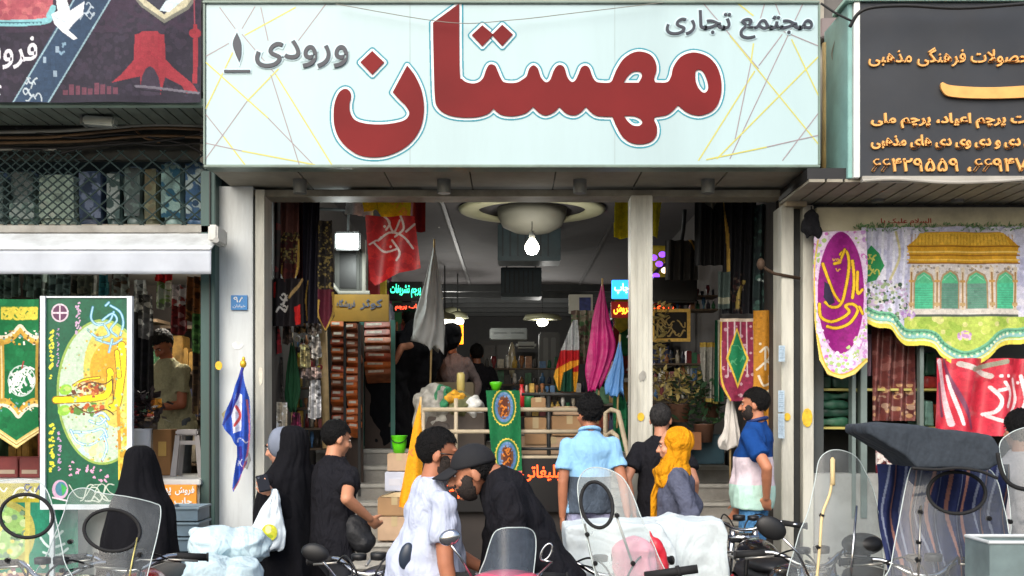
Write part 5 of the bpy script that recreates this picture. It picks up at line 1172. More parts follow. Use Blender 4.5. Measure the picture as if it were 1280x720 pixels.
ledsign('red lit strip sign under the green lettering', 492, 378, 528, 390, 12.5, nearblack, [('چاپ پرچم', 494, 526, 380, 388)], (250, 80, 50), 2.2)
ledsign('bright blue lit panel beside the middle post', 765, 350, 789, 373, 11.2, emit('led_blue', (40, 140, 235), 1.8), [('چاپ', 768, 786, 354, 368)], (190, 240, 255), 2)
ledsign('red lit sign with yellow words left of the middle post', 764, 377, 789, 397, 11.2, emit('led_darkred', (120, 10, 6), .35), [('فروش', 767, 788, 380, 393)], (255, 170, 40), 3)
ledsign('red lit sign right of the middle post', 815, 376, 845, 393, 10.9, nearblack, [('فوری', 817, 842, 379, 390)], (255, 70, 30), 3)
ledsign('orange lit sign with running words on the front of the platform', 522, 573, 711, 640, 9.2, nearblack, [('تبلیغاتی', 652, 706, 581, 602), ('۶۲۲', 553, 602, 605, 623)], (255, 84, 30), 1.7)
t = thing('lamp_string', 'violet decorative light cluster right of the middle post', 'lights', P(822, 340, 10.6))
for i, (px, py) in enumerate(((817, 322), (824, 330), (831, 338), (820, 345), (828, 318), (838, 330))):
    MB().ell(P(px, py, 10.6), (.035, .03, .028)).build('bulb', emit('violet', (130, 70, 235), 1.5) if i != 2 else emit('warmdot', (255, 220, 180), 2), t, True)
MB().tube(crom([P(812, 352, 10.62), P(822, 338, 10.62), P(838, 326, 10.62), P(852, 300, 10.62), P(856, 262, 10.62)], 4), .02).build('branch', dark, t, True)

# ---------------------------------------------------------------- flags and cloths in the entrance
def printed(name, label, x0, y0, x1, y1, Y, bg, paint=None, k=1.6, outl=None, fx=6, amp=.02, ph=0, cat='flag', group=None, lean=0, parent=None, m=None):
    cv = Cv(x0, y0, x1, y1, k, bg)
    if paint: paint(cv)
    if outl: cv.cut(cv.inpoly(outl))
    return cv.build(name, hang(Y, fx, ph, amp, y0, 0, lean), m, parent, label, cat, group)
def p_red(c):
    c.flecks(c.X > 0, [(196, 30, 32), (214, 44, 40), (184, 26, 30)], 150, 6, 2)
    for pts in ([(470, 262), (486, 276), (482, 286)], [(484, 274), (492, 290), (500, 276)], [(500, 268), (505, 286), (494, 296)], [(472, 300), (486, 290), (504, 296), (516, 310)], [(468, 304), (480, 314), (496, 312)], [(490, 300), (500, 316), (496, 326)], [(508, 290), (518, 280)]): c.line(pts, 2.6, (232, 214, 208))
    for x, y in ((476, 296), (488, 308), (510, 302), (480, 282)): c.ell(x, y, 1.6, 1.6, (232, 214, 208))
    c.line([(470, 300), (462, 306)], 2, (232, 214, 208))
satin = clothmat('satin', .38, .5)
printed('flag', 'red satin flag with white calligraphy hanging at the upper left of the entrance', 455, 268, 526, 357, 8.95, (206, 36, 36), p_red, 2, [(457, 270), (518, 270), (526, 335), (500, 342), (468, 357), (462, 350)], 2.2, .035, m=satin, group='flags hanging in the entrance')
printed('flag', 'bright yellow flag tucked behind the red one', 450, 245, 514, 273, 9.05, (226, 206, 30), lambda c: (c.scrawl(488, 252, 508, 268, 2, (236, 170, 60), 5, 2), c.line([(470, 247), (474, 272)], 1.5, (190, 170, 20))), 1.6, [(452, 245), (514, 245), (513, 272), (478, 273), (470, 262), (455, 266)], 4, .02, group='flags hanging in the entrance')
printed('flag', 'plain white flag left of the yellow one', 430, 245, 468, 272, 9.1, (206, 212, 206), None, 1.4, [(433, 245), (468, 245), (467, 272), (430, 268)], 5, .02, group='flags hanging in the entrance')
printed('flag', 'dark red narrow flag right of the bright red one', 512, 245, 532, 290, 9.15, (110, 20, 26), None, 1.4, None, 6, .03, group='flags hanging in the entrance')
printed('curtain', 'yellow cloth hanging high behind the middle post', 766, 243, 829, 299, 9.5, (206, 190, 30), None, 1.4, [(768, 243), (829, 243), (822, 299), (806, 292), (790, 299), (766, 298)], 6, .04, cat='cloth')
def cone_flag(label, top, pts_l, pts_r, Y, col, name='flag', deep=.5, paint=None, pole=True, group='furled flags on poles'):
    """furled flag falling from a pole tip: left and right outline in the photo, round in depth"""
    t = thing(name, label, 'flag', P(top[0], top[1], Y), group)
    L = crom([top] + pts_l, 8); R_ = crom([top] + pts_r, 8); n = 40; rings = []; n_r = min(len(L), len(R_))
    for i in range(n_r):
        a, b = L[i], R_[i]; y = (a[1] + b[1]) / 2; cx = (a[0] + b[0]) / 2; r = abs(b[0] - a[0]) / 2 * Y / F + .004; c = P(cx, y, Y)
        rings.append([c + Vector((math.cos(q) * r * (1 + .16 * math.sin(4 * q + i * .09 + 2 * noise.noise(Vector((i * .11, 1, 2)))) + .3 * noise.noise(Vector((math.cos(q) * 2, math.sin(q) * 2, i * .16 + Y)))), math.sin(q) * r * deep * (1 + .45 * math.sin(6 * q + i * .12)), (b[1] - a[1]) * -.5 * math.cos(q) * Y / F)) for q in [2 * math.pi * j / n for j in range(n)]])
    for i, r_ in enumerate(rings):
        q_ = (i / len(rings)) ** 2
        for j, v in enumerate(r_): v.z += q_ * .09 * noise.noise(Vector((math.cos(2 * math.pi * j / n) * 2.5, math.sin(2 * math.pi * j / n) * 2.5, Y)))
    m = MB(); m.loft(rings); o = m.build('flag_cloth', col, t, True)
    if pole: q = MB(); q.cyl(P(top[0], top[1] - 4, Y), P(top[0] * .5 + (pts_l[-1][0] + pts_r[-1][0]) * .25, max(pts_l[-1][1], pts_r[-1][1]) + 40, Y + .02), .009, n=8); q.build('pole', wood, t, True)
    return t, o
cone_flag('grey white furled flag hanging like a cone left of the hall centre', (543, 303), [(533, 350), (524, 390), (514, 420)], [(548, 350), (553, 390), (552, 440)], 10.0, mat('offwhite_cloth', (170, 172, 170), rough=.85, var=.2, bump=.9, bscale=9))
cone_flag('magenta furled flag in front of the hall at right', (753, 352), [(742, 400), (737, 450), (735, 490)], [(760, 400), (766, 440), (748, 484)], 9.6, mat('magenta_satin', (186, 34, 112), rough=.45, var=.3, bump=.9, bscale=10))
cone_flag('light blue furled flag beside the magenta one', (775, 422), [(770, 445), (762, 470), (757, 493)], [(777, 445), (778, 470), (778, 495)], 9.5, mat('skyblue_satin', (86, 140, 200), rough=.5, var=.12, bump=.4, bscale=14))
cone_flag('white furled cloth with gold edge hanging behind the polo man', (912, 480), [(908, 510), (906, 535), (900, 556)], [(918, 510), (922, 535), (928, 562)], 9.1, mat('ivory_cloth', (200, 196, 190), rough=.8, var=.2, bump=.5, bscale=14))
cone_flag('dark green furled flag inside the doorway at left', (365, 420), [(360, 460), (358, 490), (362, 512)], [(371, 460), (373, 490), (368, 512)], 9.3, mat('dark_green_cloth', (22, 78, 44), rough=.8, var=.2))
def p_iran(c):
    f = (c.Y - 400) / 90; c.put(f < .42, (186, 190, 190)); c.put((f >= .42) & (f < .72), (186, 34, 40)); c.put(f >= .72, (226, 160, 40))
    c.poly([(692, 490), (694, 462), (712, 452), (724, 450), (724, 456), (704, 466), (700, 492)], (232, 168, 50)); c.poly([(700, 490), (704, 466), (716, 460), (718, 490)], (20, 70, 52))
printed('flag', 'furled flag in white, red and green with a gold fringe at right of the hall', 690, 398, 728, 492, 9.7, (180, 184, 184), p_iran, 2, [(716, 400), (722, 400), (725, 440), (724, 458), (720, 490), (704, 490), (697, 488), (692, 470), (700, 440), (708, 420)], 12, .03, group='furled flags on poles')
printed('flag', 'mottled green and brown cloth hanging between the two furled flags', 714, 388, 742, 455, 9.85, (110, 116, 96), lambda c: c.flecks(c.X > 0, [(120, 110, 92), (70, 104, 66), (140, 132, 116), (86, 66, 60)], 160, 3, 3), 1.8, None, 9, .03, group='furled flags on poles')
printed('cloth', 'deep green cloth bundle beside the sloping handrail', 764, 492, 797, 572, 9.7, (20, 96, 58), lambda c: c.flecks(c.X > 0, [(16, 80, 50), (28, 110, 68)], 60, 4, 3), 1.4, [(766, 494), (780, 492), (797, 560), (797, 572), (766, 560)], 8, .03, cat='cloth')
def p_med(c):
    for cy, cx in ((509, 630), (571, 634)):
        c.ell(cx, cy, 15, 23, (222, 196, 70)); c.ell(cx, cy, 13.6, 21.6, (44, 116, 84)); c.ell(cx, cy, 11.5, 19, (92, 130, 176)); c.ell(cx, cy, 8, 15, (120, 80, 54)); c.flecks(c.elld(cx, cy, 11.5, 19) < 1, [(70, 110, 160), (120, 150, 190)], 40, 1.2, 4); c.rect(cx - 5, cy - 11, cx + 5, cy + 11, (96, 50, 34)); c.scrawl(cx - 5, cy - 11, cx + 5, cy + 11, 1.6, (206, 120, 40), 8, int(cy))
        for i in range(26): q = 2 * math.pi * i / 26; c.ell(cx + 15 * math.cos(q), cy + 23 * math.sin(q), .9, .9, (230, 210, 90))
    c.line([(632, 592), (652, 590)], 3, (214, 60, 110)); c.flecks((c.Y > 588) & (c.Y < 596), [(220, 70, 130), (240, 160, 60)], 14, 1.2, 8)
printed('banner', 'narrow green banner with two blue oval medallions hanging over the railing', 607, 488, 653, 601, 9.13, (18, 108, 62), p_med, 2.4, [(607, 488), (650, 488), (653, 598), (634, 601), (617, 597)], 4, .012, cat='banner')

# left wall hangings
def trim(c, pts, w=2.4): c.line(pts, w, (186, 150, 70))
G1 = 'dark hangings on the left wall of the entrance'
printed('wall_hanging', 'black and wine red narrow hanging nearest the left post', 333, 250, 350, 405, 8.95, (38, 20, 24), lambda c: c.flecks(c.X > 0, [(24, 18, 20), (96, 22, 28), (30, 22, 26)], 60, 4, 2), 1.5, None, 11, .03, cat='hanging', group=G1)
def p_h2(c): c.rect(350, 245, 374, 293, (104, 66, 60)); c.flecks((c.Y > 290) & (c.Y < 330), [(160, 140, 80), (60, 50, 40), (120, 110, 70)], 120, 1.6, 3); c.flecks(c.Y > 330, [(90, 36, 30), (60, 26, 26)], 60, 3, 4); trim(c, [(352, 332), (352, 345), (362, 362), (372, 340), (374, 300)])
printed('wall_hanging', 'brown topped hanging with a gold patterned middle and pointed end', 349, 246, 375, 362, 8.9, (70, 30, 30), p_h2, 2, [(350, 246), (374, 246), (375, 340), (362, 362), (350, 342)], 7, .025, cat='hanging', group=G1)
printed('wall_hanging', 'maroon strip hanging behind the brown topped one', 371, 252, 385, 352, 9.05, (74, 24, 30), None, 1.4, None, 10, .03, cat='hanging', group=G1)
printed('wall_hanging', 'long black navy hanging with a thin gold edge', 379, 250, 400, 404, 8.92, (24, 22, 34), lambda c: trim(c, [(385, 352), (382, 375), (384, 400)]), 1.6, None, 9, .03, cat='hanging', group=G1)
def p_h5(c): c.flecks(c.Y < 362, [(128, 112, 64), (60, 52, 40), (30, 28, 28)], 260, 1.5, 5); c.poly([(398, 362), (416, 362), (417, 395), (407, 414), (398, 395)], (86, 26, 42)); trim(c, [(399, 376), (398, 394), (406, 412), (416, 392), (416, 366)])
printed('wall_hanging', 'black hanging with gold scrollwork ending in a maroon diamond', 397, 276, 418, 416, 8.88, (34, 30, 28), p_h5, 2, [(398, 276), (416, 276), (418, 395), (407, 416), (397, 396)], 7, .02, cat='hanging', group=G1)
def p_h6(c): c.scrawl(346, 364, 360, 392, 2.4, (206, 200, 190), 7, 6); c.line([(362, 372), (378, 350)], 3.5, (170, 140, 90)); c.poly([(368, 384), (375, 380), (376, 405), (369, 406)], (190, 30, 28)); c.poly([(338, 354), (345, 352), (344, 372), (338, 370)], (196, 34, 30))
printed('wall_hanging', 'black hanging with white script and red pieces at its sides', 337, 348, 380, 408, 8.86, (28, 22, 24), p_h6, 1.8, None, 6, .02, cat='hanging', group=G1)
for i, (x0, y0, x1, y1, col, lb) in enumerate(((336, 405, 352, 445, (120, 26, 34), 'red bordered pouch hanging low by the left post'), (352, 402, 366, 432, (60, 50, 44), 'small dark pouch next to the red one'), (366, 400, 384, 418, (110, 92, 62), 'tan ribbon bundle on the left wall'), (384, 398, 402, 420, (150, 140, 130), 'pale patterned pouch below the navy hanging'), (340, 445, 356, 500, (70, 66, 62), 'grey striped scarf low on the left wall'), (374, 430, 388, 462, (150, 140, 100), 'string of yellowish beads on the left wall'), (388, 420, 402, 450, (130, 126, 120), 'white knotted tassels by the pale pole'), (376, 458, 402, 476, (130, 116, 110), 'printed pouch under the tassels'), (384, 474, 402, 525, (186, 186, 186), 'off white folded garment by the pale pole'), (322, 500, 344, 560, (120, 102, 80), 'brown leather bag hanging at the foot of the left post'), (344, 502, 360, 548, (206, 196, 176), 'cream scarf behind the brown leather bag'), (322, 545, 338, 590, (150, 152, 150), 'striped grey cloth below the brown bag'), (362, 515, 378, 548, (96, 36, 60), 'pink and black patterned pouch above the phone woman'))):
    printed('pouch' if 'pouch' in lb else 'scarf' if 'scarf' in lb or 'cloth' in lb else 'trinket', lb, x0, y0, x1, y1, 9.0 + .03 * (i % 5), col, lambda c: c.flecks(c.X > 0, [tuple(min(255, v * q) for v in col) for q in (.5, .8, 1.4, 1.9)], 40, 2, i), 1.8, [(x0 + 2, y0), (x1 - 2, y0 + 1), (x1, y1 - 4), ((x0 + x1) / 2, y1), (x0, y1 - 3)], 14, .03, cat='merchandise', group='small goods on the left wall of the entrance')
tag(MB().cyl(P(404, 404, 9.35), P(408, 560, 9.4), .03, .034, 12).build('wooden_pole', wood, None, True), 'pale wooden pole standing by the racks at left', 'pole')
rg_ = random.Random(4)
for i in range(26):
    px = rg_.uniform(372, 402); py = rg_.uniform(405, 470); Y = 9.25 + rg_.random() * .1; c = P(px, py, Y); r = rg_.uniform(.012, .026)
    o = MB().ell(c, (r, r * .8, r * rg_.uniform(.8, 1.8))).cyl(c + Vector((0, 0, r)), c + Vector((0, 0, r + .07)), .002, n=5).build('keychain', [mat('bead_white', (196, 192, 186)), mat('bead_yellow', (206, 196, 60)), mat('bead_dark', (40, 34, 34)), mat('bead_red', (140, 40, 44))][i % 4], None, True)
    tag(o, 'small hanging trinket on the left wall, one of a dense cluster', 'trinket', 'trinket cluster on the left wall')
# AC unit on the wall and bracket, yellow board
t = thing('air_conditioner', 'grey wall air conditioner with an open frame under the flood lamp', 'air conditioner', P(430, 365, 10.7))
m = MB(); a = P(418, 368, 10.7); b = P(452, 308, 10.7); m.box((a.x, 10.7, a.z), (b.x, 11.2, b.z), .02); m.build('casing', mat('ac_grey', (84, 86, 82), dirt=.3), t)
m = MB(); m.box((a.x + .05, 10.69, a.z + .06), (b.x - .05, 10.698, b.z - .05)); m.build('fan_opening', nearblack, t)
m = MB(); m.tube([P(410, 348, 10.68), P(424, 366, 10.68), P(462, 366, 10.68)], .02); m.tube([P(455, 300, 10.68), P(455, 366, 10.68)], .02); m.build('bracket', mat('bracket_pale', (170, 168, 158)), t)
t = thing('wall_board', 'mustard yellow shop board with two lines of grey script at left', 'sign', P(450, 402, 10.4))
a = P(415, 402, 10.4); b = P(486, 368, 10.4); MB().box((a.x, 10.4, a.z), (b.x, 10.44, b.z), .003).build('board', mat('board_mustard', (150, 116, 40), dirt=.2), t)
letters('lettering', 'فروشگاه', 421, 444, 386, 374, 10.398, mat('board_ink', (90, 100, 120)), t, .005, .02); letters('lettering', 'کوثر', 450, 478, 387, 374, 10.398, mat('board_ink', (90, 100, 120)), t, .005, .02)
# packet racks
t = thing('display_rack', 'tall narrow rack of orange and white packets left of the stairs', 'rack', P(430, 560, 10.1))
for px in (411, 431, 449): MB().box((X(px, 10.1) - .012, 10.1, FL - .4), (X(px, 10.1) + .012, 10.13, Zz(404, 10.1))).build('rack_post', dark, t)
MB().box((X(410, 10.1), 10.32, FL - .4), (X(450, 10.1), 10.34, Zz(404, 10.1))).build('rack_back', mat('rack_back', (60, 44, 34)), t)
t2 = thing('display_rack', 'second rack of wide brown packets with green posts', 'rack', P(470, 480, 10.8))
for px in (452, 491): MB().box((X(px, 10.8) - .02, 10.8, FL), (X(px, 10.8) + .02, 10.83, Zz(400, 10.8))).build('rack_post', mat('rack_green', (60, 110, 100)), t2)
MB().box((X(452, 10.8), 11.05, FL), (X(491, 10.8), 11.07, Zz(402, 10.8))).build('rack_back', mat('rack_back', (60, 44, 34)), t2)
pk_m = [mat('packet_orange', (206, 110, 52), rough=.4, var=.3, scale=14), mat('packet_brown', (150, 88, 58), rough=.4, var=.4, scale=14), mat('packet_rust', (176, 84, 56), rough=.4, var=.4, scale=16)]
wl = mat('packet_label', (206, 196, 180), rough=.5, var=.2, scale=30)
rj = random.Random(3)
def packet(x0, x1, y0, y1, Y, m_, lb):
    t = thing('packet', lb, 'packet', P((x0 + x1) / 2, y1, Y), 'packets on the two racks at left')
    jx, jy = rj.uniform(-1.6, 1.6), rj.uniform(-1, 1); x0 += jx; x1 += jx; y0 += jy; y1 += jy
    tilt = Matrix.Rotation(R(-24 + rj.uniform(-9, 9)), 3, 'X') @ Matrix.Rotation(R(rj.uniform(-4, 4)), 3, 'Y') @ Matrix.Rotation(R(rj.uniform(-7, 7)), 3, 'Z'); a = P(x0, y1, Y); b = P(x1, y0, Y)
    o = MB().box((a.x, Y, a.z), (b.x, Y + .18, b.z), .006, tilt).build('packet_body', m_, t)
    MB().box((a.x + (b.x - a.x) * .12, Y - .004, a.z + (b.z - a.z) * .3), (a.x + (b.x - a.x) * .7, Y + .02, b.z - (b.z - a.z) * .3), 0, tilt, ((a.x + b.x) / 2, Y + .09, (a.z + b.z) / 2)).build('packet_label', wl, t)
for i in range(13):
    y = 406 + i * 10.6
    packet(413, 429.5, y, y + 8, 10.12, pk_m[(i * 7) % 3], 'brown packet with a white label in the left column of the tall rack'); packet(432.5, 448, y + 2, y + 10, 10.1, pk_m[1] if i < 4 else pk_m[0], 'orange packet in the right column of the tall rack')
for i in range(7):
    y = 406 + i * 10; packet(455, 488, y, y + 7.5, 10.82, pk_m[(i + 1) % 3] if i > 1 else pk_m[2], 'wide brown packet on the second rack')

# right wall goods
G2 = 'dark goods on the right wall of the entrance'
for lb, x0, y0, x1, y1, Y, col, fn in (('black garment with a pale collar hanging high at right', 869, 245, 906, 332, 9.3, (22, 21, 22), lambda c: c.poly([(874, 246), (900, 246), (891, 262)], (110, 108, 98))),
    ('black blue banner right of the collar garment', 903, 246, 946, 392, 9.2, (26, 27, 32), lambda c: (trim(c, [(904, 250), (909, 290), (910, 340)], 3), c.line([(930, 352), (924, 366), (922, 384)], 5, (170, 148, 80)), c.flecks((c.Y > 340) & (c.X < 932), [(70, 44, 44), (40, 30, 34), (96, 84, 74)], 60, 2, 5))),
    ('bottle green plastic wrapped cloth beside the right post', 942, 256, 974, 392, 9.1, (40, 54, 54), lambda c: (c.flecks(c.X > 0, [(52, 74, 70), (34, 44, 46), (70, 100, 92)], 90, 4, 6), c.line([(948, 350), (968, 351)], 3, (190, 206, 200)))),
    ('charcoal folded robes hanging behind the middle post', 832, 300, 872, 350, 9.8, (44, 42, 40), lambda c: trim(c, [(862, 300), (874, 316), (892, 334)], 3)),
    ('grey satin strip with a pale end low on the banner row', 897, 340, 912, 386, 9.15, (70, 84, 80), lambda c: c.rect(897, 372, 912, 380, (150, 150, 130)))):
    printed('hanging_cloth', lb, x0, y0, x1, y1, Y, col, fn, 1.6, None, 8, .03, cat='hanging', group=G2)
m = MB(); a = P(815, 378, 10.4); b = P(872, 346, 10.4); m.box((a.x, 10.4, a.z), (b.x, 10.7, b.z), .02); tag(m.build('loudspeaker', black), 'long black box mounted above the red lit sign at right', 'speaker')
t = thing('picture_frame', 'gold framed dark calligraphy picture right of the middle post', 'picture', P(840, 426, 10.2))
a = P(814, 427, 10.2); b = P(863, 386, 10.2)
m = MB(); [m.box(*q) for q in (((a.x, 10.2, a.z), (b.x, 10.23, a.z + .03)), ((a.x, 10.2, b.z - .03), (b.x, 10.23, b.z)), ((a.x, 10.2, a.z + .0301), (a.x + .03, 10.23, b.z - .0301)), ((b.x - .03, 10.2, a.z + .0301), (b.x, 10.23, b.z - .0301)))]; m.build('frame', gold, t)
printed('picture', None, 817, 389, 860, 424, 10.215, (36, 32, 28), lambda c: c.scrawl(822, 394, 856, 420, 2, (176, 150, 90), 12, 9), 2, None, 0, 0, parent=t, cat=None)
printed('flag', 'grey white hanging flag with a gold top right of the framed picture', 874, 428, 898, 506, 9.7, (160, 158, 148), lambda c: (c.rect(872, 426, 900, 434, (190, 160, 70)), c.line([(884, 440), (886, 500)], 3, (110, 110, 104)), c.rect(872, 498, 900, 506, (190, 170, 90))), 1.8, [(874, 428), (896, 428), (898, 506), (882, 502), (878, 470)], 12, .03, group='flags hanging in the entrance')
printed('flag', 'narrow green striped flag behind the burgundy banner', 893, 400, 904, 502, 9.6, (24, 92, 64), lambda c: c.line([(898, 400), (898, 502)], 2, (190, 190, 170)), 1.6, None, 16, .03, group='flags hanging in the entrance')
def p_dia(c):
    c.flecks(c.X > 0, [(150, 50, 80), (120, 34, 62), (190, 150, 160)], 140, 2, 4)
    for i in range(6): c.line([(902 + i * 8, 400), (902 + i * 8, 470)], 1.6, (200, 180, 186))
    c.poly([(921, 409), (936, 448), (922, 486), (908, 448)], (222, 186, 70)); c.poly([(921, 414), (933.5, 448), (922, 480), (910.5, 448)], (22, 122, 78)); c.scrawl(914, 432, 930, 466, 1.4, (80, 160, 110), 5, 3); c.line([(902, 400), (902, 470), (912, 500)], 2.5, (214, 176, 70)); c.line([(942, 398), (942, 480), (930, 500)], 2, (214, 176, 70)); c.rect(900, 398, 944, 402, (206, 190, 170))
printed('banner', 'burgundy banner with a green diamond edged in gold', 900, 398, 944, 502, 9.0, (134, 40, 70), p_dia, 2.2, [(900, 398), (944, 398), (944, 490), (930, 502), (912, 502), (900, 480)], 4, .015, cat='banner')
def p_gold(c):
    for pts in ([(950, 440), (958, 434), (962, 446), (952, 456)], [(946, 462), (958, 452), (966, 458)], [(948, 470), (954, 482), (966, 476), (970, 466)], [(944, 486), (958, 490), (970, 480)], [(956, 436), (956, 462)], [(962, 470), (964, 492)]): c.line(pts, 2.6, (232, 222, 200))
    for x, y in ((950, 430), (966, 470), (952, 496)): c.ell(x, y, 1.6, 1.6, (232, 222, 200))
printed('banner', 'amber gold banner with white calligraphy inside the right post', 942, 388, 974, 532, 8.95, (196, 136, 42), p_gold, 2.2, None, 5, .015, cat='banner')
# artificial plants and table behind the scarf woman
leaf = [mat('leaf_dark', (44, 74, 46), rough=.6, var=.4), mat('leaf_straw', (176, 158, 96), rough=.7, var=.3), mat('leaf_moss', (90, 106, 60), rough=.7, var=.3)]
def plant(label, px, py, Y, w_, h_, n, mi, name='artificial_plant', pot=True, group=None):
    t = thing(name, label, 'plant', P(px, py, Y), group); m = MB(); c = P(px, py, Y); rg = random.Random(int(px * 7 + py))
    for i in range(n):
        p = c + Vector((rg.gauss(0, .45) * w_, rg.gauss(0, .4) * w_, rg.uniform(0, 1) * h_)); d = Vector((rg.uniform(-1, 1), rg.uniform(-1, 1), rg.uniform(-.3, 1))).normalized(); s_ = d.cross(Vector((rg.random(), rg.random(), 1))).normalized(); L = rg.uniform(.05, .11)
        m.b.faces.new([m.b.verts.new(q) for q in (p, p + d * L * .5 + s_ * L * .22, p + d * L, p + d * L * .5 - s_ * L * .22)])
    m.build('leaves', leaf[mi], t)
    if pot: m = MB(); m.lathe(c - Vector((0, 0, .16)), [(.07, 0), (.09, .15), (.1, .16)], 18); m.build('pot', mat('pot_brown', (96, 66, 50)), t, True)
    return t
plant('straw coloured dried flowers behind the grey haired man', 850, 505, 9.9, .2, .28, 110, 1, group='artificial plants in the entrance'); plant('dark green leafy plant between the dried flowers and the flags', 880, 530, 9.8, .26, .4, 220, 0, group='artificial plants in the entrance'); plant('mossy plant with yellowish sprigs under the grey white flag', 888, 500, 10.0, .2, .3, 140, 2, group='artificial plants in the entrance'); plant('tall thin dried reeds behind the middle post', 825, 505, 10.1, .1, .9, 110, 1, group='artificial plants in the entrance')
tag(MB().box((X(838, 10.0), 9.9, FL - .1), (X(903, 10.0), 10.4, Zz(543, 10.0)), .01).build('display_table', mat('table_teal', (34, 70, 84), rough=.5)), 'low blue green display table under the plants at right', 'table')
tag(MB().box((X(850, 9.8), 9.6, Zz(562, 9.7)), (X(872, 9.8), 9.85, Zz(540, 9.7)), .004).build('carton', mat('carton_dark', (140, 92, 60), rough=.8)), 'brown carton beside the plant table above the right stairs', 'box')
# notices on the right door post
for i, (y0, y1, lb) in enumerate(((432, 452, 'small white notice taped high on the right door post'), (488, 515, 'pale blue notice taped mid height on the right door post'), (517, 548, 'white blue notice taped lowest on the right door post'))):
    printed('notice', lb, 973, y0, 981, y1, 8.36, (176, 196, 210), lambda c: [c.line([(974.5, y), (979.5, y)], .6, (110, 130, 150)) for y in np.arange(y0 + 3, y1 - 2, 2.5)], 3, None, 0, 0, cat='notice', group='notices on the right door post')

# ---------------------------------------------------------------- stall, railing, boxes in the middle
t = thing('railing', 'pale pipe railing along the front of the raised platform', 'railing', P(640, 600, 9.2))
for py, a_, b_, mm in ((512, 528, 740, 'wood'), (539.5, 528, 742, 'wood'), (572, 528, 742, 'wood'), (493, 652, 745, 'dark'), (561, 640, 742, 'dark')):
    MB().tube([P(a_, py, 9.22), P(b_, py, 9.22)], .018 if mm == 'wood' else .013).build('rail', mat('rail_beige', (190, 176, 150), rough=.5, dirt=.3) if mm == 'wood' else dark, t, True)
for px, y0 in ((529, 512), (570, 498), (686, 490), (742, 492)): MB().tube([P(px, y0, 9.23), P(px, 590, 9.23)], .017).build('upright', mat('rail_beige', (190, 176, 150)) if px != 686 else dark, t, True)
for i, (pts, lb) in enumerate((([P(757, 596, 9.2), P(757, 516, 9.2), P(764, 512, 9.15), P(773, 515, 9.05), P(797, 620, 8.5), P(799, 760, 8.45)], 'outer pipe handrail sloping down beside the right stairs'), ([P(759, 610, 9.15), P(759, 543, 9.1), P(765, 540, 9.05), P(771, 545, 8.95), P(786, 640, 8.55), P(787, 760, 8.5)], 'inner pipe handrail just below the outer one'))):
    tag(MB().tube(pts, .02, 10).build('handrail', mat('rail_beige', (190, 176, 150)), None, True), lb, 'handrail', 'sloping handrails')
card = mat('cardboard', (172, 136, 98), rough=.85, var=.12, dirt=.15); card2 = mat('cardboard_pale', (196, 166, 136), rough=.85, var=.1, dirt=.12)
def carton(label, x0, y0, x1, y1, Y, m_, dep=.3, tape=True, group='cardboard boxes'):
    t = thing('carton', label, 'box', P((x0 + x1) / 2, y1, Y), group); a = P(x0, y1, Y); b = P(x1, y0, Y)
    MB().box((a.x, Y, a.z), (b.x, Y + dep, b.z), .006).build('carton_body', m_, t)
    if tape: MB().box(((a.x + b.x) / 2 - .025, Y - .002, a.z + (b.z - a.z) * .6), ((a.x + b.x) / 2 + .025, Y + .01, b.z + .002)).build('tape', mat('tape_tan', (190, 170, 130), rough=.3), t)
    else: MB().box((a.x + (b.x - a.x) * .15, Y - .002, a.z + (b.z - a.z) * .3), (a.x + (b.x - a.x) * .6, Y + .01, a.z + (b.z - a.z) * .65)).build('printed_label', mat('label_grey', (206, 206, 214)), t)
carton('brown carton at the bottom of the pile on the left stairs', 472, 646, 514, 676, 9.3, card2); carton('brown carton second from the bottom of the pile, its flap open', 472, 622, 514, 645, 9.3, card); carton('white and blue carton in the middle of the pile on the left stairs', 481, 590, 514, 614, 9.32, mat('carton_white', (196, 200, 214), rough=.6), tape=False); carton('tan carton on top of the pile under the green bucket', 484, 567, 514, 589, 9.34, card2)
m = MB(); m.prism([P(x, y, 9.3) for x, y in ((476, 621.5), (512, 621.5), (512, 614.5), (492, 616))], (0, .28, 0)); tag(m.build('folded_bag', mat('bag_tan', (206, 182, 140), rough=.7, var=.3)), 'crumpled tan bag squeezed between the white carton and the open one', 'bag')
t = thing('bucket', 'neon green plastic bucket on top of the carton pile', 'bucket', P(499, 566, 9.45)); c = P(499, 566.5, 9.47)
MB().lathe(c, [(.045, 0), (.06, .07), (.066, .14), (.07, .145), (.07, .15), (.06, .149), (.05, .02), (.02, .012)], 24).build('bucket_body', mat('neon_green', (96, 214, 30), rough=.35, var=.05), t, True)
MB().tube([c + Vector((.068 * math.cos(q), -.02 - .05 * math.sin(q), .14 - .05 * math.sin(q))) for q in [math.pi * i / 12 for i in range(13)]], .004).build('bucket_handle', black, t, True)
for lb, x0, y0, x1, y1, m_ in (('brown carton behind the railing, left of the dark upright', 656, 522, 683, 556, card), ('wide brown carton behind the railing, right of the dark upright', 690, 520, 734, 545, card), ('low pale carton under the wide one behind the railing', 652, 546, 732, 568, card2), ('small carton standing on the platform behind the top rail', 664, 497, 682, 511, card), ('flat tan carton lying near the blue shirted man', 692, 508, 724, 519, card2)):
    carton(lb, x0, y0, x1, y1, 9.42 + (.02 if y0 > 540 else 0), m_, .3, True, 'cardboard boxes behind the railing')
tag(MB().lathe(P(652, 510, 9.5), [(.03, 0), (.032, .13), (.014, .17), (.014, .2)], 16).build('bottle', mat('red_bottle', (190, 40, 44), rough=.3), None, True), 'small red bottle on the top rail shelf right of the green banner', 'bottle')
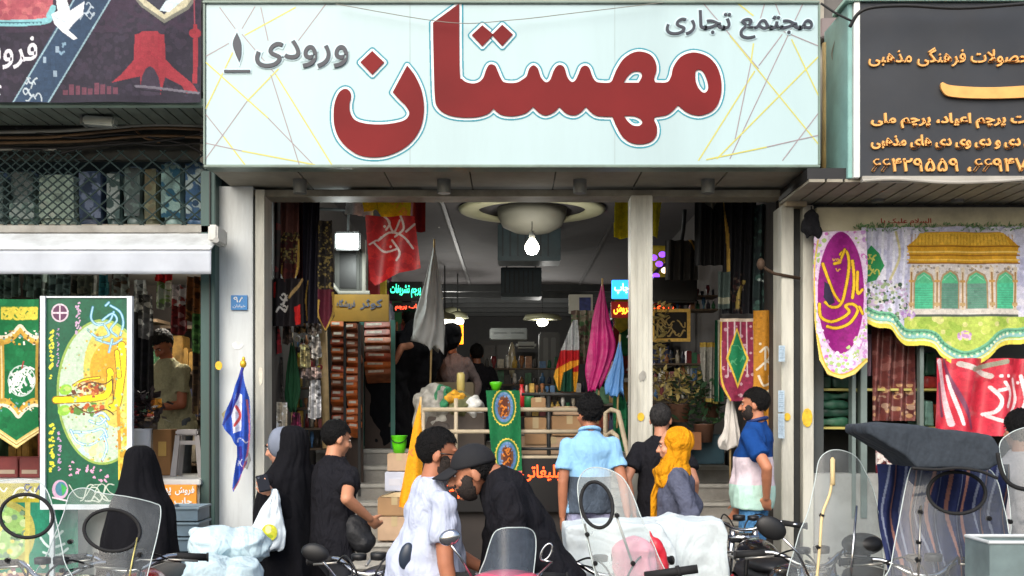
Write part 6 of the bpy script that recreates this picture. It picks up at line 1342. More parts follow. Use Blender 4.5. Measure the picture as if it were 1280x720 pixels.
tag(MB().lathe(P(661, 511, 9.5), [(.045, 0), (.045, .1), (.04, .11)], 16).build('tin', mat('green_tin', (30, 110, 60), rough=.4), None, True), 'small dark green tin beside the red bottle', 'tin')
t = thing('bucket', 'lime green bowl on the stall just left of the banner top', 'bucket', P(620, 488, 9.6)); MB().lathe(P(620, 488, 9.6), [(.03, 0), (.05, .05), (.055, .07), (.03, .075)], 20).build('bucket_body', mat('neon_green', (96, 214, 30)), t, True)
MB().box((X(530, 9.5), 9.35, 1.285), (X(606, 9.5), 9.9, Zz(516, 9.5))).build('stall_box', mat('stall_box', (70, 60, 52)), None); tag(bpy.data.objects['stall_box'], 'low dark counter behind the left half of the railing', 'counter')
for lb, px, py, w_, h_, col, nm in (('heap of grey white bags at the left end of the railing', 540, 512, .17, .2, (150, 148, 140), 'bag'), ('green and white folded cloth on the stall', 552, 505, .1, .16, (40, 120, 80), 'cloth'), ('orange yellow flag folded on the stall', 566, 498, .14, .07, (226, 160, 40), 'cloth'), ('patterned olive cloth lying on the stall', 574, 510, .16, .1, (110, 112, 74), 'cloth'), ('white plastic sheet draped over the stall rail', 590, 512, .12, .13, (206, 208, 206), 'plastic_sheet'), ('dark bundle under the stall rail', 548, 548, .16, .16, (60, 54, 50), 'bundle')):
    c = P(px, py, 9.45); m = MB(); m.ell(c, (w_, .14, h_)); m.ell(c + Vector((w_ * .4, -.03, h_ * .3)), (w_ * .5, .12, h_ * .6))
    tag(link(nm, remesh(m, .014, 3, .06, int(px)), mat('heap_%d' % px, col, rough=.7, var=.45, scale=16, bump=.3), None, True), lb, nm.replace('_', ' '), 'goods heaped on the stall')
tag(MB().lathe(P(576, 492, 9.6), [(.035, 0), (.035, .16), (.025, .18)], 16).build('jar', mat('cream_jar', (214, 196, 120), rough=.4), None, True), 'cream yellow jar standing on the stall before the seated seller', 'jar')
# deep hall furniture
m = MB(); m.tube([P(525, 425, 12.1), P(525, 480, 12.1)], .03); tag(m.build('stall_post', mat('post_brown', (110, 60, 44)), None, True), 'red brown wooden post by the seated seller', 'post')
tag(MB().box((X(524, 12.2), 12.1, FL), (X(592, 12.2), 12.6, Zz(478, 12.2)), .01).build('counter', mat('counter_tan', (150, 136, 110), rough=.5, dirt=.2)), 'tan counter top in front of the seated seller', 'counter')
for i, (x0, x1, y0, y1, Y, col, lb) in enumerate(((600, 640, 425, 520, 17, (34, 36, 36), 'dark tall cabinet left in the deep hall'), (644, 690, 440, 520, 18, (26, 28, 30), 'black cabinet in the middle of the deep hall'), (674, 700, 415, 500, 16, (64, 66, 62), 'grey metal locker at the right of the deep hall'), (612, 660, 410, 424, 19, (96, 100, 98), 'grey fascia panel far back in the hall'))):
    t = thing('cabinet', lb, 'cabinet', P((x0 + x1) / 2, y1, Y), 'furniture deep in the hall'); a = P(x0, y1, Y); b = P(x1, y0, Y)
    MB().box((a.x, Y, max(FL, a.z)), (b.x, Y + .5, b.z), .02).build('cabinet_body', mat('cab_%d' % i, col, rough=.4), t); MB().box((a.x + .06, Y - .012, max(FL, a.z) + .1), ((a.x + b.x) / 2 - .02, Y - .002, b.z - .08), .01).build('cabinet_door', mat('cabd_%d' % i, [v * 1.3 for v in col], rough=.35), t); MB().box(((a.x + b.x) / 2 + .02, Y - .012, max(FL, a.z) + .1), (b.x - .06, Y - .002, b.z - .08), .01).build('cabinet_door', mat('cabd_%d' % i, col), t)
t = thing('strip_lamp', 'pale wall air unit above the black cabinet', 'air conditioner', P(657, 436, 17)); MB().box((X(645, 17), 16.8, Zz(436, 17)), (X(670, 17), 17.0, Zz(428, 17)), .03).build('unit_body', mat('unit_white', (210, 214, 208), rough=.4), t); t.name = 'air_conditioner'
MB().box((X(648, 17), 16.79, Zz(434.6, 17)), (X(667, 17), 16.799, Zz(433.2, 17))).build('louvre', dark, t)
tag(MB().ell(P(640, 450, 15.5), (.05, .04, .25)).build('vase', mat('mirror_highlight_pale', (206, 196, 166), rough=.15), None, True), 'tall glossy pale form standing in for a mirror highlight in the deep hall', 'vase')  # pale upright shape in place of a highlight on a mirror
t = thing('poster_board', 'white framed board with a dark blue picture right of the hall ceiling end', 'poster', P(725, 392, 10.8)); a = P(711, 392, 10.8); b = P(741, 368, 10.8); MB().box((a.x, 10.8, a.z), (b.x, 10.83, b.z), .003).build('board', mat('board_white', (190, 190, 180)), t); MB().box((a.x + .1, 10.79, a.z + .03), (b.x - .02, 10.7995, b.z - .03)).build('picture', mat('pic_blue', (40, 52, 110), var=.5, scale=20), t)
for i in range(7):
    Y = 12.5 + i * 1.6; cz = FL + .9
    t = thing('clothes_rack', 'rack of dark folded goods along the %s wall, %s' % (('left', 'nearest the yellow board'), ('right', 'nearest the flags'), ('left', 'behind the seated seller'), ('right', 'behind the blue lit panel'), ('left', 'halfway down the hall'), ('right', 'halfway down the hall'), ('left', 'deepest in the hall'))[i], 'rack', (xl + .3, Y, FL), 'racks along the hall walls')
    s_ = -1 if i % 2 == 0 else 1; xw = xl + .02 if s_ < 0 else xr - .02; a, b = sorted((xw, xw - s_ * .45))
    for q in range(5): MB().box((a, Y, FL + .02 + q * .45), (b, Y + 1.2, FL + .05 + q * .45)).build('shelf', mat('rack_shelf', (104, 96, 84)), t)
    for q in range(4):
        m = MB(); rg = random.Random(i * 9 + q); y = Y + .03
        while y < Y + 1.1: d_ = rg.uniform(.08, .2); m.box((a + .03, y, FL + .055 + q * .45), (b - .03, y + d_ - .01, FL + .055 + q * .45 + rg.uniform(.15, .34)), .01); y += d_
        o = m.build('folded_goods', mat('goods_%d' % ((i + q) % 5), [(160, 80, 64), (80, 120, 90), (170, 160, 140), (80, 90, 130), (190, 150, 80)][(i + q) % 5], var=.5, scale=9), t); o['kind'] = 'stuff'

rg = random.Random(11); fcol = [(150, 30, 34), (30, 110, 60), (196, 170, 50), (30, 30, 34), (180, 176, 166), (46, 70, 140), (120, 36, 90)]
for i in range(34):
    sd = -1 if i % 2 == 0 else 1; Y = 12.0 + i * .24; xw = (xl + .06) if sd < 0 else (xr - .06); h_ = rg.uniform(.5, .95); zt_ = rg.uniform(3.0, 3.6); w_ = rg.uniform(.2, .34); cc = fcol[i % 7] if sd < 0 else fcol[(i * 3) % 7]; ph = rg.random() * 6; dx = -sd * rg.uniform(.12, .4)
    me = MB(); me.grid(lambda u, v: Vector((xw + dx - sd * .05 * u + .03 * math.sin(u * 9 + ph), Y + (u - .5) * w_ * .5 + .02 * math.sin(v * 6 + ph), zt_ - h_ * v - .12 * abs(u - .5) * -1 * v)).lerp(Vector((xw + dx + (u - .5) * w_, Y, zt_ - h_ * v * (1 - .25 * abs(u - .5)))), .75), 10, 14)
    o = me.build('hanging_flag', mat('hf_%d' % fcol.index(cc), cc, rough=.6, var=.35, scale=12), None, True, .004)
    tag(o, 'small coloured flag hanging among others high along the %s hall wall' % ('left' if sd < 0 else 'right'), 'flag', 'small flags high along the %s hall wall' % ('left' if sd < 0 else 'right'))

def smallgoods(where, x0, y0, x1, y1, Y, n, cols, rows, dep=.25, seed=1, sc=1.0):
    """packed shelves: every article its own object, standing in rows"""
    rg = random.Random(seed); per = max(1, n // rows)
    t = thing('shelf_unit', 'dark shelf of small goods %s' % where, 'shelf', P((x0 + x1) / 2, y1, Y), 'shelves of small goods')
    for r in range(rows):
        z = Zz(y1 - (y1 - y0) * r / rows, Y); MB().box((X(x0, Y), Y - .02, z - .018), (X(x1, Y), Y + dep, z - .001)).build('shelf', mat('shelf_dark', (90, 74, 56)), t)
        for i in range(per):
            x = X(x0, Y) + (X(x1, Y) - X(x0, Y)) * (i + .5) / per; wd = (X(x1, Y) - X(x0, Y)) / per * .46; hh = (y1 - y0) / rows * Y / F * rg.uniform(.4, .9) * sc; c = rg.choice(cols); k = rg.randrange(4); y = Y + rg.uniform(.02, .1)
            m = MB()
            if k == 0: m.box((x - wd, y, z), (x + wd, y + .08, z + hh), .004, Matrix.Rotation(rg.uniform(-.1, .1), 3, 'Z'))
            elif k == 1: m.lathe((x, y + .04, z), [(wd * .8, 0), (wd * .85, hh * .6), (wd * .35, hh * .75), (wd * .35, hh)], 12)
            elif k == 2: m.lathe((x, y + .04, z), [(wd * .5, 0), (wd * .3, hh * .2), (wd * .9, hh * .6), (wd * .7, hh)], 12)
            else: m.cap((x, y + .04, z + wd * .7), wd * .7, (x, y + .04, z + max(hh, wd * 1.5) - wd * .6), wd * .55, 10)
            o = m.build('article', mat('art_%d_%d_%d' % c, c, rough=rg.choice((.35, .5)), var=.4, scale=22), None, k > 0); tag(o, 'small article packed %s' % where, 'merchandise', 'packed goods %s' % where)
mix = [(180, 170, 150), (120, 40, 44), (36, 96, 62), (196, 160, 70), (40, 44, 60), (150, 100, 60), (206, 204, 196), (60, 56, 52), (70, 110, 150)]
smallgoods('low on the left wall behind the woman with the phone', 338, 408, 403, 560, 9.75, 60, mix, 6, seed=2)
smallgoods('on the right wall behind the grey haired man', 818, 432, 900, 498, 10.45, 36, mix, 3, seed=3)
smallgoods('under the dark garments on the right wall', 832, 352, 897, 386, 10.5, 20, mix, 2, seed=4)
smallgoods('behind the top rail of the platform', 655, 470, 740, 511, 9.95, 26, mix, 2, seed=5, sc=.8)
smallgoods('in the middle of the deep hall', 604, 440, 700, 520, 14.6, 44, mix, 4, seed=6)
smallgoods('beside the second packet rack', 493, 396, 516, 470, 13.2, 18, mix, 3, seed=7)
# ---------------------------------------------------------------- left shop: loft goods behind the grille, window, banners
for i, (x0, y0, x1, y1, col, col2, lb) in enumerate(((-60, 212, 6, 276, (120, 130, 128), (90, 100, 100), 'grey wrapped bundle at the far left behind the grille'), (8, 250, 46, 278, (150, 186, 170), (190, 210, 200), 'pale green low box behind the grille'), (10, 212, 44, 248, (96, 106, 106), (130, 140, 136), 'grey bundle above the pale green box'), (46, 216, 95, 277, (196, 214, 184), (206, 220, 196), 'large cream green box behind the grille'), (96, 212, 128, 276, (62, 74, 130), (130, 150, 190), 'blue patterned pack behind the grille'), (130, 214, 152, 277, (84, 110, 110), (180, 196, 190), 'teal flowered pack behind the grille'), (152, 206, 178, 274, (120, 138, 134), (90, 104, 104), 'grey green sack behind the grille'), (178, 208, 198, 278, (158, 142, 92), (140, 126, 84), 'narrow tan carton behind the grille'), (199, 203, 228, 276, (160, 206, 200), (30, 110, 150), 'mint pack with blue print behind the grille'), (229, 202, 260, 277, (60, 110, 190), (200, 230, 232), 'shiny blue and white pack at the right end behind the grille'))):
    g_ = sum(col) / 3; col = tuple(v * .5 + g_ * .4 + q for v, q in zip(col, (0, 10, 8))); g_ = sum(col2) / 3; col2 = tuple(v * .6 + g_ * .3 for v in col2); Y = 8.72; t = thing('pack', lb, 'pack', P((x0 + x1) / 2, y1, Y), 'packs stored behind the grille')
    a = P(x0, y1, Y); b = P(x1, y0, Y); m = MB(); m.box((a.x + .01, Y + .01, Zz(281, 8.5) + .003), (b.x - .01, Y + .35, b.z), .03); o = link('pack_body', remesh(m, .016, 3, .03 if 'box' not in lb and 'carton' not in lb else .006, i), mat('pack_%d' % i, col, rough=.35, var=.15), t, True)
    printed('printed_front', None, x0 + 3, y0 + 3, x1 - 3, y1 - 4, Y - .015, col, lambda c: c.flecks(c.X > -999, [col2, tuple(v * .8 for v in col), col2], 34 if i != 3 else 6, 5, i), 1.1, None, 3, .006, parent=t, cat=None)
tag(lamp('x', (0, 0, 0), 0), None) if False else None
# cables over the grille, small flood light
cb = mat('cable_brown', (96, 72, 46), rough=.6, var=.3); cb2 = mat('cable_black', (26, 24, 24), rough=.6); cb3 = mat('cable_grey', (130, 128, 118), rough=.6)
for i, (pts, m_, r) in enumerate(((((-60, 166), (60, 164), (130, 160), (200, 156), (262, 158)), cb3, .014), (((-60, 172), (50, 172), (120, 166), (190, 160), (260, 162)), cb, .012), (((-60, 180), (40, 178), (110, 176), (180, 170), (260, 172)), cb, .012), (((-60, 184), (60, 186), (120, 182), (200, 176), (256, 166)), cb2, .012), (((150, 152), (166, 160), (180, 172), (200, 178)), cb, .008), (((20, 160), (90, 172), (160, 168), (230, 180), (258, 196)), cb2, .01), (((-60, 190), (30, 186), (66, 187), (70, 186)), cb3, .01), (((60, 196), (140, 178), (200, 182), (262, 178)), cb2, .009))):
    tag(MB().tube(crom([P(x, y, 8.42) for x, y in pts], 6), r).build('cable', m_, None, True), ['thick grey cable topmost of the bundle under the left soffit', 'brown cable just under the thick grey one', 'second brown cable sagging across the left fascia', 'black cable looping lowest across the left fascia', 'short brown wire from the small flood light', 'thin black cable sagging to the right above the grille', 'short grey cable end at the far left above the grille', 'thin black cable rising from the grille to the right'][i], 'cable', 'cables under the left soffit')
t = thing('flood_light', 'small clear flood light under the left soffit', 'lamp', P(128, 150, 8.2))
m = MB(); m.box((X(109, 8.2), 8.1, Zz(160, 8.2)), (X(148, 8.2), 8.2, Zz(149, 8.2)), .012, Matrix.Rotation(R(4), 3, 'Y')); m.build('housing', mat('lamp_glassy', (176, 182, 176), rough=.25, metal=.3, dirt=.2), t); MB().box((X(105, 8.2), 8.12, Zz(158, 8.2)), (X(108, 8.2), 8.24, Zz(145, 8.2))).build('bracket', grey_met, t)
# framed green poster on the pavement
PY = 7.95
t = thing('framed_poster', 'tall green poster with a pale oval in a white frame', 'poster', P(108, 634, PY))
m = MB(); x0, x1, z0, z1 = X(50, PY), X(165, PY), Zz(637, PY), Zz(370, PY); w_ = .036
m.box((x0, PY, z0), (x0 + w_, PY + .04, z1)); m.box((x1 - w_, PY, z0), (x1, PY + .04, z1)); m.box((x0 + w_ + .0005, PY, z0), (x1 - w_ - .0005, PY + .04, z0 + w_)); m.box((x0 + w_ + .0005, PY + .01, z1 - .012), (x1 - w_ - .0005, PY + .03, z1))
for x in (x0 + .05, x1 - .08): m.box((x, PY + .041, .18), (x + .03, PY + .07, z1 - .1))
m.build('frame', mat('frame_white', (214, 220, 224), rough=.4, dirt=.06), t)
c = Cv(56, 372, 159, 632, 2.3, (10, 92, 62)); c.flecks(c.X > 0, [(8, 86, 58), (14, 98, 66)], 80, 6, 2)
ov = c.elld(128, 490, 54, 88) < 1; c.put(c.elld(128, 490, 57, 91) < 1, (150, 180, 84)); c.put(ov, (196, 220, 190)); c.put(ov & (c.elld(152, 465, 48, 70) < 1), (214, 204, 96)); c.put(ov & (c.elld(150, 462, 38, 40) < 1), (222, 170, 44)); c.put(ov & (c.elld(152, 458, 26, 22) < 1), (226, 160, 30)); c.put((c.X > 148) & (c.Y > 425) & (c.Y < 600), (228, 200, 70)); c.flecks((c.X > 150) & (c.Y > 420) & (c.Y < 600), [(240, 220, 120), (206, 160, 40), (196, 206, 90)], 40, 4, 3); c.flecks(ov & (c.Y > 540), [(206, 230, 190), (230, 240, 160), (190, 220, 230)], 30, 5, 5)
c.ell(75, 391, 11, 11.5, (214, 196, 206)); c.ell(75, 391, 9, 9.5, (96, 50, 84)); c.rect(74, 382, 76, 400, (224, 206, 214)); c.rect(66, 390, 84, 392, (224, 206, 214))
for i in range(9): c.scrawl(62, 410 + i * 7, 67, 417 + i * 7, 2, (226, 222, 60), 3, i); c.scrawl(71, 407 + i * 6, 74, 413 + i * 6, 1.3, (190, 150, 190), 2, i + 20)
for i in range(6): c.scrawl(95, 378 + i * 7, 101, 384 + i * 7, 1.8, (206, 170, 200), 3, i + 40)
cy_ = (170, 214, 232)
for pts in ([(116, 384), (114, 398), (122, 406), (136, 402), (142, 390)], [(138, 382), (150, 390), (154, 404), (150, 420)], [(128, 400), (140, 392), (146, 400), (138, 412), (146, 420)], [(110, 412), (122, 422), (136, 418), (130, 406)], [(120, 424), (140, 430), (152, 424)], [(132, 382), (136, 378)], [(136, 440), (140, 424)]): c.line(pts, 3.2, (60, 140, 180)); c.line(pts, 1.8, cy_)
for pts, w_ in (([(70, 500), (95, 499), (120, 497), (134, 492), (138, 470), (137, 464)], 7.5), ([(152, 432), (153, 455), (150, 480), (146, 505), (139, 510)], 9), ([(146, 440), (149, 470)], 5), ([(92, 482), (104, 475), (124, 472)], 2)): c.line(pts, w_ + 2.4, (150, 110, 20)); c.line(pts, w_, (240, 224, 20))
c.flecks((c.elld(110, 487, 22, 11) < 1) & (c.Y < 497), [(170, 80, 40), (110, 60, 40), (206, 120, 60), (230, 210, 160)], 46, 3, 7); c.flecks(c.elld(112, 512, 28, 9) < 1, [(190, 90, 40), (120, 70, 50), (220, 190, 120), (90, 140, 60)], 46, 3, 8)
for x, y in ((82, 487), (80, 513)): c.ell(x, y, 8, 6.5, (150, 206, 70), -20); c.ell(x + 2, y - 1, 4, 3, (190, 226, 110))
for pts in ([(88, 538), (96, 552), (112, 556), (128, 546), (134, 532), (126, 522)], [(92, 540), (112, 540), (128, 536), (134, 546)], [(112, 526), (124, 530), (132, 524)], [(130, 546), (134, 560), (128, 576)], [(118, 520), (128, 516), (136, 524)]): c.line(pts, 3.4, (80, 160, 206)); c.line(pts, 1.9, (214, 236, 244))
c.ell(140, 505, 7, 8, (230, 210, 60), 0, 3); c.line([(148, 510), (150, 560)], 4, (206, 150, 40)); 
for i in range(6): c.scrawl(86 + i * 9, 574 + i * 3, 92 + i * 9, 596 + i * 3, 1.8, (226, 170, 200), 4, i + 60)
for i in range(7): c.scrawl(62, 528 + i * 9, 68, 536 + i * 9, 2.4, (226, 222, 60), 3, i + 80); c.scrawl(72, 540 + i * 7, 76, 546 + i * 7, 1.5, (200, 160, 200), 3, i + 90)
c.ell(75, 612, 10, 12, (206, 170, 196)); c.ell(76, 611, 7, 9, (70, 130, 150)); c.poly([(76, 604), (84, 610), (78, 620)], (60, 170, 80)); c.line([(66, 622), (84, 626)], 2, (226, 214, 220))
c.scrawl(86, 606, 156, 626, 1.4, (206, 216, 200), 8, 33)
c.flecks(ov, [(206, 190, 90), (180, 206, 170), (190, 140, 50), (150, 176, 110)], 130, 1.6, 21)
for pts in ([(96, 486), (112, 478), (130, 480), (140, 474)], [(92, 506), (110, 516), (132, 512), (142, 518)], [(84, 494), (100, 492)], [(140, 470), (142, 500)]): c.line(pts, 1.6, (96, 62, 30))
c.build('poster_print', hang(PY + .02, 1, 0, .003, 0, 0, 0, None, .002), clothmat('vinyl_print', .45, .4), t)
# green pointed banner
c = Cv(-70, 374, 49, 562, 2.2, (14, 106, 58)); c.flecks(c.X > -99, [(12, 98, 54), (22, 116, 66)], 90, 6, 4)
yl2 = (214, 196, 70)
c.rect(2, 383, 47, 400, (90, 130, 50)); c.scrawl(3, 385, 46, 398, 2.2, yl2, 26, 5); c.rect(-60, 383, -8, 400, (90, 130, 50))
for s_ in (0,):
    for q in range(2):
        y0 = 425 if q == 0 else 503; sg = -1 if q == 0 else 1
        pts = [(-70, y0), (-10, y0), (6, y0), (16, y0 + sg * 6), (24, y0 + sg * 14), (32, y0 + sg * 6), (42, y0), (49, y0)]
        c.line(pts, 9, (150, 116, 40)); c.line(pts, 7, (206, 170, 70)); c.line([(p[0], p[1] + sg * 4) for p in pts], 4, (226, 216, 190)); c.line([(p[0], p[1] - sg * 4) for p in pts], 2.4, (196, 150, 60))
        c.flecks(abs(c.Y - (y0 + sg * 3)) < 9, [(236, 230, 214), (120, 90, 40), (206, 160, 60), (100, 150, 150)], 90, 1.5, q + 3)
c.rect(-2, 426, 4, 502, (190, 150, 60)); c.rect(0, 432, 2, 498, (226, 206, 150)); c.rect(45, 430, 49, 500, (160, 130, 50))
c.flecks(c.elld(27, 476, 18, 19) < 1, [(206, 216, 206), (180, 196, 186)], 60, 1.6, 6); c.scrawl(11, 460, 43, 492, 2.2, (226, 230, 222), 18, 12); c.ell(27, 476, 18, 19, (190, 206, 196), 0, 1.4); c.line([(29, 452), (27, 460)], 2, (160, 60, 60))
b_ = [(-70, 545), (-20, 530), (22, 556), (49, 538)]
c.line(b_, 9, (214, 190, 110), False); c.line(b_, 5, (232, 214, 150), False); c.line(b_, 1.2, (170, 130, 50), False)
c.cut(c.inpoly([(-70, 374), (49, 374), (49, 541), (22, 561), (-20, 536), (-70, 550)])); c.build('banner', hang(8.05, 1.5, 0, .01), None, None, 'green banner with gold ornament and white round calligraphy, pointed hem, at far left', 'banner')
# lower printed banner behind the windshield
c = Cv(-70, 604, 98, 740, 1.6, (34, 124, 96)); c.rect(-70, 604, 48, 628, (176, 166, 52)); c.scrawl(0, 610, 42, 622, 2, (240, 240, 220), 6, 2); c.scrawl(30, 606, 48, 616, 2, (40, 60, 120), 3, 3); c.ell(0, 668, 44, 44, (170, 164, 84)); c.ell(0, 668, 36, 36, (150, 190, 110)); c.flecks(c.elld(6, 664, 34, 34) < 1, [(60, 110, 60), (190, 206, 150), (120, 150, 120), (220, 206, 90)], 60, 4, 5); c.rect(-70, 716, 98, 740, (170, 140, 120)); c.flecks(c.Y > 706, [(206, 190, 150), (120, 90, 100), (226, 214, 190)], 60, 3, 3)
for pts in ([(52, 672), (64, 684), (80, 680)], [(56, 690), (72, 694), (84, 686)], [(60, 662), (68, 672), (78, 664)]): c.line(pts, 3, (206, 226, 220))
c.rect(30, 628, 36, 716, (190, 180, 90)); c.build('banner', hang(8.12, 2, 0, .012), None, None, 'yellow and green printed banner low behind the far left windshield', 'banner')
# orange sign below the ledge
t = thing('small_sign', 'orange sign board with white script below the shop ledge', 'sign', P(216, 635, 8.15)); MB().box((X(186, 8.18), 8.17, Zz(634, 8.17)), (X(246, 8.18), 8.2, Zz(606, 8.17)), .003).build('board', mat('board_orange', (224, 142, 40), rough=.45, var=.1), t)
letters('lettering', 'پرچم', 191, 214, 622, 609, 8.169, mat('script_white', (226, 226, 222)), t, .004, .02); letters('lettering', 'چاپ', 218, 240, 633, 622, 8.169, mat('script_white', (226, 226, 222)), t, .004, .02); letters('lettering', 'فروش', 219, 243, 619, 608, 8.169, mat('script_white', (226, 226, 222)), t, .004, .02); letters('lettering', 'انواع', 190, 212, 633, 625, 8.169, mat('script_white', (226, 226, 222)), t, .004, .02)
# window goods
t = thing('stool', 'white plastic stool on the left shop ledge', 'stool', P(233, 597, 8.7)); Ys = 8.62; zb = Zz(599, 8.3) + .002
m = MB(); m.box((X(219, Ys), Ys, Zz(540, Ys) - .025), (X(247, Ys), Ys + .2, Zz(537, Ys)), .01); m.build('seat', mat('plastic_grey', (150, 146, 146), rough=.5, var=.08), t)
for sx in (0, 1):
    for sy in (0, 1):
        a = X(221 if sx == 0 else 245, Ys); b = X(215 if sx == 0 else 250, Ys); y0 = Ys + .02 + sy * .15
        m = MB(); m.loft([[(b - .022, y0, zb), (b + .022, y0, zb), (b + .022, y0 + .02, zb), (b - .022, y0 + .02, zb)], [(a - .018, y0, Zz(540.5, Ys) - .02), (a + .018, y0, Zz(540.5, Ys) - .02), (a + .018, y0 + .02, Zz(540.5, Ys) - .02), (a - .018, y0 + .02, Zz(540.5, Ys) - .02)]]); m.build('leg', mat('plastic_grey', (150, 146, 146)), t)
m = MB(); m.box((X(218, Ys), Ys + .03, Zz(556, Ys)), (X(248, Ys), Ys + .045, Zz(551, Ys))); m.build('apron', mat('plastic_grey', (150, 146, 146)), t)
t = thing('vase', 'tall white bucket with dark flowers on the shop ledge', 'vase', P(178, 597, 8.6)); c = P(178, 597, 8.5); c.z = zb; MB().lathe(c, [(.05, 0), (.068, .36), (.072, .37), (.06, .365), (.045, .05), (.01, .04)], 22).build('vase_body', mat('vase_white', (206, 208, 214), rough=.4, var=.04), t, True)
m = MB(); rg = random.Random(5)
for i in range(150):
    p = c + Vector((rg.gauss(0, .07), rg.gauss(0, .06), .38 + rg.uniform(0, .26))); d = Vector((rg.uniform(-1, 1), rg.uniform(-1, 1), rg.uniform(-.2, 1))).normalized(); s_ = d.cross(Vector((rg.random(), .3, 1))).normalized(); L = rg.uniform(.05, .1)
    m.b.faces.new([m.b.verts.new(q) for q in (p, p + d * L * .5 + s_ * L * .3, p + d * L, p + d * L * .5 - s_ * L * .3)])
m.build('flowers', mat('flower_dark', (44, 32, 34), var=.5, scale=20), t)
t = thing('carton', 'brown carton with a gold label on the shop ledge beside the stool', 'box', P(203, 590, 8.8)); MB().box((X(191, 8.75), 8.75, zb), (X(214, 8.75), 9.05, Zz(537, 8.75)), .006).build('carton_body', mat('carton_brown', (130, 92, 52), rough=.8, var=.15), t); MB().box((X(198, 8.75), 8.745, Zz(570, 8.75)), (X(208, 8.75), 8.76, Zz(552, 8.75))).build('printed_label', mat('label_gold', (176, 140, 70)), t)
for i, (x0, x1, lb) in enumerate(((-60, -8, 'dark red box on the ledge cut by the left edge'), (-6, 22, 'dull red box on the ledge at far left'), (24, 50, 'dull red box on the ledge next to the poster frame'))):
    t = thing('box', lb, 'box', P((x0 + x1) / 2, 598, 8.4), 'red boxes on the left ledge'); MB().box((X(x0, 8.45), 8.45, zb), (X(x1, 8.45), 8.7, Zz(572, 8.45)), .006).build('box_body', mat('dull_red', (120, 44, 42), rough=.6, var=.25), t); MB().box((X(x0, 8.45) + .02, 8.446, zb + .03), (X(x1, 8.45) - .02, 8.46, zb + .06)).build('printed_band', mat('band_pale', (170, 150, 130)), t)
G3 = 'goods hanging in the left shop window'
for i, (x0, y0, x1, y1, Y, col, hl, lb) in enumerate(((-60, 342, 28, 376, 8.9, (96, 116, 110), (150, 170, 160), 'pale teal cloth row at the far left under the awning'), (28, 342, 60, 374, 8.95, (110, 132, 124), (60, 70, 66), 'grey green cloth bundle under the awning'), (60, 343, 90, 376, 8.9, (120, 142, 140), (70, 84, 84), 'pale folded cloth above the poster'), (90, 344, 122, 374, 8.95, (90, 96, 84), (140, 140, 120), 'olive knotted scarves above the poster'), (122, 344, 138, 374, 8.85, (44, 104, 112), (70, 140, 140), 'teal cone shaped flag above the poster'), (138, 342, 164, 372, 8.95, (150, 156, 148), (90, 70, 54), 'white and brown cloth above the poster corner'), (165, 350, 184, 392, 8.8, (186, 188, 184), (140, 144, 144), 'white hanging bag right of the poster'), (164, 388, 192, 520, 9.0, (18, 17, 20), (30, 28, 32), 'long black robe right of the poster'), (172, 368, 192, 425, 8.75, (90, 88, 86), (200, 198, 190), 'black and white knotted scarf right of the poster'), (193, 346, 214, 388, 8.8, (176, 184, 168), (120, 150, 90), 'pale green and white flower garland in the window'), (192, 342, 216, 354, 8.7, (176, 26, 26), (120, 20, 22), 'bright red cloth at the top of the window'), (213, 356, 234, 384, 8.8, (190, 182, 180), (150, 60, 60), 'white lace bag with red stitching'), (213, 378, 236, 420, 8.9, (96, 28, 30), (140, 110, 110), 'dark red ribbons hanging in the window'), (232, 346, 254, 404, 8.85, (120, 76, 40), (70, 50, 30), 'brown twig wreath at the right of the window'), (238, 392, 254, 442, 8.8, (56, 96, 46), (90, 130, 70), 'green leaf garland at the right of the window'), (164, 492, 172, 540, 8.75, (120, 34, 54), (90, 24, 40), 'crimson ribbon beside the poster frame'), (174, 494, 186, 516, 8.7, (110, 160, 140), (206, 214, 206), 'pale green ornament low right of the poster'), (186, 498, 202, 520, 8.7, (206, 140, 50), (160, 100, 40), 'gold star ornament low right of the poster'), (240, 440, 254, 520, 8.95, (60, 46, 34), (100, 80, 50), 'dark brown cloth at the right edge of the window'))):
    printed('hanging_goods', lb, x0, y0, x1, y1, Y, col, lambda c: c.flecks(c.X > -999, [hl, tuple(v * .6 for v in col), tuple(min(255, v * 1.2) for v in col)], int((x1 - x0) * (y1 - y0) / 26), 3, i), 1.6, [(x0 + 1, y0), (x1 - 1, y0), (x1, y1 - 6), (x0 + (x1 - x0) * .6, y1), (x0, y1 - 3)], 11, .03, cat='merchandise', group=G3)
for i in range(6):
    Y = 10.2 + (i % 2) * .8; x0 = -60 + i * 52
    t = thing('shelf_unit', ['shelf of goods at the far left inside the left shop', 'second shelf of goods from the left inside the left shop', 'shelf of goods behind the pointed green banner', 'shelf of goods behind the framed poster', 'shelf of goods behind the long black robe', 'shelf of goods behind the man in the olive shirt'][i], 'shelf', P(x0 + 25, 600, Y), 'shelves inside the left shop')
    for q in range(5): MB().box((X(x0, Y), Y, .72 + q * .45), (X(x0 + 48, Y), Y + .4, .75 + q * .45)).build('shelf', mat('shelf_dark', (90, 74, 56)), t)
    for q in range(4):
        m = MB(); rg = random.Random(i * 11 + q); x = X(x0 + 1, Y)
        while x < X(x0 + 42, Y): d_ = rg.uniform(.05, .14); m.box((x, Y + .03, .755 + q * .45), (x + d_ - .008, Y + .3, .755 + q * .45 + rg.uniform(.12, .36)), .01); x += d_
        o = m.build('stacked_goods', mat('lg_%d' % ((i * 3 + q) % 7), [(140, 60, 50), (60, 96, 66), (150, 140, 120), (60, 64, 90), (170, 130, 60), (120, 50, 70), (70, 60, 50)][(i * 3 + q) % 7], var=.6, scale=10), t); o['kind'] = 'stuff'
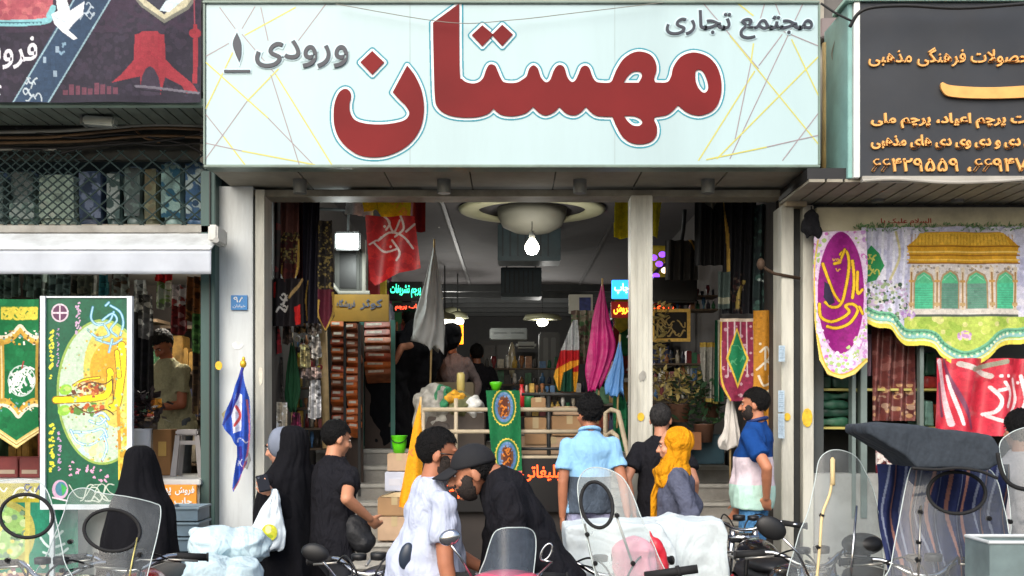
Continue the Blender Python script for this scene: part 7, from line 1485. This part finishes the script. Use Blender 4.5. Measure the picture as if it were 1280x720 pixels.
lamp('shop_fill_light', (-2.9, 9.8, 2.8), 40, (1, .93, .82), .1)  # added fill light with its own unseen fitting, brightens the shop interior
t = thing('ceiling_lamp', 'unseen ceiling lamp added to brighten the left shop', 'lamp', (-2.9, 9.8, 2.95)); MB().lathe((-2.9, 9.8, 2.93), [(.1, .06), (.12, .02), (.08, 0), (.01, -.01)], 20).build('diffuser', emit('shop_fill_glow', (255, 240, 214), 3), t, True)
# house number plate and stickers
t = thing('number_plate', 'small blue house number plate on the white pillar', 'sign', P(299, 388, 8.41)); MB().box((X(288.5, 8.4), 8.4, Zz(387.5, 8.4)), (X(309, 8.4), 8.42, Zz(369, 8.4)), .002).build('plate', mat('plate_blue', (44, 130, 196), rough=.35, var=.05), t); letters('lettering', '۹۸', 292, 306, 378, 371, 8.399, wht, t, .003, .01); letters('lettering', 'خیابان', 291, 307, 385, 380.5, 8.399, wht, t, .002, 0)
for i, (px, py, Y, r, lb) in enumerate(((801, 521, 8.403, .03, 'yellow round sticker on the middle post'), (984, 521, 8.412, .028, 'yellow sticker on the slim right door post'), (1009, 522, 8.412, .045, 'yellow smear sticker on the outer right post'), (273.5, 457, 8.29, .03, 'ochre sticker by the green post'))):
    m = MB(); c = P(px, py, Y); m.cyl(c, c - Vector((0, .003, 0)), r, n=10); m.move(Matrix.Translation(c) @ Matrix.Diagonal((.9, 1, 1.1 if i != 2 else 1.6, 1)) @ Matrix.Translation(-c)); tag(m.build('sticker', mat('sticker_yellow', (214, 176, 40), rough=.6, var=.25, scale=30)), lb, 'sticker', 'stickers on the posts')
# ---------------------------------------------------------------- right shop goods
def p_pur(c):
    c.flecks(c.X > 0, [(214, 190, 220), (236, 226, 236), (196, 150, 206), (170, 196, 120), (226, 206, 226), (206, 120, 190)], 520, 2.6, 3)
    c.ell(1051, 366, 31, 78, (226, 190, 226)); c.ell(1051, 366, 29, 76, (142, 22, 118)); c.flecks(c.elld(1051, 366, 29, 76) < 1, [(150, 26, 124), (134, 18, 110)], 60, 5, 4)
    c.flecks((c.elld(1051, 366, 31, 78) > .9) & (c.Y > 405), [(236, 220, 236), (176, 206, 130), (206, 150, 206)], 140, 2.2, 6)
    for pts in ([(1028, 330), (1034, 348), (1042, 366), (1050, 376)], [(1050, 318), (1058, 314), (1062, 330), (1058, 360), (1052, 380), (1040, 384), (1031, 378)], [(1066, 326), (1068, 350), (1066, 372)], [(1072, 340), (1072, 366), (1078, 362)], [(1024, 380), (1026, 396), (1038, 402), (1052, 398), (1062, 390), (1058, 382), (1066, 380), (1072, 388), (1062, 404), (1046, 410), (1034, 408)], [(1056, 312), (1052, 322)], [(1074, 384), (1078, 392)], [(1042, 330), (1050, 328)]): c.line(pts, 4.6, (110, 60, 20)); c.line(pts, 3.2, (232, 186, 40))
    c.scrawl(1040, 324, 1052, 342, 1.4, (226, 170, 60), 6, 5); c.poly([(1030, 352), (1036, 356), (1044, 378), (1036, 382), (1029, 372)], (48, 40, 66))
    c.line([(1019, 420), (1026, 450), (1036, 466), (1052, 471), (1066, 466), (1084, 452)], 8, (226, 186, 70)); c.line([(1019, 420), (1026, 450), (1036, 466), (1052, 471), (1066, 466), (1084, 452)], 4, (240, 214, 120))
    c.line([(1023, 300), (1018, 340), (1020, 420)], 2, (226, 196, 90))
printed('banner', 'purple banner with golden calligraphy and flower border, curved hem', 1015, 287, 1086, 475, 8.28, (224, 206, 226), p_pur, 2.2, [(1018, 290), (1082, 288), (1085, 330), (1084, 380), (1085, 452), (1068, 468), (1052, 474), (1034, 468), (1024, 450), (1018, 400), (1016, 340)], 2.5, .012, cat='banner')
c = Cv(1074, 282, 1350, 462, 1.7, (206, 206, 226)); rgx = 2 * 1209
c.flecks(c.X > 0, [(196, 196, 220), (216, 214, 232), (186, 186, 214), (226, 224, 236)], 200, 9, 3)
for i in range(10): c.line([(1084 + i * 7, 288), (1082 + i * 6, 400)], 3, (226, 226, 238) if i % 2 else (186, 186, 210)); c.line([(1344 - i * 7, 288), (1346 - i * 6, 400)], 3, (226, 226, 238) if i % 2 else (186, 186, 210))
c.line([(1120, 290), (1124, 320), (1112, 350)], 3, (206, 196, 150)); c.flecks((c.X < 1135) & (c.Y > 350) & (c.Y < 400), [(150, 170, 130), (90, 116, 90), (200, 180, 206), (190, 170, 200), (206, 206, 190), (60, 84, 64)], 200, 2.2, 5); c.flecks((c.X > 1285) & (c.Y > 345), [(150, 170, 130), (90, 116, 90), (200, 180, 206), (206, 206, 190)], 150, 2.2, 6)
c.poly([(1079, 320), (1090, 306), (1100, 316), (1106, 332), (1096, 350), (1082, 354), (1079, 340)], (40, 140, 80)); c.scrawl(1084, 318, 1100, 344, 2, (196, 196, 90), 7, 4)
c.poly([(1134, 330), (1137, 322), (1133, 308), (1148, 296), (1156, 290), (1250, 290), (1260, 296), (1274, 308), (1270, 322), (1274, 330)], (214, 158, 36)); c.poly([(1150, 291), (1254, 291), (1262, 306), (1140, 306)], (230, 182, 60))
for y, q in ((308, (150, 100, 20)), (315, (244, 206, 110)), (319, (160, 108, 26)), (325, (240, 196, 90)), (329, (150, 100, 30))): c.line([(1134, y), (1274, y)], 2, q, False)
for i in range(30): c.line([(1140 + i * 4.3, 293), (1139 + i * 4.4, 306)], .8, (196, 140, 30), False)
c.rect(1138, 330, 1270, 392, (214, 206, 200)); c.flecks((c.X > 1138) & (c.X < 1270) & (c.Y > 331) & (c.Y < 342), [(190, 170, 140), (226, 220, 214), (150, 140, 130)], 90, 1.6, 8)
for i, x in enumerate((1155, 1187.5, 1221.5, 1256)):
    arch = [(x - 13, 386), (x - 13, 352), (x - 10, 343), (x, 337), (x + 10, 343), (x + 13, 352), (x + 13, 386)]; c.poly(arch, (176, 150, 110)); ar = [(x - 11, 386), (x - 11, 353), (x - 8, 345), (x, 340), (x + 8, 345), (x + 11, 353), (x + 11, 386)]
    c.poly(ar, (92, 190, 140)); c.poly([(x - 11, 354), (x + 11, 354), (x + 11, 386), (x - 11, 386)], (108, 150, 134) if i in (1, 2) else (84, 196, 150)); c.line([(x - 8, 350), (x, 343), (x + 8, 350)], 1, (150, 214, 180), False)
    for y in np.arange(357, 386, 3): c.line([(x - 11, y), (x + 11, y)], .5, (80, 150, 120), False)
for x in (1139, 1171, 1204.5, 1239, 1269): c.rect(x - 2.4, 334, x + 2.4, 388, (222, 206, 180)); c.rect(x - 1, 340, x + 1, 384, (170, 130, 80)); c.rect(x - 3.4, 350, x + 3.4, 353, (206, 160, 90)); c.rect(x - 3.4, 378, x + 3.4, 382, (200, 170, 120))
c.rect(1134, 387, 1274, 393, (222, 216, 206)); c.rect(1134, 393, 1274, 396, (90, 100, 90)); c.rect(1130, 396, 1290, 440, (186, 206, 96)); c.flecks((c.Y > 396) & (c.X > 1125) & (c.X < 1295), [(206, 220, 110), (160, 190, 80), (214, 214, 140)], 90, 5, 9); c.flecks(c.elld(1206, 420, 9, 7) < 1, [(196, 150, 196), (226, 190, 220)], 20, 2, 3); c.flecks(c.elld(1135, 393, 10, 6) < 1, [(180, 140, 200), (214, 190, 226)], 20, 2, 3)
hem = [(1076, 400), (1084, 404), (1096, 410), (1112, 412), (1122, 424), (1134, 432), (1156, 432), (1168, 436), (1176, 446), (1190, 455), (1207, 460), (1224, 455), (1238, 446), (1248, 436), (1260, 431), (1280, 430), (1292, 422), (1302, 412), (1318, 410), (1330, 402), (1350, 396)]
hs_ = crom(hem, 5); c.line([(x, y - 15) for x, y in hs_], 12, (120, 190, 150), False); c.line([(x, y - 12) for x, y in hs_], 4, (150, 200, 196), False); c.line([(x, y - 18) for x, y in hs_], 2, (90, 150, 120), False); c.line([(x, y - 4) for x, y in hs_], 9, (236, 220, 90), False); c.line([(x, y - 7) for x, y in hs_], 2, (214, 236, 190), False)
for i, (x, y) in enumerate(hs_[::2]): c.ell(x, y - 14, 1.6, 1.6, (226, 236, 200)); c.ell(x + 3, y - 17, 1.2, 1.2, (70, 130, 110))
c.cut(c.inpoly([(1076, 284), (1350, 282)] + hs_[::-1])); c.build('tapestry', hang(8.36, 1.6, 0, .012), None, None, 'large printed tapestry of a golden roofed shrine with four green arches and scalloped hem', 'tapestry')
G4 = 'cloths in the right shop window'
def p_brown(c): c.flecks(c.X > 0, [(122, 66, 62), (84, 42, 42), (140, 90, 84), (104, 56, 52)], 170, 4, 3); c.flecks((c.Y > 480) & (c.Y < 524), [(170, 140, 120), (110, 60, 58), (190, 150, 110)], 60, 3, 6)
printed('cloth', 'brown satin cloth hanging below the tapestry', 1090, 400, 1143, 526, 8.6, (110, 58, 54), p_brown, 1.6, None, 6, .03, cat='cloth', group=G4, m=satin)
printed('cloth', 'maroon flowered cloth with a white bow left of the black hood', 1094, 540, 1124, 612, 8.5, (100, 30, 40), lambda c: (c.flecks(c.X > 0, [(130, 40, 52), (70, 24, 30), (206, 190, 180)], 90, 2.2, 3), c.scrawl(1096, 556, 1120, 580, 3, (214, 206, 200), 7, 3)), 1.7, None, 8, .02, cat='cloth', group=G4)
printed('cloth', 'lilac brown cloth edge hanging beside the tapestry', 1083, 418, 1098, 470, 8.65, (120, 96, 110), None, 1.4, None, 10, .02, cat='cloth', group=G4)
def p_rf(c):
    c.flecks(c.X > 0, [(196, 44, 62), (206, 56, 74), (186, 36, 56)], 90, 8, 4)
    for a_, b_, w_, q in (((1172, 452), (1190, 530), 7, (226, 200, 206)), ((1180, 450), (1215, 535), 5, (120, 60, 90)), ((1186, 470), (1202, 530), 4, (240, 220, 224)), ((1200, 455), (1240, 470), 7, (206, 196, 190)), ((1215, 462), (1256, 452), 6, (150, 150, 130)), ((1172, 480), (1180, 520), 4, (110, 50, 80))): c.line([a_, b_], w_, q, False)
    for pts in ([(1240, 484), (1250, 500), (1244, 514), (1232, 518)], [(1254, 478), (1262, 492), (1258, 508)], [(1266, 474), (1272, 500), (1262, 520)], [(1236, 520), (1252, 526), (1268, 516)], [(1280, 470), (1284, 500), (1276, 520)], [(1248, 488), (1256, 486)]): c.line(pts, 4.4, (236, 222, 222))
    for x, y in ((1258, 470), (1250, 470), (1276, 478)): c.ell(x, y, 2.2, 2.2, (236, 222, 222))
printed('flag', 'crumpled red and white flag with white script behind the black hood', 1168, 448, 1350, 545, 8.32, (204, 50, 70), p_rf, 1.7, None, 2.2, .05, cat='flag', m=satin)
for i, (x0, x1, y0, y1, col, lb) in enumerate(((1019, 1040, 470, 486, (30, 66, 48), 'dark green folded cloth on the upper shelf, left'), (1041, 1062, 472, 486, (26, 54, 44), 'dark green folded cloth on the upper shelf, right'), (1019, 1062, 490, 500, (24, 70, 52), 'flat green cloth, upper of the pile on the middle shelf'), (1019, 1062, 501, 510, (36, 84, 64), 'flat green cloth, second in the pile on the middle shelf'), (1019, 1062, 511, 521, (22, 60, 46), 'flat green cloth, third in the pile on the middle shelf'), (1019, 1062, 522, 533, (40, 90, 66), 'flat green cloth at the bottom of the pile on the middle shelf'), (1157, 1172, 440, 470, (24, 70, 50), 'green cloth roll right of the brown satin'), (1157, 1172, 471, 486, (150, 44, 40), 'red cloth roll under the green one'), (1156, 1170, 500, 533, (110, 150, 140), 'pale teal ornament under the shelf by the red flag'), (1172, 1186, 505, 533, (160, 60, 40), 'red and green ornament by the red flag'))):
    Y = 8.62 if i < 6 else 8.64; m = MB(); a = P(x0, y1, Y); b = P(x1, y0, Y); m.box((a.x, Y, a.z), (b.x, Y + .4, b.z), .01)
    o = link('folded_cloth', remesh(m, .012, 2, .02, i), mat('fold_%d' % i, col, rough=.55, var=.4, scale=14), None, True); tag(o, lb, 'cloth', 'folded cloths on the right shop shelves')
t = thing('tassel_bag', 'black tasselled cloth bag hooked beside the outer right post', 'bag', P(1016, 300, 8.3)); m = MB(); m.cap(P(1012, 270, 8.3), .04, P(1013, 288, 8.3), .062); m.cap(P(1020, 272, 8.3), .03, P(1021, 292, 8.3), .05); m.cap(P(1013, 288, 8.3), .062, P(1010, 297, 8.3), .03); link('bag_body', remesh(m, .009, 2, .05, 3), mat('black_plush', (20, 20, 26), rough=.95, bump=.6, bscale=40), t, True); MB().tube([P(1015, 272, 8.3), P(1014, 258, 8.38)], .005).build('loop', black, t)
ledw = thing('fascia_lettering', 'small red script and green garland strip along the cream beam', 'decoration', P(1130, 290, 8.39))
letters('lettering', 'السلام علیک یا', 1101, 1164, 282, 273, 8.398, mat('script_red', (170, 50, 40)), ledw, .003, .01)
m = MB(); rg = random.Random(2)
for i in range(420): p = P(1070 + i * .55, 284 + rg.uniform(-2.5, 3), 8.375 + rg.uniform(-.02, .02)); d = Vector((rg.uniform(-1, 1), rg.uniform(-.6, .2), rg.uniform(-1, 1))).normalized(); s_ = d.orthogonal().normalized(); m.b.faces.new([m.b.verts.new(q) for q in (p, p + d * .018 + s_ * .008, p + d * .036, p + d * .018 - s_ * .008)])
m.build('garland', mat('garland_green', (120, 160, 110), var=.3, scale=20), ledw)
m = MB(); q = P(957, 332, 8.4); m.tube([P(951, 330, 8.38), P(957, 336, 8.38), P(968, 342, 8.4), P(1000, 348, 8.42)], .012); m.ell(P(951, 330, 8.37), (.03, .03, .045)); tag(m.build('door_latch', mat('rusty', (84, 66, 52), rough=.7, metal=.4), None, True), 'rusty latch arm across the right door posts', 'latch')
# wires across the fronts
wb = mat('wire_black', (30, 30, 30), rough=.6)
tag(MB().tube(crom([P(1062, 34, 7.5), P(1080, 12, 7.45), P(1130, 7, 7.45), P(1200, 10, 7.45), P(1290, 4, 7.45)], 6), .012).build('cable', wb, None, True), 'thick dark cable draped along the top of the slate sign', 'cable')
tag(MB().tube(crom([P(1044, 80, 8.0), P(1040, 66, 8.0), P(1050, 40, 7.9), P(1056, 60, 7.9), P(1042, 90, 8.0)], 6), .006).build('wire', cb3, None, True), 'thin grey wire loop in the gap beside the drain pipe', 'cable')
tag(MB().tube(crom([P(1026, 4, 7.6), P(1044, 16, 7.6), P(1064, 26, 7.6)], 6), .008).build('wire', wb, None, True), 'short black wire crossing to the slate sign', 'cable')
tag(MB().tube(crom([P(420, 5, 7.7), P(560, 28, 7.7), P(640, 25, 7.7), P(720, 16, 7.7), P(830, 3, 7.7)], 8), .0028).build('wire', cb3, None, True), 'hair thin wire sagging across the top of the big sign', 'cable')

for i, (px, py, w_, h_, lb) in enumerate(((297, 432, 7, 6, 'white torn paper scrap on the white pillar'), (283, 520, 6, 9, 'yellowed torn paper low on the white pillar'), (308, 575, 5, 12, 'grey torn poster strip at the edge of the white pillar'), (326, 470, 3, 14, 'torn paper strip on the left door post'), (803, 470, 5, 7, 'grey paper scrap on the middle post'))):
    rg = random.Random(i); Yp = 8.418 if px < 315 else 8.428 if px < 400 else 8.402; pts = [(px + w_ * math.cos(q) * rg.uniform(.7, 1.1), py + h_ * math.sin(q) * rg.uniform(.7, 1.1)) for q in [2 * math.pi * k / 9 for k in range(9)]]
    tag(link('paper_scrap', flat_fill([pts], Yp, .002), mat('scrap_%d' % i, [(236, 238, 234), (206, 190, 140), (150, 150, 146), (220, 214, 196), (150, 148, 140)][i], rough=.8, var=.2, scale=20)), lb, 'paper', 'torn papers on the posts')
